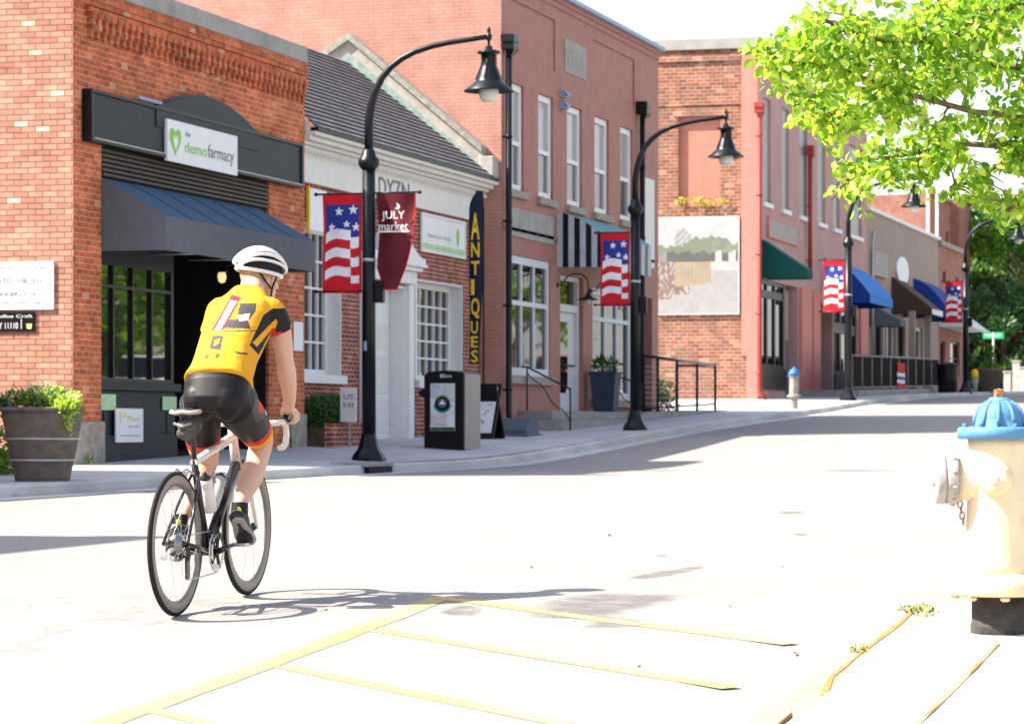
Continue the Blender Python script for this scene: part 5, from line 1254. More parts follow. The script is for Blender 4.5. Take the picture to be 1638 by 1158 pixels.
# ------------------------------------------------------------------ tapered planters
def leaf_cluster(mb, c, r, n, s, rng, mi=(0,), up=.3, flat=1.0, long=1.7):
    for _ in range(n):
        while True:
            d = Vector((rng.uniform(-1, 1), rng.uniform(-1, 1), rng.uniform(-1, 1)))
            if .02 < d.length < 1: break
        p = Vector(c)+Vector((d.x*r[0], d.y*r[1], d.z*r[2]*flat))
        a = (d.normalized()*.7+Vector((rng.uniform(-1, 1), rng.uniform(-1, 1), rng.uniform(-1, 1)+up))).normalized()
        b = a.cross(Vector((rng.uniform(-1, 1), rng.uniform(-1, 1), rng.uniform(-1, 1)))).normalized(); q = s*rng.uniform(.6, 1.35)
        cN = a.cross(b)
        tip = p+a*q*long; m1 = p+a*q*long*.5+b*q*.5+cN*q*.12; m2 = p+a*q*long*.5-b*q*.5+cN*q*.12
        mb.add([p, m1, tip, m2], [(0, 1, 2), (0, 2, 3)], rng.choice(mi))
M['leaf_bright'] = leafmat('bright_spring_leaf', (.16, .32, .025), (.30, .44, .055), .68)
M['leaf_mid'] = leafmat('mid_green_leaf', (.08, .20, .015), (.15, .30, .025), .55)
M['leaf_dark'] = leafmat('dark_green_leaf', (.015, .055, .012), (.035, .10, .02), .25)
M['leaf_box'] = leafmat('boxwood_leaf', (.02, .085, .008), (.05, .15, .015), .3)
M['leaf_silver'] = leafmat('silvery_leaf', (.20, .28, .18), (.34, .40, .28), .3)
M['leaf_yellow'] = leafmat('yellow_green_leaf', (.36, .52, .09), (.50, .60, .18), .6)
M['petal'] = leafmat('white_petal', (.75, .72, .62), (.8, .76, .7), .4)
M['bark'] = mat('bark', (.16, .12, .075), .9, var=.4, scale=14, bump=.6)
M['potbrown'] = mat('brown_planter', (.135, .11, .09), .7, var=.25, scale=8, grime=.3)
M['potblue'] = mat('slate_blue_planter', (.028, .045, .075), .5)
rng = random.Random(11)
pY = 14.42; pX = AX(68, pY); pz = G(pX, pY)
pl = thing('planter_pot', (pX, pY, pz), 'round tapered brown planter with hoop bands on the sidewalk at the brick corner', 'planter')
part('tub', 'potbrown', pl, lambda mb: mb.lathe([(.30, -.03), (.315, .06), (.355, .22), (.36, .225), (.40, .45), (.455, .73), (.46, .80), (.43, .80), (.42, .72)], (pX, pY, pz), 40))
for h_, r_ in ((.235, .368), (.475, .413)): part('hoop_band', 'galv', pl, lambda mb: mb.lathe([(r_-.01, -.012), (r_+.006, -.010), (r_+.008, .010), (r_-.008, .012)], (pX, pY, pz+h_), 40))
part('soil', 'soil', pl, lambda mb: mb.lathe([(.42, .73), (.0, .75)], (pX, pY, pz), 24))
part('rim', 'potbrown', pl, lambda mb: mb.lathe([(.455, .775), (.485, .785), (.485, .825), (.43, .83), (.43, .80)], (pX, pY, pz), 40))
fl_ = thing('flowering_plants', (pX, pY, pz+.75), 'bushy yellow-green plants with pale flowers spilling over the brown planter', 'plants')
def f(mb):
    for c, r, n, s_, mi in (((pX, pY, pz+.93), (.22, .28, .13), 560, .030, (0, 0, 1, 2, 2)), ((pX-.05, pY+.30, pz+.88), (.18, .20, .12), 380, .035, (2, 2, 3, 0)), ((pX-.05, pY-.25, pz+.90), (.18, .24, .13), 520, .032, (1, 0, 4)),
                            ((pX, pY+.02, pz+.98), (.14, .17, .09), 160, .03, (0, 2, 4)), ((pX-.2, pY-.38, pz+.82), (.16, .14, .14), 300, .03, (0, 1, 4)), ((pX-.25, pY-.28, pz+.70), (.05, .04, .16), 60, .03, (1, 4)), ((pX-.22, pY-.42, pz+.66), (.04, .04, .2), 60, .03, (4,)), ((pX-.15, pY+.48, pz+.86), (.12, .14, .07), 150, .04, (2, 3))):
        leaf_cluster(mb, c, r, n, s_, rng, mi)
part('foliage', [M['leaf_mid'], M['leaf_bright'], M['leaf_silver'], M['leaf_dark'], M['leaf_yellow']], fl_, f, fix=False)
def f(mb): 
    for c, r, n in (((pX-.08, pY-.05, pz+1.02), (.16, .24, .10), 130), ((pX-.2, pY-.38, pz+.93), (.1, .12, .05), 60)): leaf_cluster(mb, c, r, n, .022, rng, (0,), long=1.1)
part('flower', M['petal'], fl_, f, fix=False)['kind'] = 'stuff'
def f(mb):
    for k in range(26):
        a = rng.uniform(0, 6.28); mb.tube([(pX, pY, pz+.74), (pX+.2*math.cos(a), pY+.2*math.sin(a), pz+.95), (pX+.34*math.cos(a), pY+.36*math.sin(a), pz+rng.uniform(.8, 1.15))], .006, 4)
part('stem', M['leaf_mid'], fl_, f)
# weeds at the foot of the wall left of the planter
wd = MB()
for k in range(16):
    wy = rng.uniform(15.9, 16.5); wx = AX(rng.uniform(-30, 40), wy)
    leaf_cluster(wd, (wx, wy, G(wx, wy)+.12), (.12, .12, .16), 60, .035, rng, (0, 1))
for q in range(3): leaf_cluster(wd, (AX(-8+q*14, 16), 16, G(38, 16)+.35), (.15, .15, .38), 160, .035, rng, (0, 1))
wd = wd.build('wall_weeds', [M['leaf_mid'], M['leaf_box']], fix=False); tag(wd, 'low green weeds growing by the wall behind the brown planter', 'weeds'); wd['kind'] = 'stuff'
wd = MB()
for q in ((138, 743),):
    wx, wy = gp(*q); leaf_cluster(wd, (wx, wy, G(wx, wy)+.06), (.08, .08, .08), 60, .03, rng, (0, 1))
wd = wd.build('weed_tuft', [M['leaf_yellow'], M['leaf_mid']], fix=False); tag(wd, 'small yellow-green weed tuft at the stone foot of the orange brick corner', 'weed')
wd = MB()
for q in [(1448+k*5, 980+rng.uniform(-5, 6)) for k in range(9)]+[(1370+k*4, 1046-k*3) for k in range(3)]:
    wx, wy = gp(*q); leaf_cluster(wd, (wx, wy, G(wx, wy)+.01), (.03, .03, .012), 40, .010, rng, (0, 1, 2))
wd = wd.build('kerb_weeds', [M['leaf_yellow'], M['leaf_silver'], M['soil']], fix=False); tag(wd, 'tiny dry weeds growing in the sidewalk joint left of the hydrant', 'weeds')
# boxwood shrubs in the bed
for k in range(3):
    sx = bx0+.75+(bx1-bx0-1.7)*k/2.0; sy = 17.0
    t = thing('boxwood_shrub', (sx, sy, -.02), ('left-hand', 'middle', 'right-hand')[k]+' of three dark green clipped shrubs in the brick planter bed', 'shrub', 'shrubs in the brick planter bed')
    part('trunk', 'bark', t, lambda mb: mb.tube([(sx, sy, -.06), (sx, sy, .5)], .03, 6))
    def f(mb):
        for q in range(12): leaf_cluster(mb, (sx+rng.uniform(-.55, .55), sy+rng.uniform(-.15, .12), rng.uniform(.08, .42)), (.42, .17, .16), 190, .028, rng, (0, 0, 1))
    part('crown', [M['leaf_box'], M['leaf_dark']], t, f, fix=False)
# shrub by the ramp
t = thing('round_shrub', (77.5, 17.6, .3), 'dark green rounded shrub behind the ramp railing at the brick end wall', 'shrub')
part('trunk', 'bark', t, lambda mb: mb.tube([(77.5, 17.6, .2), (77.5, 17.6, .8)], .04, 6))
part('crown', [M['leaf_box'], M['leaf_dark']], t, lambda mb: [leaf_cluster(mb, (77.5+rng.uniform(-1, 1), 17.6+rng.uniform(-.35, .45), .45+rng.uniform(0, .5)), (.6, .35, .3), 220, .05, rng, (0, 1)) for _ in range(10)], fix=False)
wd = MB()
for q in range(14): 
    yy = rng.uniform(nY0-.2, nY1); leaf_cluster(wd, (X4-.05, yy, nZ0+.08+rng.uniform(-.1, .12)), (.1, .15, .1), 30, .04, rng, (0, 1))
wd = wd.build('ledge_weeds', [M['leaf_yellow'], M['joint']], fix=False); tag(wd, 'dry yellow weeds on the ledge under the blocked window of the end wall', 'weeds')
# blue planter
qX, qY = AX(972, 16.35), 16.4; qz = .336
t = thing('planter_pot', (qX, qY, qz), 'square tapered slate blue planter on the top step beside the white door', 'planter')
part('tub', 'potblue', t, lambda mb: mb.lathe([(.32, 0), (.42, .84), (.45, .84), (.45, .90), (.40, .90), (.40, .80)], (qX, qY, qz), 4, smooth=False, a0=R(45)), bevel=.01)
part('soil', 'soil', t, lambda mb: mb.lathe([(.385, .82), (0, .83)], (qX, qY, qz), 4, a0=R(45)))
t2 = thing('spiky_plant', (qX, qY, qz+.82), 'small dark spiky plant growing in the slate blue planter', 'plant')
part('foliage', [M['leaf_dark'], M['leaf_box']], t2, lambda mb: leaf_cluster(mb, (qX, qY, qz+1.0), (.2, .2, .2), 110, .06, rng, (0, 1), long=3), fix=False)
# small grey hydrant post with blue cap
hx_, hy_ = 80.5, 14.45; hz_ = G(hx_, hy_)
t = thing('bollard', (hx_, hy_, hz_), 'short weathered grey post with a bright blue cap at the far kerb', 'bollard')
M['bluecap'] = mat('bright_blue_cap_paint', (.03, .16, .42), .5)
part('post', 'stone', t, lambda mb: mb.lathe([(.10, -.05), (.10, .30), (.19, .31), (.19, .36), (.13, .37), (.12, .82), (.15, .83), (.15, .86)], (hx_, hy_, hz_), 8, smooth=False), bevel=.006)
part('cap', 'bluecap', t, lambda mb: mb.lathe([(.155, .862), (.15, .93), (.10, 1.02), (.03, 1.06), (.02, 1.10), (0, 1.10)], (hx_, hy_, hz_), 12))
# storm drain in the kerb
dx0, dx1 = AX(580, YC), AX(624, YC)
t = thing('storm_drain', (dx0, YC, zr(dx0)), 'dark storm drain inlet set in the kerb near the base of the nearest lamp', 'drain')
part('inlet_cover', 'steps', t, lambda mb: mb.box(dx0, dx1, YC-.06, YC+.5, zr(dx0)+.10, zr(dx0)+.16), bevel=.01)
part('opening', 'dark', t, lambda mb: mb.box(dx0+.1, dx1-.1, YC-.07, YC+.1, zr(dx0)-.02, zr(dx0)+.098))
# far kerb planter with clipped cone, barrel, sign post, hydrant-yellow post
qX, qY = 120.0, 13.95; qz = G(qX, 14.0)
t = thing('planter_pot', (qX, qY, qz), 'far round brown planter holding a clipped cone shrub, right of the fourth lamp post', 'planter')
part('tub', 'potbrown', t, lambda mb: mb.lathe([(.34, 0), (.47, .80), (.50, .80), (.50, .88), (.44, .88)], (qX, qY, qz), 20))
t = thing('cone_shrub', (qX, qY, qz+.8), 'clipped green cone shrub in the far round planter', 'shrub')
part('crown', [M['leaf_box'], M['leaf_mid']], t, lambda mb: [leaf_cluster(mb, (qX, qY, qz+.85+k*.12), (.27*(1-k/9)+.05,)*2+(.12,), 160, .04, rng, (0, 1)) for k in range(8)]+[leaf_cluster(mb, (qX, qY+s_, qz+.88), (.28, .22, .10), 160, .05, rng, (1,)) for s_ in (-.25, .25)], fix=False)
part('trunk', 'bark', t, lambda mb: mb.tube([(qX, qY, qz+.7), (qX, qY, qz+1.6)], .02, 6))
qX, qY = 112.0, 14.55; qz = G(qX, qY)
t = thing('litter_barrel', (qX, qY, qz), 'black round litter barrel left of the fourth lamp post', 'litter bin')
part('drum', 'black', t, lambda mb: mb.lathe([(.34, 0), (.36, .5), (.38, .9), (.38, .96)], (qX, qY, qz), 20)); part('lid', 'black', t, lambda mb: mb.lathe([(.40, .962), (.38, 1.02), (.2, 1.10), (0, 1.11)], (qX, qY, qz), 20))
qX = 150.0; qY = C(1589, 0, qX)[0]; qz = G(qX, qY)
t = thing('street_sign', (qX, qY, qz), 'green street name sign on a thin post among the far trees', 'sign')
part('post', 'galv', t, lambda mb: mb.tube([(qX, qY, qz), (qX, qY, qz+2.9)], .04, 8))
gs = part('name_plate', M.setdefault('signgreen', mat('street_sign_green', (.01, .28, .11), .5)), t, lambda mb: mb.box(qX-.02, qX+.02, qY-.5, qY+.5, qz+2.6, qz+2.92))
text('MAIN ST', 'lettering', M['wht_text'], gs, (qX-.02, qY+.38, qz+2.69), (0,-1,0), (0,0,1), .76, .15)
qX = 118.0; qY = C(1559.5, 0, qX)[0]; qz = G(qX, qY)
t = thing('utility_post', (qX, qY, qz), 'small yellow and grey post at the foot of the fourth lamp', 'post')
part('post', 'stone', t, lambda mb: mb.lathe([(.10, 0), (.12, .5), (.10, .55)], (qX, qY, qz), 12)); part('cap', 'yel_text', t, lambda mb: mb.lathe([(.13, .552), (.13, .74), (.08, .86), (0, .88)], (qX, qY, qz), 12))
# far low wall with pale posts
for k, (px, zz) in enumerate(((1612, 1.0), (1626, 1.5), (1637, 1.2))):
    qX = 150.0; qY = C(px, 0, qX)[0]; o = MB(); o.box(qX-.2, qX+.2, qY-.17, qY+.17, 1.2, 1.6+zz); o.box(qX-.24, qX+.24, qY-.21, qY+.21, 1.602+zz, 1.66+zz)
    o = o.build('garden_post', M['stucco'], bevel=.02); tag(o, ('shortest pale square post beside the far planter', 'tallest pale square post among the far trees', 'pale square post at the right edge under the far trees')[k], 'post', 'pale posts under the far trees')

# ------------------------------------------------------------------ trees
def tree(x, y, z, H, rad, label, n=26, leaf=.22, per=260, mats=('leaf_dark', 'leaf_mid'), seed=1, trunk=.25, low=.18, group=None):
    rg = random.Random(seed)
    t = thing('park_tree', (x, y, z), label, 'tree', group)
    tips = []
    def f(mb):
        mb.tube([(x, y, z-.3), (x+.1, y, z+H*.3), (x-.1, y+.1, z+H*.7)], [trunk, trunk*.75, trunk*.3], 8)
        for k in range(n):
            a = rg.uniform(0, 6.283); hh = rg.uniform(low, .95); rr = rad*(1-((hh-.5)/.62)**2)**.5*rg.uniform(.45, .95)
            p = Vector((x+rr*math.cos(a), y+rr*math.sin(a), z+H*hh)); tips.append(p)
            b = Vector((x, y, z+H*max(.15, hh-.25))); mb.tube([b, (b+p)/2+Vector((0, 0, .25)), p], [trunk*.28, trunk*.18, trunk*.07], 5)
    part('trunk', 'bark', t, f)
    def f(mb):
        for p in tips: 
            s_ = rg.uniform(.7, 1.25); leaf_cluster(mb, p, (rad*.34*s_, rad*.34*s_, H*.10*s_), per, leaf, rg, (0, 0, 1) if rg.random() < .6 else (1, 0, 1))
    part('crown', [M[m] for m in mats], t, f, fix=False)
    return t
TG = 'trees at the far end of the street'
tree(196, C(1572, 0, 196)[0], 1.6, 10.5, 3.6, 'dark tree at the left of the far group, next to the distant brick building', seed=3, group=TG, n=30)
tree(184, C(1612, 0, 184)[0], 1.6, 11.8, 4.0, 'tallest rounded tree in the middle of the far group behind the cone shrub', seed=4, group=TG, n=34)
tree(176, C(1645, 0, 176)[0], 1.6, 10.5, 3.8, 'tree at the right edge of the far group', seed=5, group=TG, n=30)
tree(166, C(1606, 0, 166)[0], 1.6, 5.6, 2.6, 'lower dark tree in front of the far group, under the hanging lamp', seed=6, group=TG, mats=('leaf_dark', 'leaf_dark'), n=22, low=.1)
tree(172, C(1632, 0, 172)[0], 1.6, 6.5, 3.0, 'second low dark tree in the front of the far group, near the pale posts', seed=8, group=TG, mats=('leaf_dark', 'leaf_box'), n=22, low=.1)

# near tree whose branches hang into the picture at the upper right
ntx, nty = 19.5, -1.2; ntz = G(ntx, 0)
nt_ = thing('street_tree', (ntx, nty, ntz), 'bright yellow-green leafy branches of the near tree hanging in from the upper right', 'tree')
rgn = random.Random(21)
def px3(x, y, d): u = (x-CX)/FPX; return Vector((d*(CA+u*SA), d*(SA-u*CA), (YH-y)/FPX*d))
branches = []
OUT = [(1190, 70), (1235, 60), (1262, 25), (1290, 5), (1638, -200), (2000, -200), (2000, 330), (1640, 335), (1625, 372), (1600, 362), (1575, 330), (1540, 318), (1520, 300), (1500, 335), (1478, 322), (1440, 325), (1400, 345), (1368, 350), (1350, 320), (1325, 292), (1345, 262), (1318, 245), (1290, 200), (1268, 200), (1262, 160), (1228, 140), (1212, 100)]
def inside(x, y, poly):
    c = False; n = len(poly)
    for i in range(n):
        x1, y1 = poly[i]; x2, y2 = poly[(i+1) % n]
        if (y1 > y) != (y2 > y) and x < (x2-x1)*(y-y1)/(y2-y1)+x1: c = not c
    return c
trunk_top = Vector((ntx, nty, 2.6))
BR = [ # pixel polylines with depth
 [(1900, 60, 19.8), (1640, 8, 19.4), (1570, 20, 19.2), (1520, 60, 19.0), (1430, 70, 18.8), (1345, 45, 18.6), (1300, 20, 18.5)],
 [(1900, 200, 19.8), (1700, 190, 19.4), (1560, 180, 19.2), (1450, 150, 19.0), (1340, 110, 18.8), (1240, 95, 18.6), (1205, 80, 18.6)],
 [(1900, 240, 19.8), (1680, 240, 19.6), (1540, 230, 19.6), (1430, 250, 19.4), (1350, 290, 19.2), (1330, 320, 19.0)],
 [(1900, 120, 20.2), (1700, 120, 20.2), (1560, 100, 20.2), (1460, 130, 20.0), (1380, 190, 19.8), (1300, 170, 19.6), (1250, 140, 19.5)],
 [(1900, 300, 19.6), (1720, 310, 19.4), (1640, 320, 19.0), (1600, 345, 18.8)],
 [(1900, 0, 20.5), (1700, -60, 20.5), (1600, -20, 20.5), (1500, 10, 20.5)],
 [(1900, 270, 20.2), (1740, 270, 20.0), (1620, 250, 20.0), (1560, 290, 19.8), (1520, 300, 19.6)],
 [(1900, -150, 20), (1650, -120, 20), (1450, -60, 19.6), (1350, -20, 19.2)],
]
def f(mb):
    mb.tube([(ntx, nty, ntz-.3), (ntx+.05, nty, .4), (ntx, nty+.05, 1.6), trunk_top], [.15, .12, .10, .08], 12)
    for b in BR:
        pts = [Vector((ntx, nty, 1.2+rgn.uniform(0, 1.4)))]+[px3(*q) for q in b]
        branches.append(pts); k = len(pts); mb.tube(pts, [.022*(1-i/k)**.9+.004 for i in range(k)], 8)
        for i in range(2, k):
            for q in range(7):
                a = pts[i-1].lerp(pts[i], rgn.random()); e = a+Vector((rgn.uniform(-.25, .25), rgn.uniform(-.25, .25), rgn.uniform(-.20, .14)))
                d_ = e.x*CA+e.y*SA
                if not inside(CX+FPX*(e.x*SA-e.y*CA)/d_, YH-FPX*e.z/d_, OUT): continue
                branches.append([a, e]); mb.tube([a, (a+e)/2+Vector((0, 0, .02)), e], [.008, .005, .003], 5)
part('trunk', 'bark', nt_, f)
def leaf(mb, p, a, b, s, mi):
    c = a.cross(b).normalized()
    w = .42*s; l = s*1.25
    vs = [p, p+a*l*.30+b*w*.8+c*w*.2, p+a*l*.62+b*w*.85+c*w*.2, p+a*l, p+a*l*.62-b*w*.85+c*w*.2, p+a*l*.30-b*w*.8+c*w*.2, p+a*l*.5]
    mb.add(vs, [(0, 1, 6), (1, 2, 6), (2, 3, 6), (3, 4, 6), (4, 5, 6), (5, 0, 6)], mi)
HOLES = [(1470, 155, 18), (1500, 175, 22), (1530, 165, 20), (1570, 165, 16), (1555, 235, 20), (1580, 250, 26), (1530, 270, 18), (1510, 290, 20), (1600, 215, 16), (1330, 30, 20), (1400, 15, 16), (1620, 290, 22), (1450, 205, 14), (1545, 300, 16), (1355, 60, 12), (1490, 230, 12), (1600, 290, 20), (1380, 5, 20)]
def f(mb):
    k = 0; segs = []
    for b in branches:
        for i in range(1, len(b)): segs.append((b[i-1], b[i], (b[i]-b[i-1]).length))
    tot = sum(s_[2] for s_ in segs)
    while k < 14500:
        r_ = rgn.uniform(0, tot)
        for a, b, l in segs:
            r_ -= l
            if r_ <= 0: break
        p = a.lerp(b, rgn.random())+Vector((rgn.gauss(0, .09), rgn.gauss(0, .09), rgn.gauss(0, .075)))
        d = p.x*CA+p.y*SA; qx = CX+FPX*(p.x*SA-p.y*CA)/d; qy = YH-FPX*p.z/d
        if not inside(qx+rgn.uniform(-8, 8), qy+rgn.uniform(-6, 6), OUT): continue
        if any((qx-h[0])**2+(qy-h[1])**2 < (h[2]*.85)**2 for h in HOLES): continue
        a_ = Vector((rgn.uniform(-1, 1), rgn.uniform(-1, 1), rgn.uniform(-1.3, .5))).normalized(); b_ = a_.cross(Vector((rgn.uniform(-1, 1), rgn.uniform(-1, 1), rgn.uniform(-1, 1)))).normalized()
        leaf(mb, p, a_, b_, rgn.uniform(.028, .068), rgn.choice((0, 0, 1, 1, 2)) if qx > 1420 else rgn.choice((0, 0, 2, 2, 1))); k += 1
part('crown', [M['leaf_bright'], M['leaf_mid'], M['leaf_yellow']], nt_, f, fix=False)

# ------------------------------------------------------------------ across the street and off to the side (seen in window reflections, with unseen blocks added at the left to cast shade)
b10 = plain_block('low_shade_caster', 22, 36.3, 16.9, 6, 2.85, 'brick6', 'low brick block added outside the left edge to shade the sidewalk', [])  # added out of view to shade the sidewalk strip
b11 = plain_block('tall_shade_caster', 4, 17.0, 17.2, 8, 8.85, 'brick6', 'tall brick block added outside the left edge to shade the road', [])  # added out of view for the pointed shadow on the road
b12 = plain_block('opposite_shop_row', 100, 160, -22, 12, 8, 'stucco', 'pale shop row on the opposite side of the street', [])
for k, (tx, ty) in enumerate(((74, -5), (90, -3.5), (103, -5), (128, -6), (150, -7))):
    tree(tx, ty, zr(tx), 8.5, 3.4, ('street tree opposite the corner shop, nearest of the right-hand row', 'street tree beside the parked white car on the right-hand side', 'street tree behind the second white car on the right-hand side', 'street tree in front of the pale opposite shop row', 'farthest street tree of the right-hand row')[k], seed=30+k, n=16, per=130, leaf=.3, mats=('leaf_mid', 'leaf_bright'))
M['carwhite'] = mat('white_car_paint', (.75, .75, .76), .25, var=.02, coat=.6)
M['carred'] = mat('red_car_paint', (.45, .02, .02), .25, var=.02, coat=.6)
def car(x, y, m, label, truck=False):
    z = zr(x)
    o = thing('parked_car', (x, y, z), label, 'car')
    L_, w = 4.6, .9
    body = [(-2.3, .35), (-2.3, .85), (-2.15, .98), (-1.2, 1.02), (2.1, .98), (2.3, .8), (2.3, .35)]
    part('body', m, o, lambda mb: mb.prism([(x+a, y-w, z+b) for a, b in body], (0, 2*w, 0)), bevel=.06)
    cab = [(-1.5, 1.0), (-.9, 1.55), (.7, 1.6), (1.6, 1.0)]
    cb_ = part('cabin', 'glass', o, lambda mb: mb.prism([(x+a, y-w+.12, z+b) for a, b in cab], (0, 2*w-.24, 0)), bevel=.04)
    part('roof', m, cb_, lambda mb: mb.prism([(x-.92, y-w+.14, z+1.553), (x+.7, y-w+.14, z+1.603), (x+.7, y-w+.14, z+1.66), (x-.9, y-w+.14, z+1.61)], (0, 2*w-.28, 0)), bevel=.02)
    for a in (-1.45, 1.45):
        for s_ in (-w-.01, w+.01):
            part('wheel', 'black', o, lambda mb: mb.lathe([(.33, -.11), (.34, 0), (.33, .11), (.2, .11), (.18, .06), (0, .06)], (x+a, y+s_, z+.34), 20, axis=(0, 1 if s_ > 0 else -1, 0)))
car(79, 3.1, 'carwhite', 'white car parked on the opposite side, seen reflected in the corner shop window'); car(120, 3.1, 'carred', 'red car parked on the opposite side, reflected in the pink building windows'); car(100, 3.1, 'carwhite', 'second white car parked on the opposite side farther up')

# ------------------------------------------------------------------ fire hydrant on the near sidewalk
HXx, HYy = gp(1598, 1012); hzz = G(HXx, HYy); S_ = FPX/(HXx*CA+HYy*SA)
hd = thing('fire_hydrant', (HXx, HYy, hzz), 'large cream fire hydrant with pale blue bonnet on the near sidewalk', 'fire hydrant')
M['hcream'] = mat('cream_hydrant_paint', (.66, .55, .37), .45, var=.06, scale=12, bump=.25, bscale=120, grime=.25)
M['hblue'] = mat('pale_blue_hydrant_paint', (.085, .215, .37), .45, var=.10, scale=12, bump=.25, bscale=120)
M['hgrey'] = mat('grey_hydrant_cap_paint', (.33, .31, .29), .55, var=.2, scale=20, bump=.3, bscale=120, grime=.5)
M['hblack'] = mat('worn_black_standpipe', (.05, .045, .042), .7, var=.4, scale=14, bump=.4)
M['rust'] = mat('rusty_metal', (.28, .13, .06), .85, var=.4, scale=40, bump=.4)
zz = lambda y: (1022-y)/S_; rr_ = lambda r: r/S_
H0 = (HXx, HYy, hzz)
part('standpipe', 'hblack', hd, lambda mb: mb.lathe([(rr_(46), -.03), (rr_(46), zz(1008)), (rr_(44), zz(1006)), (rr_(44), zz(962))], H0, 20))
part('barrel', 'hcream', hd, lambda mb: mb.lathe([(rr_(56), zz(929)), (rr_(53), zz(915)), (rr_(52), zz(860)), (rr_(50), zz(800)), (rr_(49), zz(760)), (rr_(48), zz(725)), (rr_(50), zz(713))], H0, 40))
def f(mb):
    mb.lathe([(rr_(60), zz(963)), (rr_(82), zz(961)), (rr_(84), zz(955)), (rr_(84), zz(940)), (rr_(80), zz(932)), (rr_(62), zz(930)), (rr_(54), zz(926))], H0, 40)
fl2 = part('ground_flange', 'hcream', hd, f)
for k in range(8):
    a = k*math.pi/4+.25; part('bolt', 'hcream', fl2, lambda mb: mb.lathe([(.012, zz(969)), (.018, zz(967)), (.018, zz(963.5))], (HXx+rr_(70)*math.cos(a), HYy+rr_(70)*math.sin(a), hzz), 6, smooth=False))
bo = part('bonnet', 'hblue', hd, lambda mb: mb.lathe([(rr_(60), zz(713)), (rr_(66), zz(712)), (rr_(66), zz(697)), (rr_(63), zz(694)), (rr_(41), zz(693.5)), (rr_(39.5), zz(680)), (rr_(36), zz(668)), (rr_(29), zz(659)), (rr_(21), zz(653)), (rr_(17), zz(650)), (rr_(15), zz(646.5)), (0, zz(646))], H0, 48))
def f(mb):
    for k in range(10):
        a = k*math.pi/5+.1; c, s_ = math.cos(a), math.sin(a)
        mb.tube([(HXx+rr_(r)*c, HYy+rr_(r)*s_, hzz+zz(y)) for r, y in ((39.5, 692), (39.5, 680), (35.5, 668), (28, 659), (19, 652.5))], [.009, .010, .009, .007, .005], 6)
part('bonnet_rib', 'hblue', bo, f)
part('operating_nut', 'rust', bo, lambda mb: mb.lathe([(rr_(8.5), zz(646.5)), (rr_(8.5), zz(634)), (0, zz(632))], H0, 5, smooth=False))
for k in range(6):
    a = k*math.pi/3+.6; part('bolt', 'hblue', bo, lambda mb: mb.lathe([(.010, zz(694)), (.010, zz(688)), (0, zz(687.5))], (HXx+rr_(54)*math.cos(a), HYy+rr_(54)*math.sin(a), hzz), 6, smooth=False))
nc = (HXx, HYy, hzz+zz(777))
dL = Vector((-SA*.9, CA, 0)).normalized()
no = part('side_nozzle', 'hcream', hd, lambda mb: (mb.lathe([(rr_(40), rr_(10)), (rr_(40), rr_(30)), (rr_(37), rr_(45)), (rr_(33), rr_(55)), (rr_(32), rr_(68))], nc, 32, axis=dL),))
def f(mb):
    mb.lathe([(rr_(40), rr_(68)), (rr_(40), rr_(84)), (rr_(37.5), rr_(85)), (rr_(37.5), rr_(87)), (rr_(40), rr_(88)), (rr_(39), rr_(99)), (rr_(34), rr_(103)), (0, rr_(103))], nc, 32, axis=dL)
    for k in range(10):
        a = k*math.pi/5; up = Vector((0,0,1)); b = dL.cross(up)
        q = Vector(nc)+dL*rr_(76)+(up*math.cos(a)+b*math.sin(a))*rr_(40.5); q2 = q+dL*rr_(22); mb.tube([q-dL*rr_(6), q-dL*rr_(6)+dL*rr_(7)], .007, 6)
cp = part('nozzle_cap', 'hgrey', no, f, bevel=.003)
part('cap_nut', 'hgrey', cp, lambda mb: mb.lathe([(rr_(12), rr_(103)), (rr_(11), rr_(106)), (0, rr_(106))], nc, 5, axis=dL, smooth=False))
dF = (Vector((-CA, -SA, 0))+Vector((-SA, CA, 0))*.28).normalized()
nf = part('front_nozzle', 'hcream', hd, lambda mb: mb.lathe([(rr_(30), rr_(30)), (rr_(27), rr_(52)), (rr_(24), rr_(56)), (rr_(24), rr_(62)), (rr_(20), rr_(66)), (0, rr_(66))], nc, 28, axis=dF))
part('cap_nut', 'hcream', nf, lambda mb: mb.lathe([(rr_(8), rr_(66)), (rr_(7), rr_(76)), (0, rr_(76))], nc, 5, axis=dF, smooth=False))
q = Vector(nc)+dL*rr_(62)-Vector((0,0,1))*rr_(40)
def f(mb):
    for k in range(4):
        c = q+Vector((0, -.004*k, -.022*k)); pts = [c+Vector((.0, .009*math.cos(t), .014*math.sin(t))) if k % 2 == 0 else c+Vector((.009*math.cos(t), 0, .014*math.sin(t))) for t in [j*math.pi/5 for j in range(11)]]
        mb.tube(pts, .003, 5, caps=False)
part('cap_chain', 'rust', cp, f)

# ------------------------------------------------------------------ bicycle
BO = Vector((13.767, 5.41, G(13.767, 5.41)))
pitch = math.atan((G(14.737, 5.41)-G(13.767, 5.41))/.97)
MBK = Matrix.Translation(BO) @ Matrix.Rotation(-pitch, 4, 'Y')
M['carbon'] = mat('black_carbon_frame', (.012, .012, .013), .3, var=.2, coat=.5)
M['tyre'] = mat('black_rubber_tyre', (.018, .016, .015), .8)
M['rimm'] = mat('grey_alloy_rim', (.20, .18, .16), .35, metal=.5)
M['framewhite'] = mat('white_frame_paint', (.66, .60, .57), .3, coat=.5, var=.03)
M['tape'] = mat('white_bar_tape', (.70, .62, .58), .7, var=.05)
M['steel'] = mat('polished_steel', (.5, .5, .5), .25, metal=.9)
M['bottle'] = mat('grey_bottle_plastic', (.42, .43, .43), .4)
M['bag'] = mat('grey_brown_bag_fabric', (.07, .06, .055), .8, var=.5, scale=25)
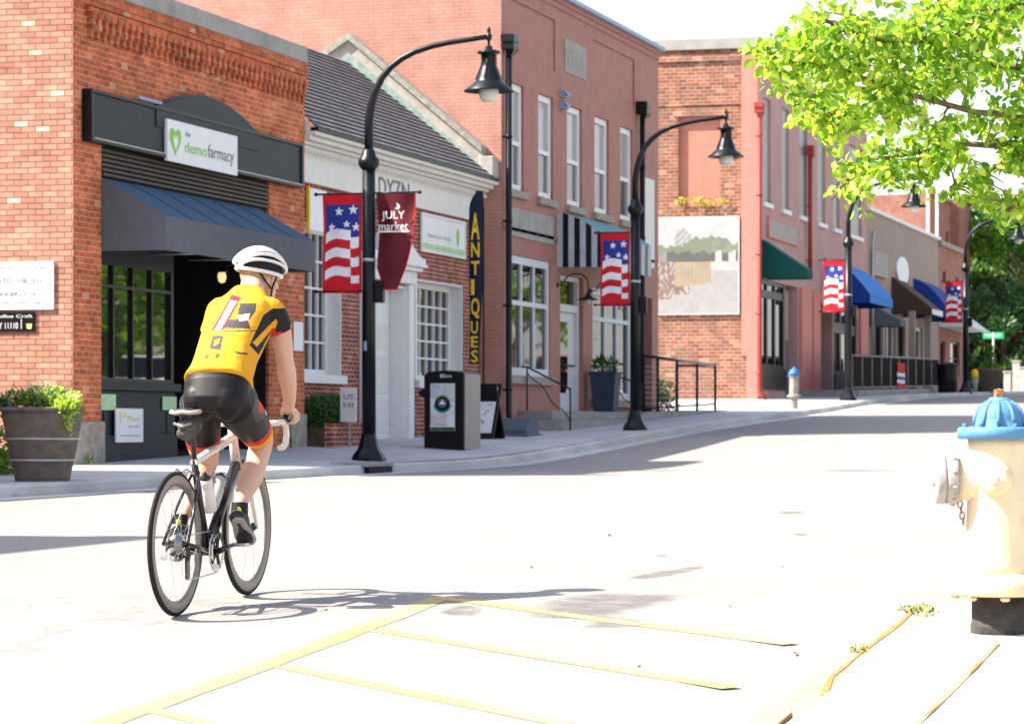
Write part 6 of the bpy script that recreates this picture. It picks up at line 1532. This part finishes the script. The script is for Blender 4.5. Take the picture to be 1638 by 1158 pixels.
M['brown'] = mat('tan_saddle_edge', (.42, .33, .28), .6)
bike = thing('bicycle', tuple(BO), 'black road bicycle with white top tube and deep rims, ridden away by the cyclist', 'bicycle')
def bp(name, m, parent, fn, **k):
    mb = MB(); fn(mb); mb.xform(MBK); return mb.build(name, M[m] if isinstance(m, str) else m, parent, **k)
def wheel(cx, steer=0):
    c = (cx, 0, .34)
    w = bp('wheel', 'rimm', bike, lambda mb: mb.lathe([(.325, -.010), (.300, -.0125), (.272, -.006), (.268, 0), (.272, .006), (.300, .0125), (.325, .010), (.318, 0), (.325, -.010)], c, 96, axis=(0,1,0)), fix=False)
    def f(mb):
        pts = [(.322+.018*max(0, math.cos(t)) if abs(math.cos(t)) > .0 else .322, .0125*math.sin(t)) for t in [(-90+k*180/8)*math.pi/180 for k in range(9)]]
        mb.lathe([(.320, 0)]+pts+[(.320, 0)], c, 96, axis=(0,1,0))
    bp('tyre', 'tyre', w, f, fix=False)
    def f(mb):
        for k in range(20):
            a = 2*math.pi*k/20; s_ = 1 if k % 2 else -1; b = a+(.35 if k % 4 < 2 else -.35)
            mb.tube([(cx+.02*math.cos(b), s_*.028, .34+.02*math.sin(b)), (cx+.27*math.cos(a), 0, .34+.27*math.sin(a))], .0011, 4, caps=False)
    bp('spokes', 'steel', w, f)
    bp('hub', 'carbon', w, lambda mb: mb.lathe([(.008, -.055), (.022, -.035), (.024, -.03), (.014, -.02), (.014, .02), (.024, .03), (.022, .035), (.008, .055)], c, 16, axis=(0,1,0)))
    return w
wheel(0); wheel(.97)
BB = (.41, 0, .27)
def f(mb):
    mb.tube([(.41, 0, .27), (.33, 0, .50), (.265, 0, .70)], [.021, .018, .017], 12)
    mb.tube([(.41, 0, .27), (.62, 0, .47), (.825, 0, .665)], [.028, .026, .025], 12)
    mb.lathe([(.024, -.04), (.024, .04)], BB, 16, axis=(0,1,0))
    for s_ in (-1, 1):
        mb.tube([(.39, s_*.022, .27), (.22, s_*.045, .30), (.0, s_*.062, .34)], [.012, .011, .009], 8)
        mb.tube([(.28, s_*.015, .66), (.14, s_*.045, .50), (.0, s_*.062, .34)], [.008, .008, .007], 8)
fr = bp('frame', 'carbon', bike, f)
bp('top_tube', 'framewhite', bike, lambda mb: mb.tube([(.255, 0, .705), (.5, 0, .75), (.79, 0, .80)], [.019, .021, .024], 12))
bp('head_tube', 'framewhite', bike, lambda mb: mb.tube([(.785, 0, .835), (.835, 0, .655)], [.022, .025], 12))
def f(mb):
    for s_ in (-1, 1): mb.tube([(.835, s_*.012, .665), (.85, s_*.040, .62), (.90, s_*.050, .50), (.97, s_*.052, .34)], [.017, .015, .012, .008], 10)
bp('fork', 'framewhite', bike, f)
bp('seat_post', 'carbon', bike, lambda mb: mb.tube([(.27, 0, .69), (.235, 0, .92)], .014, 10))
def f(mb):
    xs = [(a_+.07, b_, c_, d_) for a_, b_, c_, d_ in [(.055, .055, .945, .012), (.07, .070, .955, .022), (.11, .072, .958, .024), (.17, .055, .950, .022), (.22, .030, .947, .018), (.28, .020, .945, .016), (.33, .018, .940, .012), (.345, .012, .934, .006)]]
    vs = []; n = 14
    for x, w, z, t in xs:
        for j in range(n):
            a = 2*math.pi*j/n; vs.append((x, w*math.cos(a), z+(t*.5*math.sin(a) if math.sin(a) > 0 else t*1.1*math.sin(a))))
    mb.add(vs, [(i*n+j, i*n+(j+1) % n, (i+1)*n+(j+1) % n, (i+1)*n+j) for i in range(len(xs)-1) for j in range(n)]+[tuple(range(n)), tuple((len(xs)-1)*n+j for j in range(n))], 0, True)
sd_ = bp('saddle', 'carbon', bike, f)
bp('saddle_edge', 'brown', sd_, lambda mb: mb.tube([(x_+.07, y_, z_) for x_, y_, z_ in [(.10, -.072, .955), (.062, -.062, .952), (.05, -.035, .950), (.055, 0, .954), (.05, .035, .950), (.062, .062, .952), (.10, .072, .955)]], .010, 8))
def f(mb):
    mb.ell((.20, -.005, .885), (.075, .058, .045), 16); mb.ell((.185, .005, .85), (.06, .048, .035), 16); mb.box(.16, .23, -.02, .02, .92, .945)
sb = bp('saddle_bag', 'bag', bike, f)
bp('bag_strap', 'rimm', sb, lambda mb: mb.tube([(.123, -.045, .90), (.115, 0, .885), (.123, .045, .90)], .007, 6))
# handlebar
def f(mb):
    for s_ in (-1, 1):
        mb.tube([(.86, 0, .862), (.86, s_*.10, .862), (.865, s_*.18, .862), (.89, s_*.208, .865), (.93, s_*.215, .868), (.965, s_*.217, .845), (.972, s_*.218, .80), (.945, s_*.22, .755), (.90, s_*.221, .742), (.86, s_*.221, .742)], [.014]+[.0155]*9, 12)
hb = bp('handlebar', 'tape', bike, f)
bp('stem', 'carbon', hb, lambda mb: mb.tube([(.785, 0, .845), (.86, 0, .862)], .018, 10))
def f(mb):
    for s_ in (-1, 1):
        mb.tube([(.93, s_*.215, .872), (.965, s_*.215, .882), (1.0, s_*.214, .90), (1.012, s_*.213, .915)], [.017, .018, .017, .012], 10)
bp('brake_hood', 'carbon', hb, f)
for s_ in (-1, 1):
    bp('brake_lever', 'carbon', hb, lambda mb: mb.tube([(1.005, s_*.214, .90), (1.02, s_*.216, .86), (1.01, s_*.222, .80), (.99, s_*.235, .76), (.97, s_*.242, .735)], [.009, .008, .007, .006, .005], 8))
# drivetrain
cw = bp('chainring', 'steel', bike, lambda mb: (mb.lathe([(.100, -.052), (.103, -.049), (.100, -.046), (.082, -.047), (.082, -.051), (.100, -.052)], BB, 44, axis=(0,1,0), smooth=False), mb.lathe([(.080, -.056), (.083, -.054), (.080, -.053), (.066, -.053), (.066, -.056), (.080, -.056)], BB, 36, axis=(0,1,0), smooth=False)), fix=False)
bp('spider', 'carbon', cw, lambda mb: [mb.tube([(BB[0], -.05, BB[2]), (BB[0]+.085*math.cos(a), -.05, BB[2]+.085*math.sin(a))], .009, 6) for a in [k*2*math.pi/5 for k in range(5)]])
ca_ = R(6)
PR = (BB[0]+.172*math.cos(ca_), -.118, BB[2]+.172*math.sin(ca_)); PL = (BB[0]-.172*math.cos(ca_), .118, BB[2]-.172*math.sin(ca_))
bp('crank', 'carbon', bike, lambda mb: mb.tube([(BB[0], -.06, BB[2]), (PR[0], -.078, PR[2])], [.016, .011], 8)); bp('crank', 'carbon', bike, lambda mb: mb.tube([(BB[0], .06, BB[2]), (PL[0], .078, PL[2])], [.016, .011], 8))
for q in (PR, PL):
    s_ = -1 if q[1] < 0 else 1
    bp('pedal', 'steel', bike, lambda mb: (mb.box(q[0]-.045, q[0]+.045, q[1]-.035, q[1]+.035, q[2]-.008, q[2]+.010), mb.tube([(q[0], s_*.075, q[2]), (q[0], q[1], q[2])], .006, 8)), bevel=.004)
bp('cassette', 'steel', bike, lambda mb: [mb.lathe([(.028+.0028*k, -.040+.003*k), (.029+.0028*k, -.0385+.003*k)], (0, 0, .34), 26, axis=(0,1,0), smooth=False) for k in range(9)])
def f(mb):
    mb.tube([(.0, -.055, .33), (.015, -.06, .29), (.03, -.05, .262)], [.010, .012, .010], 8); mb.box(.012, .05, -.052, -.040, .175, .275)
    for z in (.27, .185): mb.lathe([(.018, -.046), (.018, -.042)], (.03, 0, z), 14, axis=(0,1,0))
bp('rear_derailleur', 'carbon', bike, f)
bp('front_derailleur', 'carbon', bike, lambda mb: mb.box(.36, .44, -.056, -.042, .355, .385), bevel=.004)
def f(mb):
    top = [(0, -.03, .375), (.41, -.05, .372)]; mb.tube(top, .004, 5)
    mb.tube([(BB[0], -.05, .168), (.2, -.045, .165), (.035, -.044, .168)], .004, 5); mb.tube([(.012, -.044, .19), (.045, -.042, .262), (.012, -.035, .305)], .004, 5)
bp('chain', 'steel', bike, f)
def f(mb):
    mb.box(-.02, .03, -.03, .03, .665, .70) if False else None
    mb.tube([(.17, -.03, .66), (.10, -.025, .685), (.05, -.018, .675)], .006, 6); mb.tube([(.17, .03, .66), (.10, .025, .685), (.05, .018, .675)], .006, 6)
bp('rear_brake', 'steel', bike, f)
for nm, a, b in (('grey', (.515, 0, .435), (.645, 0, .565)), ('pale', (.405, 0, .44), (.345, 0, .605))):
    ax = (Vector(b)-Vector(a)).normalized(); L_ = (Vector(b)-Vector(a)).length
    off = Vector((-.035, 0, .045)) if nm == 'grey' else Vector((.055, 0, .02))
    t = thing('water_bottle', tuple(MBK @ (Vector(a)+off)), ('grey' if nm == 'grey' else 'pale')+' water bottle in the '+('lower cage on the down tube' if nm == 'grey' else 'cage on the seat tube')+' of the bicycle', 'bottle')
    bp('flask', 'bottle' if nm == 'grey' else 'framewhite', t, lambda mb: mb.lathe([(.034, 0), (.036, .01), (.036, L_*.62), (.030, L_*.70), (.035, L_*.80), (.035, L_*.92), (.028, L_*.96)], Vector(a)+off, 20, axis=ax))
    bp('cap', 'carbon', t, lambda mb: mb.lathe([(.029, L_*.961), (.028, L_*1.03), (.012, L_*1.06), (.012, L_*1.14), (0, L_*1.15)], Vector(a)+off, 16, axis=ax))

# ------------------------------------------------------------------ the cyclist
def remesh(mbs, name, mats, parent, voxel, smooth=4, colour=None, cut=None):
    me = bpy.data.meshes.new('tmp'); mb = MB()
    for m_ in mbs:
        o = len(mb.v); mb.v += m_.v; mb.f += [tuple(i+o for i in f_) for f_ in m_.f]
    mb.xform(MBK); me.from_pydata([tuple(Vector(v)-root_loc(parent)) for v in mb.v], [], mb.f)
    bm = bmesh.new(); bm.from_mesh(me); bmesh.ops.recalc_face_normals(bm, faces=bm.faces); bm.to_mesh(me); bm.free()
    o = bpy.data.objects.new('tmp', me); COL.objects.link(o)
    r = o.modifiers.new('r', 'REMESH'); r.mode = 'VOXEL'; r.voxel_size = voxel
    s_ = o.modifiers.new('s', 'SMOOTH'); s_.factor = .5; s_.iterations = smooth
    dg = bpy.context.evaluated_depsgraph_get(); dg.update(); m2 = bpy.data.meshes.new_from_object(o.evaluated_get(dg))
    bpy.data.objects.remove(o); m2.materials.clear()
    for m_ in mats: m2.materials.append(m_)
    off = root_loc(parent); inv = MBK.inverted()
    if cut:
        bm = bmesh.new(); bm.from_mesh(m2)
        dele = [f_ for f_ in bm.faces if cut(inv @ (f_.calc_center_median()+off))]
        bmesh.ops.delete(bm, geom=dele, context='FACES'); bm.to_mesh(m2); bm.free()
    idx = []
    for p in m2.polygons:
        idx.append(colour(inv @ (p.center+off), p.center+off, p.normal) if colour else 0)
    m2.polygons.foreach_set('material_index', idx); m2.polygons.foreach_set('use_smooth', [True]*len(m2.polygons)); m2.update()
    ob = bpy.data.objects.new(name, m2); COL.objects.link(ob); ob.parent = parent
    return ob
def limb(pts, rs, n=20, seg=6, caps=True):
    """smooth tapered limb through joints"""
    mb = MB(); P = []; Rr = []
    pts = [Vector(p) for p in pts]; k = len(pts)
    for i in range(k-1):
        for j in range(seg):
            t = j/seg; a, b, c, d = pts[max(i-1, 0)], pts[i], pts[i+1], pts[min(i+2, k-1)]
            P.append(.5*((2*b)+(c-a)*t+(2*a-5*b+4*c-d)*t*t+(3*b-a-3*c+d)*t**3))
            ra, rb, rc, rd = rs[max(i-1, 0)], rs[i], rs[i+1], rs[min(i+2, k-1)]
            Rr.append(.5*((2*rb)+(rc-ra)*t+(2*ra-5*rb+4*rc-rd)*t*t+(3*rb-ra-3*rc+rd)*t**3))
    P.append(pts[-1]); Rr.append(rs[-1]); mb.tube(P, Rr, n)
    if caps: mb.ell(P[0], (rs[0],)*3, 16); mb.ell(P[-1], (rs[-1],)*3, 16)
    return mb
def loft(secs, n=72, grow=0.0):
    """torso from elliptical sections: centre, half width (y), half depth (across the spine)"""
    mb = MB(); k = len(secs); vs = []
    for i, (c, w, d) in enumerate(secs):
        c = Vector(c); t = (Vector(secs[min(i+1, k-1)][0])-Vector(secs[max(i-1, 0)][0])).normalized(); nrm = Vector((0, 1, 0)).cross(t).normalized()
        for j in range(n):
            a = 2*math.pi*j/n; ca__, sa__ = math.cos(a), math.sin(a)
            q = 2.4; e = (abs(ca__)**q+abs(sa__)**q)**(-1/q)
            vs.append(c+Vector((0, 1, 0))*(w+grow)*ca__*e+nrm*(d+grow)*sa__*e)
    mb.add(vs, [(i*n+j, i*n+(j+1) % n, (i+1)*n+(j+1) % n, (i+1)*n+j) for i in range(k-1) for j in range(n)]+[tuple(range(n))[::-1], tuple((k-1)*n+j for j in range(n))], 0, True)
    return mb
TORSO = [((.385, -.07, .93), .120, .095), ((.395, -.07, .98), .145, .118), ((.425, -.068, 1.05), .150, .122), ((.475, -.068, 1.125), .142, .113), ((.545, -.070, 1.205), .140, .106), ((.62, -.076, 1.285), .148, .112), ((.69, -.084, 1.36), .156, .115), ((.75, -.090, 1.415), .148, .102), ((.80, -.090, 1.46), .108, .080), ((.845, -.086, 1.50), .070, .060)]
hipR, hipL = (.42, -.145, .985), (.42, .020, .985)
LR = ([hipR, (.59, -.145, .905), (.72, -.145, .835), (.815, -.14, .78), (.765, -.137, .695), (.68, -.135, .615), (.60, -.13, .545), (.535, -.128, .485), (.525, -.126, .44)], [.082, .082, .072, .060, .056, .059, .046, .035, .036])
LL = ([hipL, (.50, .055, .88), (.575, .07, .78), (.63, .078, .695), (.565, .084, .625), (.49, .088, .565), (.41, .09, .50), (.325, .09, .44), (.30, .092, .405)], [.082, .082, .072, .060, .056, .059, .046, .035, .036])
AR = ([(.765, -.222, 1.42), (.785, -.255, 1.34), (.80, -.268, 1.25), (.812, -.272, 1.18), (.845, -.270, 1.11), (.895, -.262, 1.02), (.94, -.248, .945)], [.060, .055, .049, .043, .046, .037, .026])
AL = ([(.765, .040, 1.42), (.785, .085, 1.33), (.80, .125, 1.25), (.812, .160, 1.18), (.845, .195, 1.11), (.895, .215, 1.02), (.94, .225, .945)], [.060, .055, .049, .043, .046, .037, .026])
def hand(s_):
    mb = []; y0 = -.224 if s_ < 0 else .206
    Y = lambda d: (.0-.224+(-d)) if s_ < 0 else (.206+d)
    pal = MB(); pal.ell((.962, Y(.010), .918), (.050, .036, .020), 18, rot=Matrix.Rotation(R(18), 3, 'Y')); pal.ell((.945, Y(.012), .935), (.034, .030, .022), 16); mb.append(pal)
    for i, (ln, rr) in enumerate(((.85, .0078), (.98, .0086), (1.0, .0088), (.94, .0085))):
        x = .938+.0215*i
        mb.append(limb([(x, Y(.030), .922), (x+.004, Y(.046), .900), (x+.006, Y(.042), .874), (x+.004, Y(.026*1.0), .860), (x, Y(.010/ln), .858)], [rr*1.15, rr*1.08, rr, rr*.95, rr*.82], 10, 3))
    mb.append(limb([(.940, Y(-.012), .925), (.962, Y(-.024), .912), (.985, Y(-.027), .898), (1.0, Y(-.022), .888)], [.0125, .0115, .010, .008], 10, 3))
    mb.append(limb([(.925, Y(.016), .955), (.945, Y(.012), .935)], [.026, .026], 14, 3))
    return mb
HC = Vector((.995, -.088, 1.585)); yaw = R(-40)
HR = Matrix.Rotation(yaw, 3, 'Z') @ Matrix.Rotation(R(12), 3, 'Y')
def head():
    o = []; a = MB()
    P = lambda x, y, z: HC+HR @ Vector((x, y, z))
    a.ell(P(-.012, 0, .022), (.094, .075, .088), 24, rot=HR); a.ell(P(.030, 0, -.045), (.060, .055, .062), 20, rot=HR)
    a.ell(P(.070, 0, -.085), (.026, .030, .020), 14, rot=HR); a.ell(P(.088, 0, -.022), (.020, .012, .022), 12, rot=HR); a.ell(P(.100, 0, -.034), (.012, .014, .010), 12, rot=HR)
    a.ell(P(.082, 0, .022), (.020, .048, .012), 12, rot=HR); a.ell(P(.088, 0, -.062), (.012, .024, .007), 12, rot=HR)
    for s_ in (-1, 1):
        a.ell(P(-.002, s_*.075, -.022), (.018, .008, .030), 12, rot=HR @ Matrix.Rotation(s_*R(20), 3, 'Z')); a.ell(P(.055, s_*.038, -.035), (.026, .022, .022), 12, rot=HR)
    o.append(a)
    o.append(limb([(.835, -.084, 1.47), (.885, -.084, 1.52), (.925, -.066, 1.55), (.965, -.076, 1.57)], [.066, .060, .056, .058], 18, 4))
    return o
M['skin'], t_, b_ = newmat('skin'); b_.inputs['Base Color'].default_value = (.56, .33, .235, 1); b_.inputs['Roughness'].default_value = .5; b_.inputs['Subsurface Weight'].default_value = .12; b_.inputs['Subsurface Radius'].default_value = (.02, .008, .004); b_.inputs['Subsurface Scale'].default_value = .5
g_ = N(t_, 'ShaderNodeNewGeometry'); n_ = N(t_, 'ShaderNodeTexNoise'); n_.inputs['Scale'].default_value = 14; n_.inputs['Detail'].default_value = 6; t_.links.new(g_.outputs['Position'], n_.inputs['Vector'])
r_ = N(t_, 'ShaderNodeMix', data_type='RGBA'); t_.links.new(n_.outputs[0], r_.inputs[0]); r_.inputs[6].default_value = (.52, .29, .20, 1); r_.inputs[7].default_value = (.62, .38, .28, 1); t_.links.new(r_.outputs[2], b_.inputs['Base Color'])
M['jersey'] = mat('yellow_jersey', (.66, .31, .016), .75, var=.06, bump=.5, bscale=14)
M['jblack'] = mat('black_jersey_panel', (.012, .012, .013), .65)
M['jmaroon'] = mat('maroon_print', (.16, .02, .035), .7)
M['jwhite'] = mat('white_print', (.62, .58, .62), .7)
M['jgrey'] = mat('charcoal_print', (.055, .05, .052), .7)
M['jred'] = mat('red_hem', (.55, .03, .015), .65)
M['jpink'] = mat('pink_badge', (.62, .08, .22), .65)
M['lycra'] = mat('black_lycra', (.007, .0065, .007), .5, var=.1, spec=.22)
M['lycrag'] = mat('grey_lycra_panel', (.04, .038, .038), .5)
rider = thing('person', tuple(BO+Vector((.45, -.03, 0))), 'cyclist seen from behind in yellow jersey, black shorts and white helmet', 'person')
def footp(sx, ank, ball, toe, yy, w=1.0):
    mb = []
    a, b, c = Vector(ank), Vector(ball), Vector(toe)
    heel = a+(a-b).normalized()*.045+Vector((0, 0, -.035))
    mb.append(limb([heel, (heel+b)/2+Vector((0, 0, .012)), b, c], [.034, .037, .041, .026], 16, 4)); mb.append(limb([a+Vector((0, 0, .03)), a, (a+b)/2], [.036, .038, .036], 16, 4))
    return mb
FR = ((.525, -.126, .425), (.600, -.125, .325), (.665, -.128, .305)); FL = ((.290, .094, .395), (.255, .105, .295), (.285, .112, .225))
FL = ((.285, .094, .385), (.262, .105, .285), (.320, .112, .255))
body_parts = [loft(TORSO), limb(*LR), limb(*LL), limb(*AR), limb(*AL)]+hand(-1)+hand(1)+head()+footp(1, *FR, 0)+footp(1, *FL, 0)
# the hands need a finer grid than the trunk: one continuous surface, fine throughout
body = remesh(body_parts, 'body', [M['skin']], rider, .0052, smooth=3)
def prj(p):
    d = p.x*CA+p.y*SA; return CX+FPX*(p.x*SA-p.y*CA)/d, YH-FPX*p.z/d
JP = [(3, [(369,480),(379,482),(353,527),(343,528)]), (2, [(371,471),(386,476),(358,527),(338,529)]),
      (3, [(379,505),(400,501),(397,512),(383,514)]), (4, [(384,485),(411,485),(409,498),(397,514),(401,526),(358,525),(364,511),(379,511)]),
      (0, [(343,544),(352,541),(350,550),(342,553)]), (4, [(340,537),(357,537),(353,560),(335,558)]),
      (0, [(404,548),(441,510),(444,516),(411,555)]), (1, [(399,552),(411,527),(421,504),(438,493),(463,493),(467,508),(464,531),(440,531),(443,517),(434,529),(414,568)]),
      (5, [(328,569),(336,567),(334,572),(326,574)]), (5, [(346,566),(352,566),(350,572),(344,573)]), (4, [(376,562),(396,565),(396,568),(378,566)])]
def jcol(l, w, n):
    x, y = prj(w)
    if n.x > .3: return 1 if l.y < -.2 else 0
    for mi, poly in JP:
        if inside(x, y, poly): return mi
    if 355 < x < 414 and 528.5 < y < 530.3: return 4
    if l.z < 1.335 and l.y < -.19 and l.x > .7: return 5
    return 0
G1 = .010
JT = [((.432, -.068, 1.070), .160, .138)]+[(c, w, d) for c, w, d in TORSO[3:9]]+[((.835, -.086, 1.492), .082, .070)]
slR = limb([(.74, -.180, 1.415), (.765, -.220, 1.415), (.780, -.245, 1.355), (.792, -.258, 1.315)], [.068, .070, .069, .066], 20, 5, caps=False)
slL = limb([(.74, .01, 1.415), (.765, .040, 1.415), (.780, .068, 1.355), (.792, .095, 1.305)], [.070, .072, .069, .066], 20, 5, caps=False)
pk = MB(); pk.ell((.455, -.135, 1.185), (.065, .062, .050), 18); pk.ell((.47, .0, 1.17), (.06, .06, .05), 18); pk.ell((.435, -.068, 1.09), (.143, .167, .035), 24, rot=Matrix.Rotation(R(30), 3, 'Y'))
jersey = remesh([loft(JT, grow=G1), slR, slL, pk], 'jersey', [M['jersey'], M['jblack'], M['jmaroon'], M['jwhite'], M['jgrey'], M['jred']], rider, .0048, smooth=3, colour=jcol)
jersey['label'] = 'yellow jersey with black side panel and maroon, white and charcoal print'
part('collar', 'jersey', jersey, lambda mb: None) if False else None
def along(l, a, b):
    a, b = Vector(a), Vector(b); d = b-a; return (l-a).dot(d)/d.length
def scol(l, w, n):
    ra = along(l, (.59, -.145, .905), (.78, -.142, .80)); la = along(l, (.50, .055, .88), (.61, .075, .73))
    if l.y < -.04 and l.x > .55:
        if ra > .152: return 2
        if ra > .105: return 1
    if l.y >= -.035 and l.z < .85:
        if la > .128: return 2
        if la > .082: return 1
    x, y = prj(w)
    if l.y < -.05:
        for mi, poly in ((3, [(410.5,600),(413,600),(428,662),(425.5,664)]), (1, [(413,642),(419,640),(423,660),(415,661)]), (5, [(405,590),(411,590),(411,601),(406,600)]), (4, [(396,600),(410.5,602),(424,668),(410,676),(398,640)])):
            if inside(x, y, poly): return mi
    return 0
g2 = .0075
ST = [((.385, -.07, .93), .130, .105), ((.395, -.07, .98), .155, .128), ((.425, -.068, 1.05), .156, .130), ((.475, -.068, 1.125), .142, .113)]
thR = limb([(.42, -.145, .985), (.59, -.145, .905), (.72, -.145, .835), (.765, -.143, .808)], [.108, .101, .084, .078], 24, 6, caps=False)
thL = limb([(.42, .020, .985), (.50, .055, .88), (.575, .07, .78), (.598, .073, .745)], [.106, .099, .083, .077], 24, 6, caps=False)
glu = MB(); glu.ell((.355, -.135, .995), (.085, .082, .10), 24); glu.ell((.355, .0, .995), (.085, .082, .10), 24); glu.ell((.46, -.15, .985), (.13, .10, .115), 20); glu.ell((.46, .02, .985), (.12, .10, .115), 20); glu.ell((.42, -.068, 1.02), (.14, .166, .10), 24)
shorts = remesh([loft(ST, grow=g2), thR, thL, glu], 'shorts', [M['lycra'], M['jred'], M['jersey'], M['jwhite'], M['lycrag'], M['jpink']], rider, .005, smooth=5, colour=scol)
shorts['label'] = 'black cycling shorts with red and yellow leg bands'
M['shoe'] = mat('black_shoe', (.025, .025, .027), .4, var=.5, scale=30)
M['shoegrey'] = mat('grey_shoe_panel', (.28, .26, .25), .4)
M['limed'] = mat('lime_sock_dot', (.45, .62, .02), .6)
def shcol(l, w, n): 
    return 1 if math.sin(l.x*70+l.z*90+l.y*40) > .55 else 0
def shoe(A_):
    a, b, c = [Vector(q) for q in A_]
    heel = a+(a-b).normalized()*.045+Vector((0, 0, -.035))
    return [limb([heel, (heel+b)/2+Vector((0, 0, .010)), b, c], [.041, .043, .048, .031], 18, 5), limb([a+Vector((0, 0, .008)), (a+b)/2+Vector((0, 0, .004))], [.044, .043], 16, 4)]
for A_ in (FR, FL):
    s__ = remesh(shoe(A_), 'shoe', [M['shoe'], M['shoegrey']], rider, .005, smooth=3, colour=shcol)
    a = Vector(A_[0]); 
    k_ = limb([a+Vector((0, 0, -.01)), a+Vector((.005, 0, .035)), a+Vector((.012, 0, .068))], [.0435, .0415, .0405], 20, 5, caps=False); k_.xform(MBK)
    sk = k_.build('sock', M['jblack'], rider)
    d_ = MB(); d_.ell(a+Vector((-.036, -.012, .038)), (.008, .013, .014), 12); d_.xform(MBK); d_.build('sock_dot', M['limed'], sk)
# helmet, straps, hair
HP = lambda x, y, z: HC+HR @ Vector((x, y, z))
M['helm'] = mat('white_helmet_shell', (.66, .64, .62), .28, coat=.5, var=.03)
M['helmdark'] = mat('dark_helmet_liner', (.010, .012, .017), .7)
M['hair'] = mat('short_blond_hair', (.38, .25, .12), .8, var=.3, scale=60)
hm = remesh([(lambda m_: (m_.ell(HP(-.014, 0, .043), (.118, .0925, .0975), 32, rot=HR), m_)[1])(MB())], 'helmet', [M['helmdark']], rider, .006, smooth=1, cut=lambda p: (HR.inverted() @ (p-HC)).z < .012)
rib = MB()
for ph in (-80, -62, -44, -26, -9, 9, 26, 44, 62, 80):
    pts = []; a = R(ph)
    for k in range(15):
        t = R(-8+k*196/14); c_ = math.cos(t); s_ = math.sin(t)
        wq = math.sin(a)*(.35+.65*max(0, s_)**.6)
        pts.append(HP(-.014+0.122*c_, .097*wq, .043+.104*s_*max(0, math.cos(a))**.62))
    rr = [.005]+[.0068 if abs(ph) < 60 else .0085]*13+[.005]
    rib.tube(pts, rr, 8)
for s_ in (-1, 1):
    rib.tube([HP(-.014+.119*math.cos(R(t)), s_*.096*math.sin(R(t)), .020) for t in range(0, 181, 12)], .0105, 8)
rib.ell(HP(-.126, 0, .045), (.022, .036, .030), 16, rot=HR); rib.ell(HP(-.115, 0, .085), (.03, .022, .022), 14, rot=HR)
rib.xform(MBK); rib.build('shell_rib', M['helm'], hm, fix=False)
em = MB(); em.ell(HP(-.148, 0, .045), (.004, .014, .010), 12, rot=HR); em.xform(MBK); em.build('rear_emblem', M['text_grey'], hm)
st = MB()
for s_ in (-1, 1):
    st.tube([HP(.045, s_*.082, .02), HP(.03, s_*.080, -.045), HP(.04, s_*.06, -.10), HP(.05, 0, -.115)], .005, 6); st.tube([HP(-.055, s_*.080, .01), HP(-.01, s_*.084, -.03), HP(.03, s_*.080, -.06)], .0045, 6)
st.xform(MBK); st.build('chin_strap', M['black'], hm)
hr = remesh([(lambda m_: (m_.ell(HP(-.020, 0, .012), (.0935, .079, .088), 24, rot=HR), m_)[1])(MB())], 'hair', [M['hair']], rider, .006, smooth=1, cut=lambda p: (HR.inverted() @ (p-HC)).z < -.040 or (HR.inverted() @ (p-HC)).x > .03)
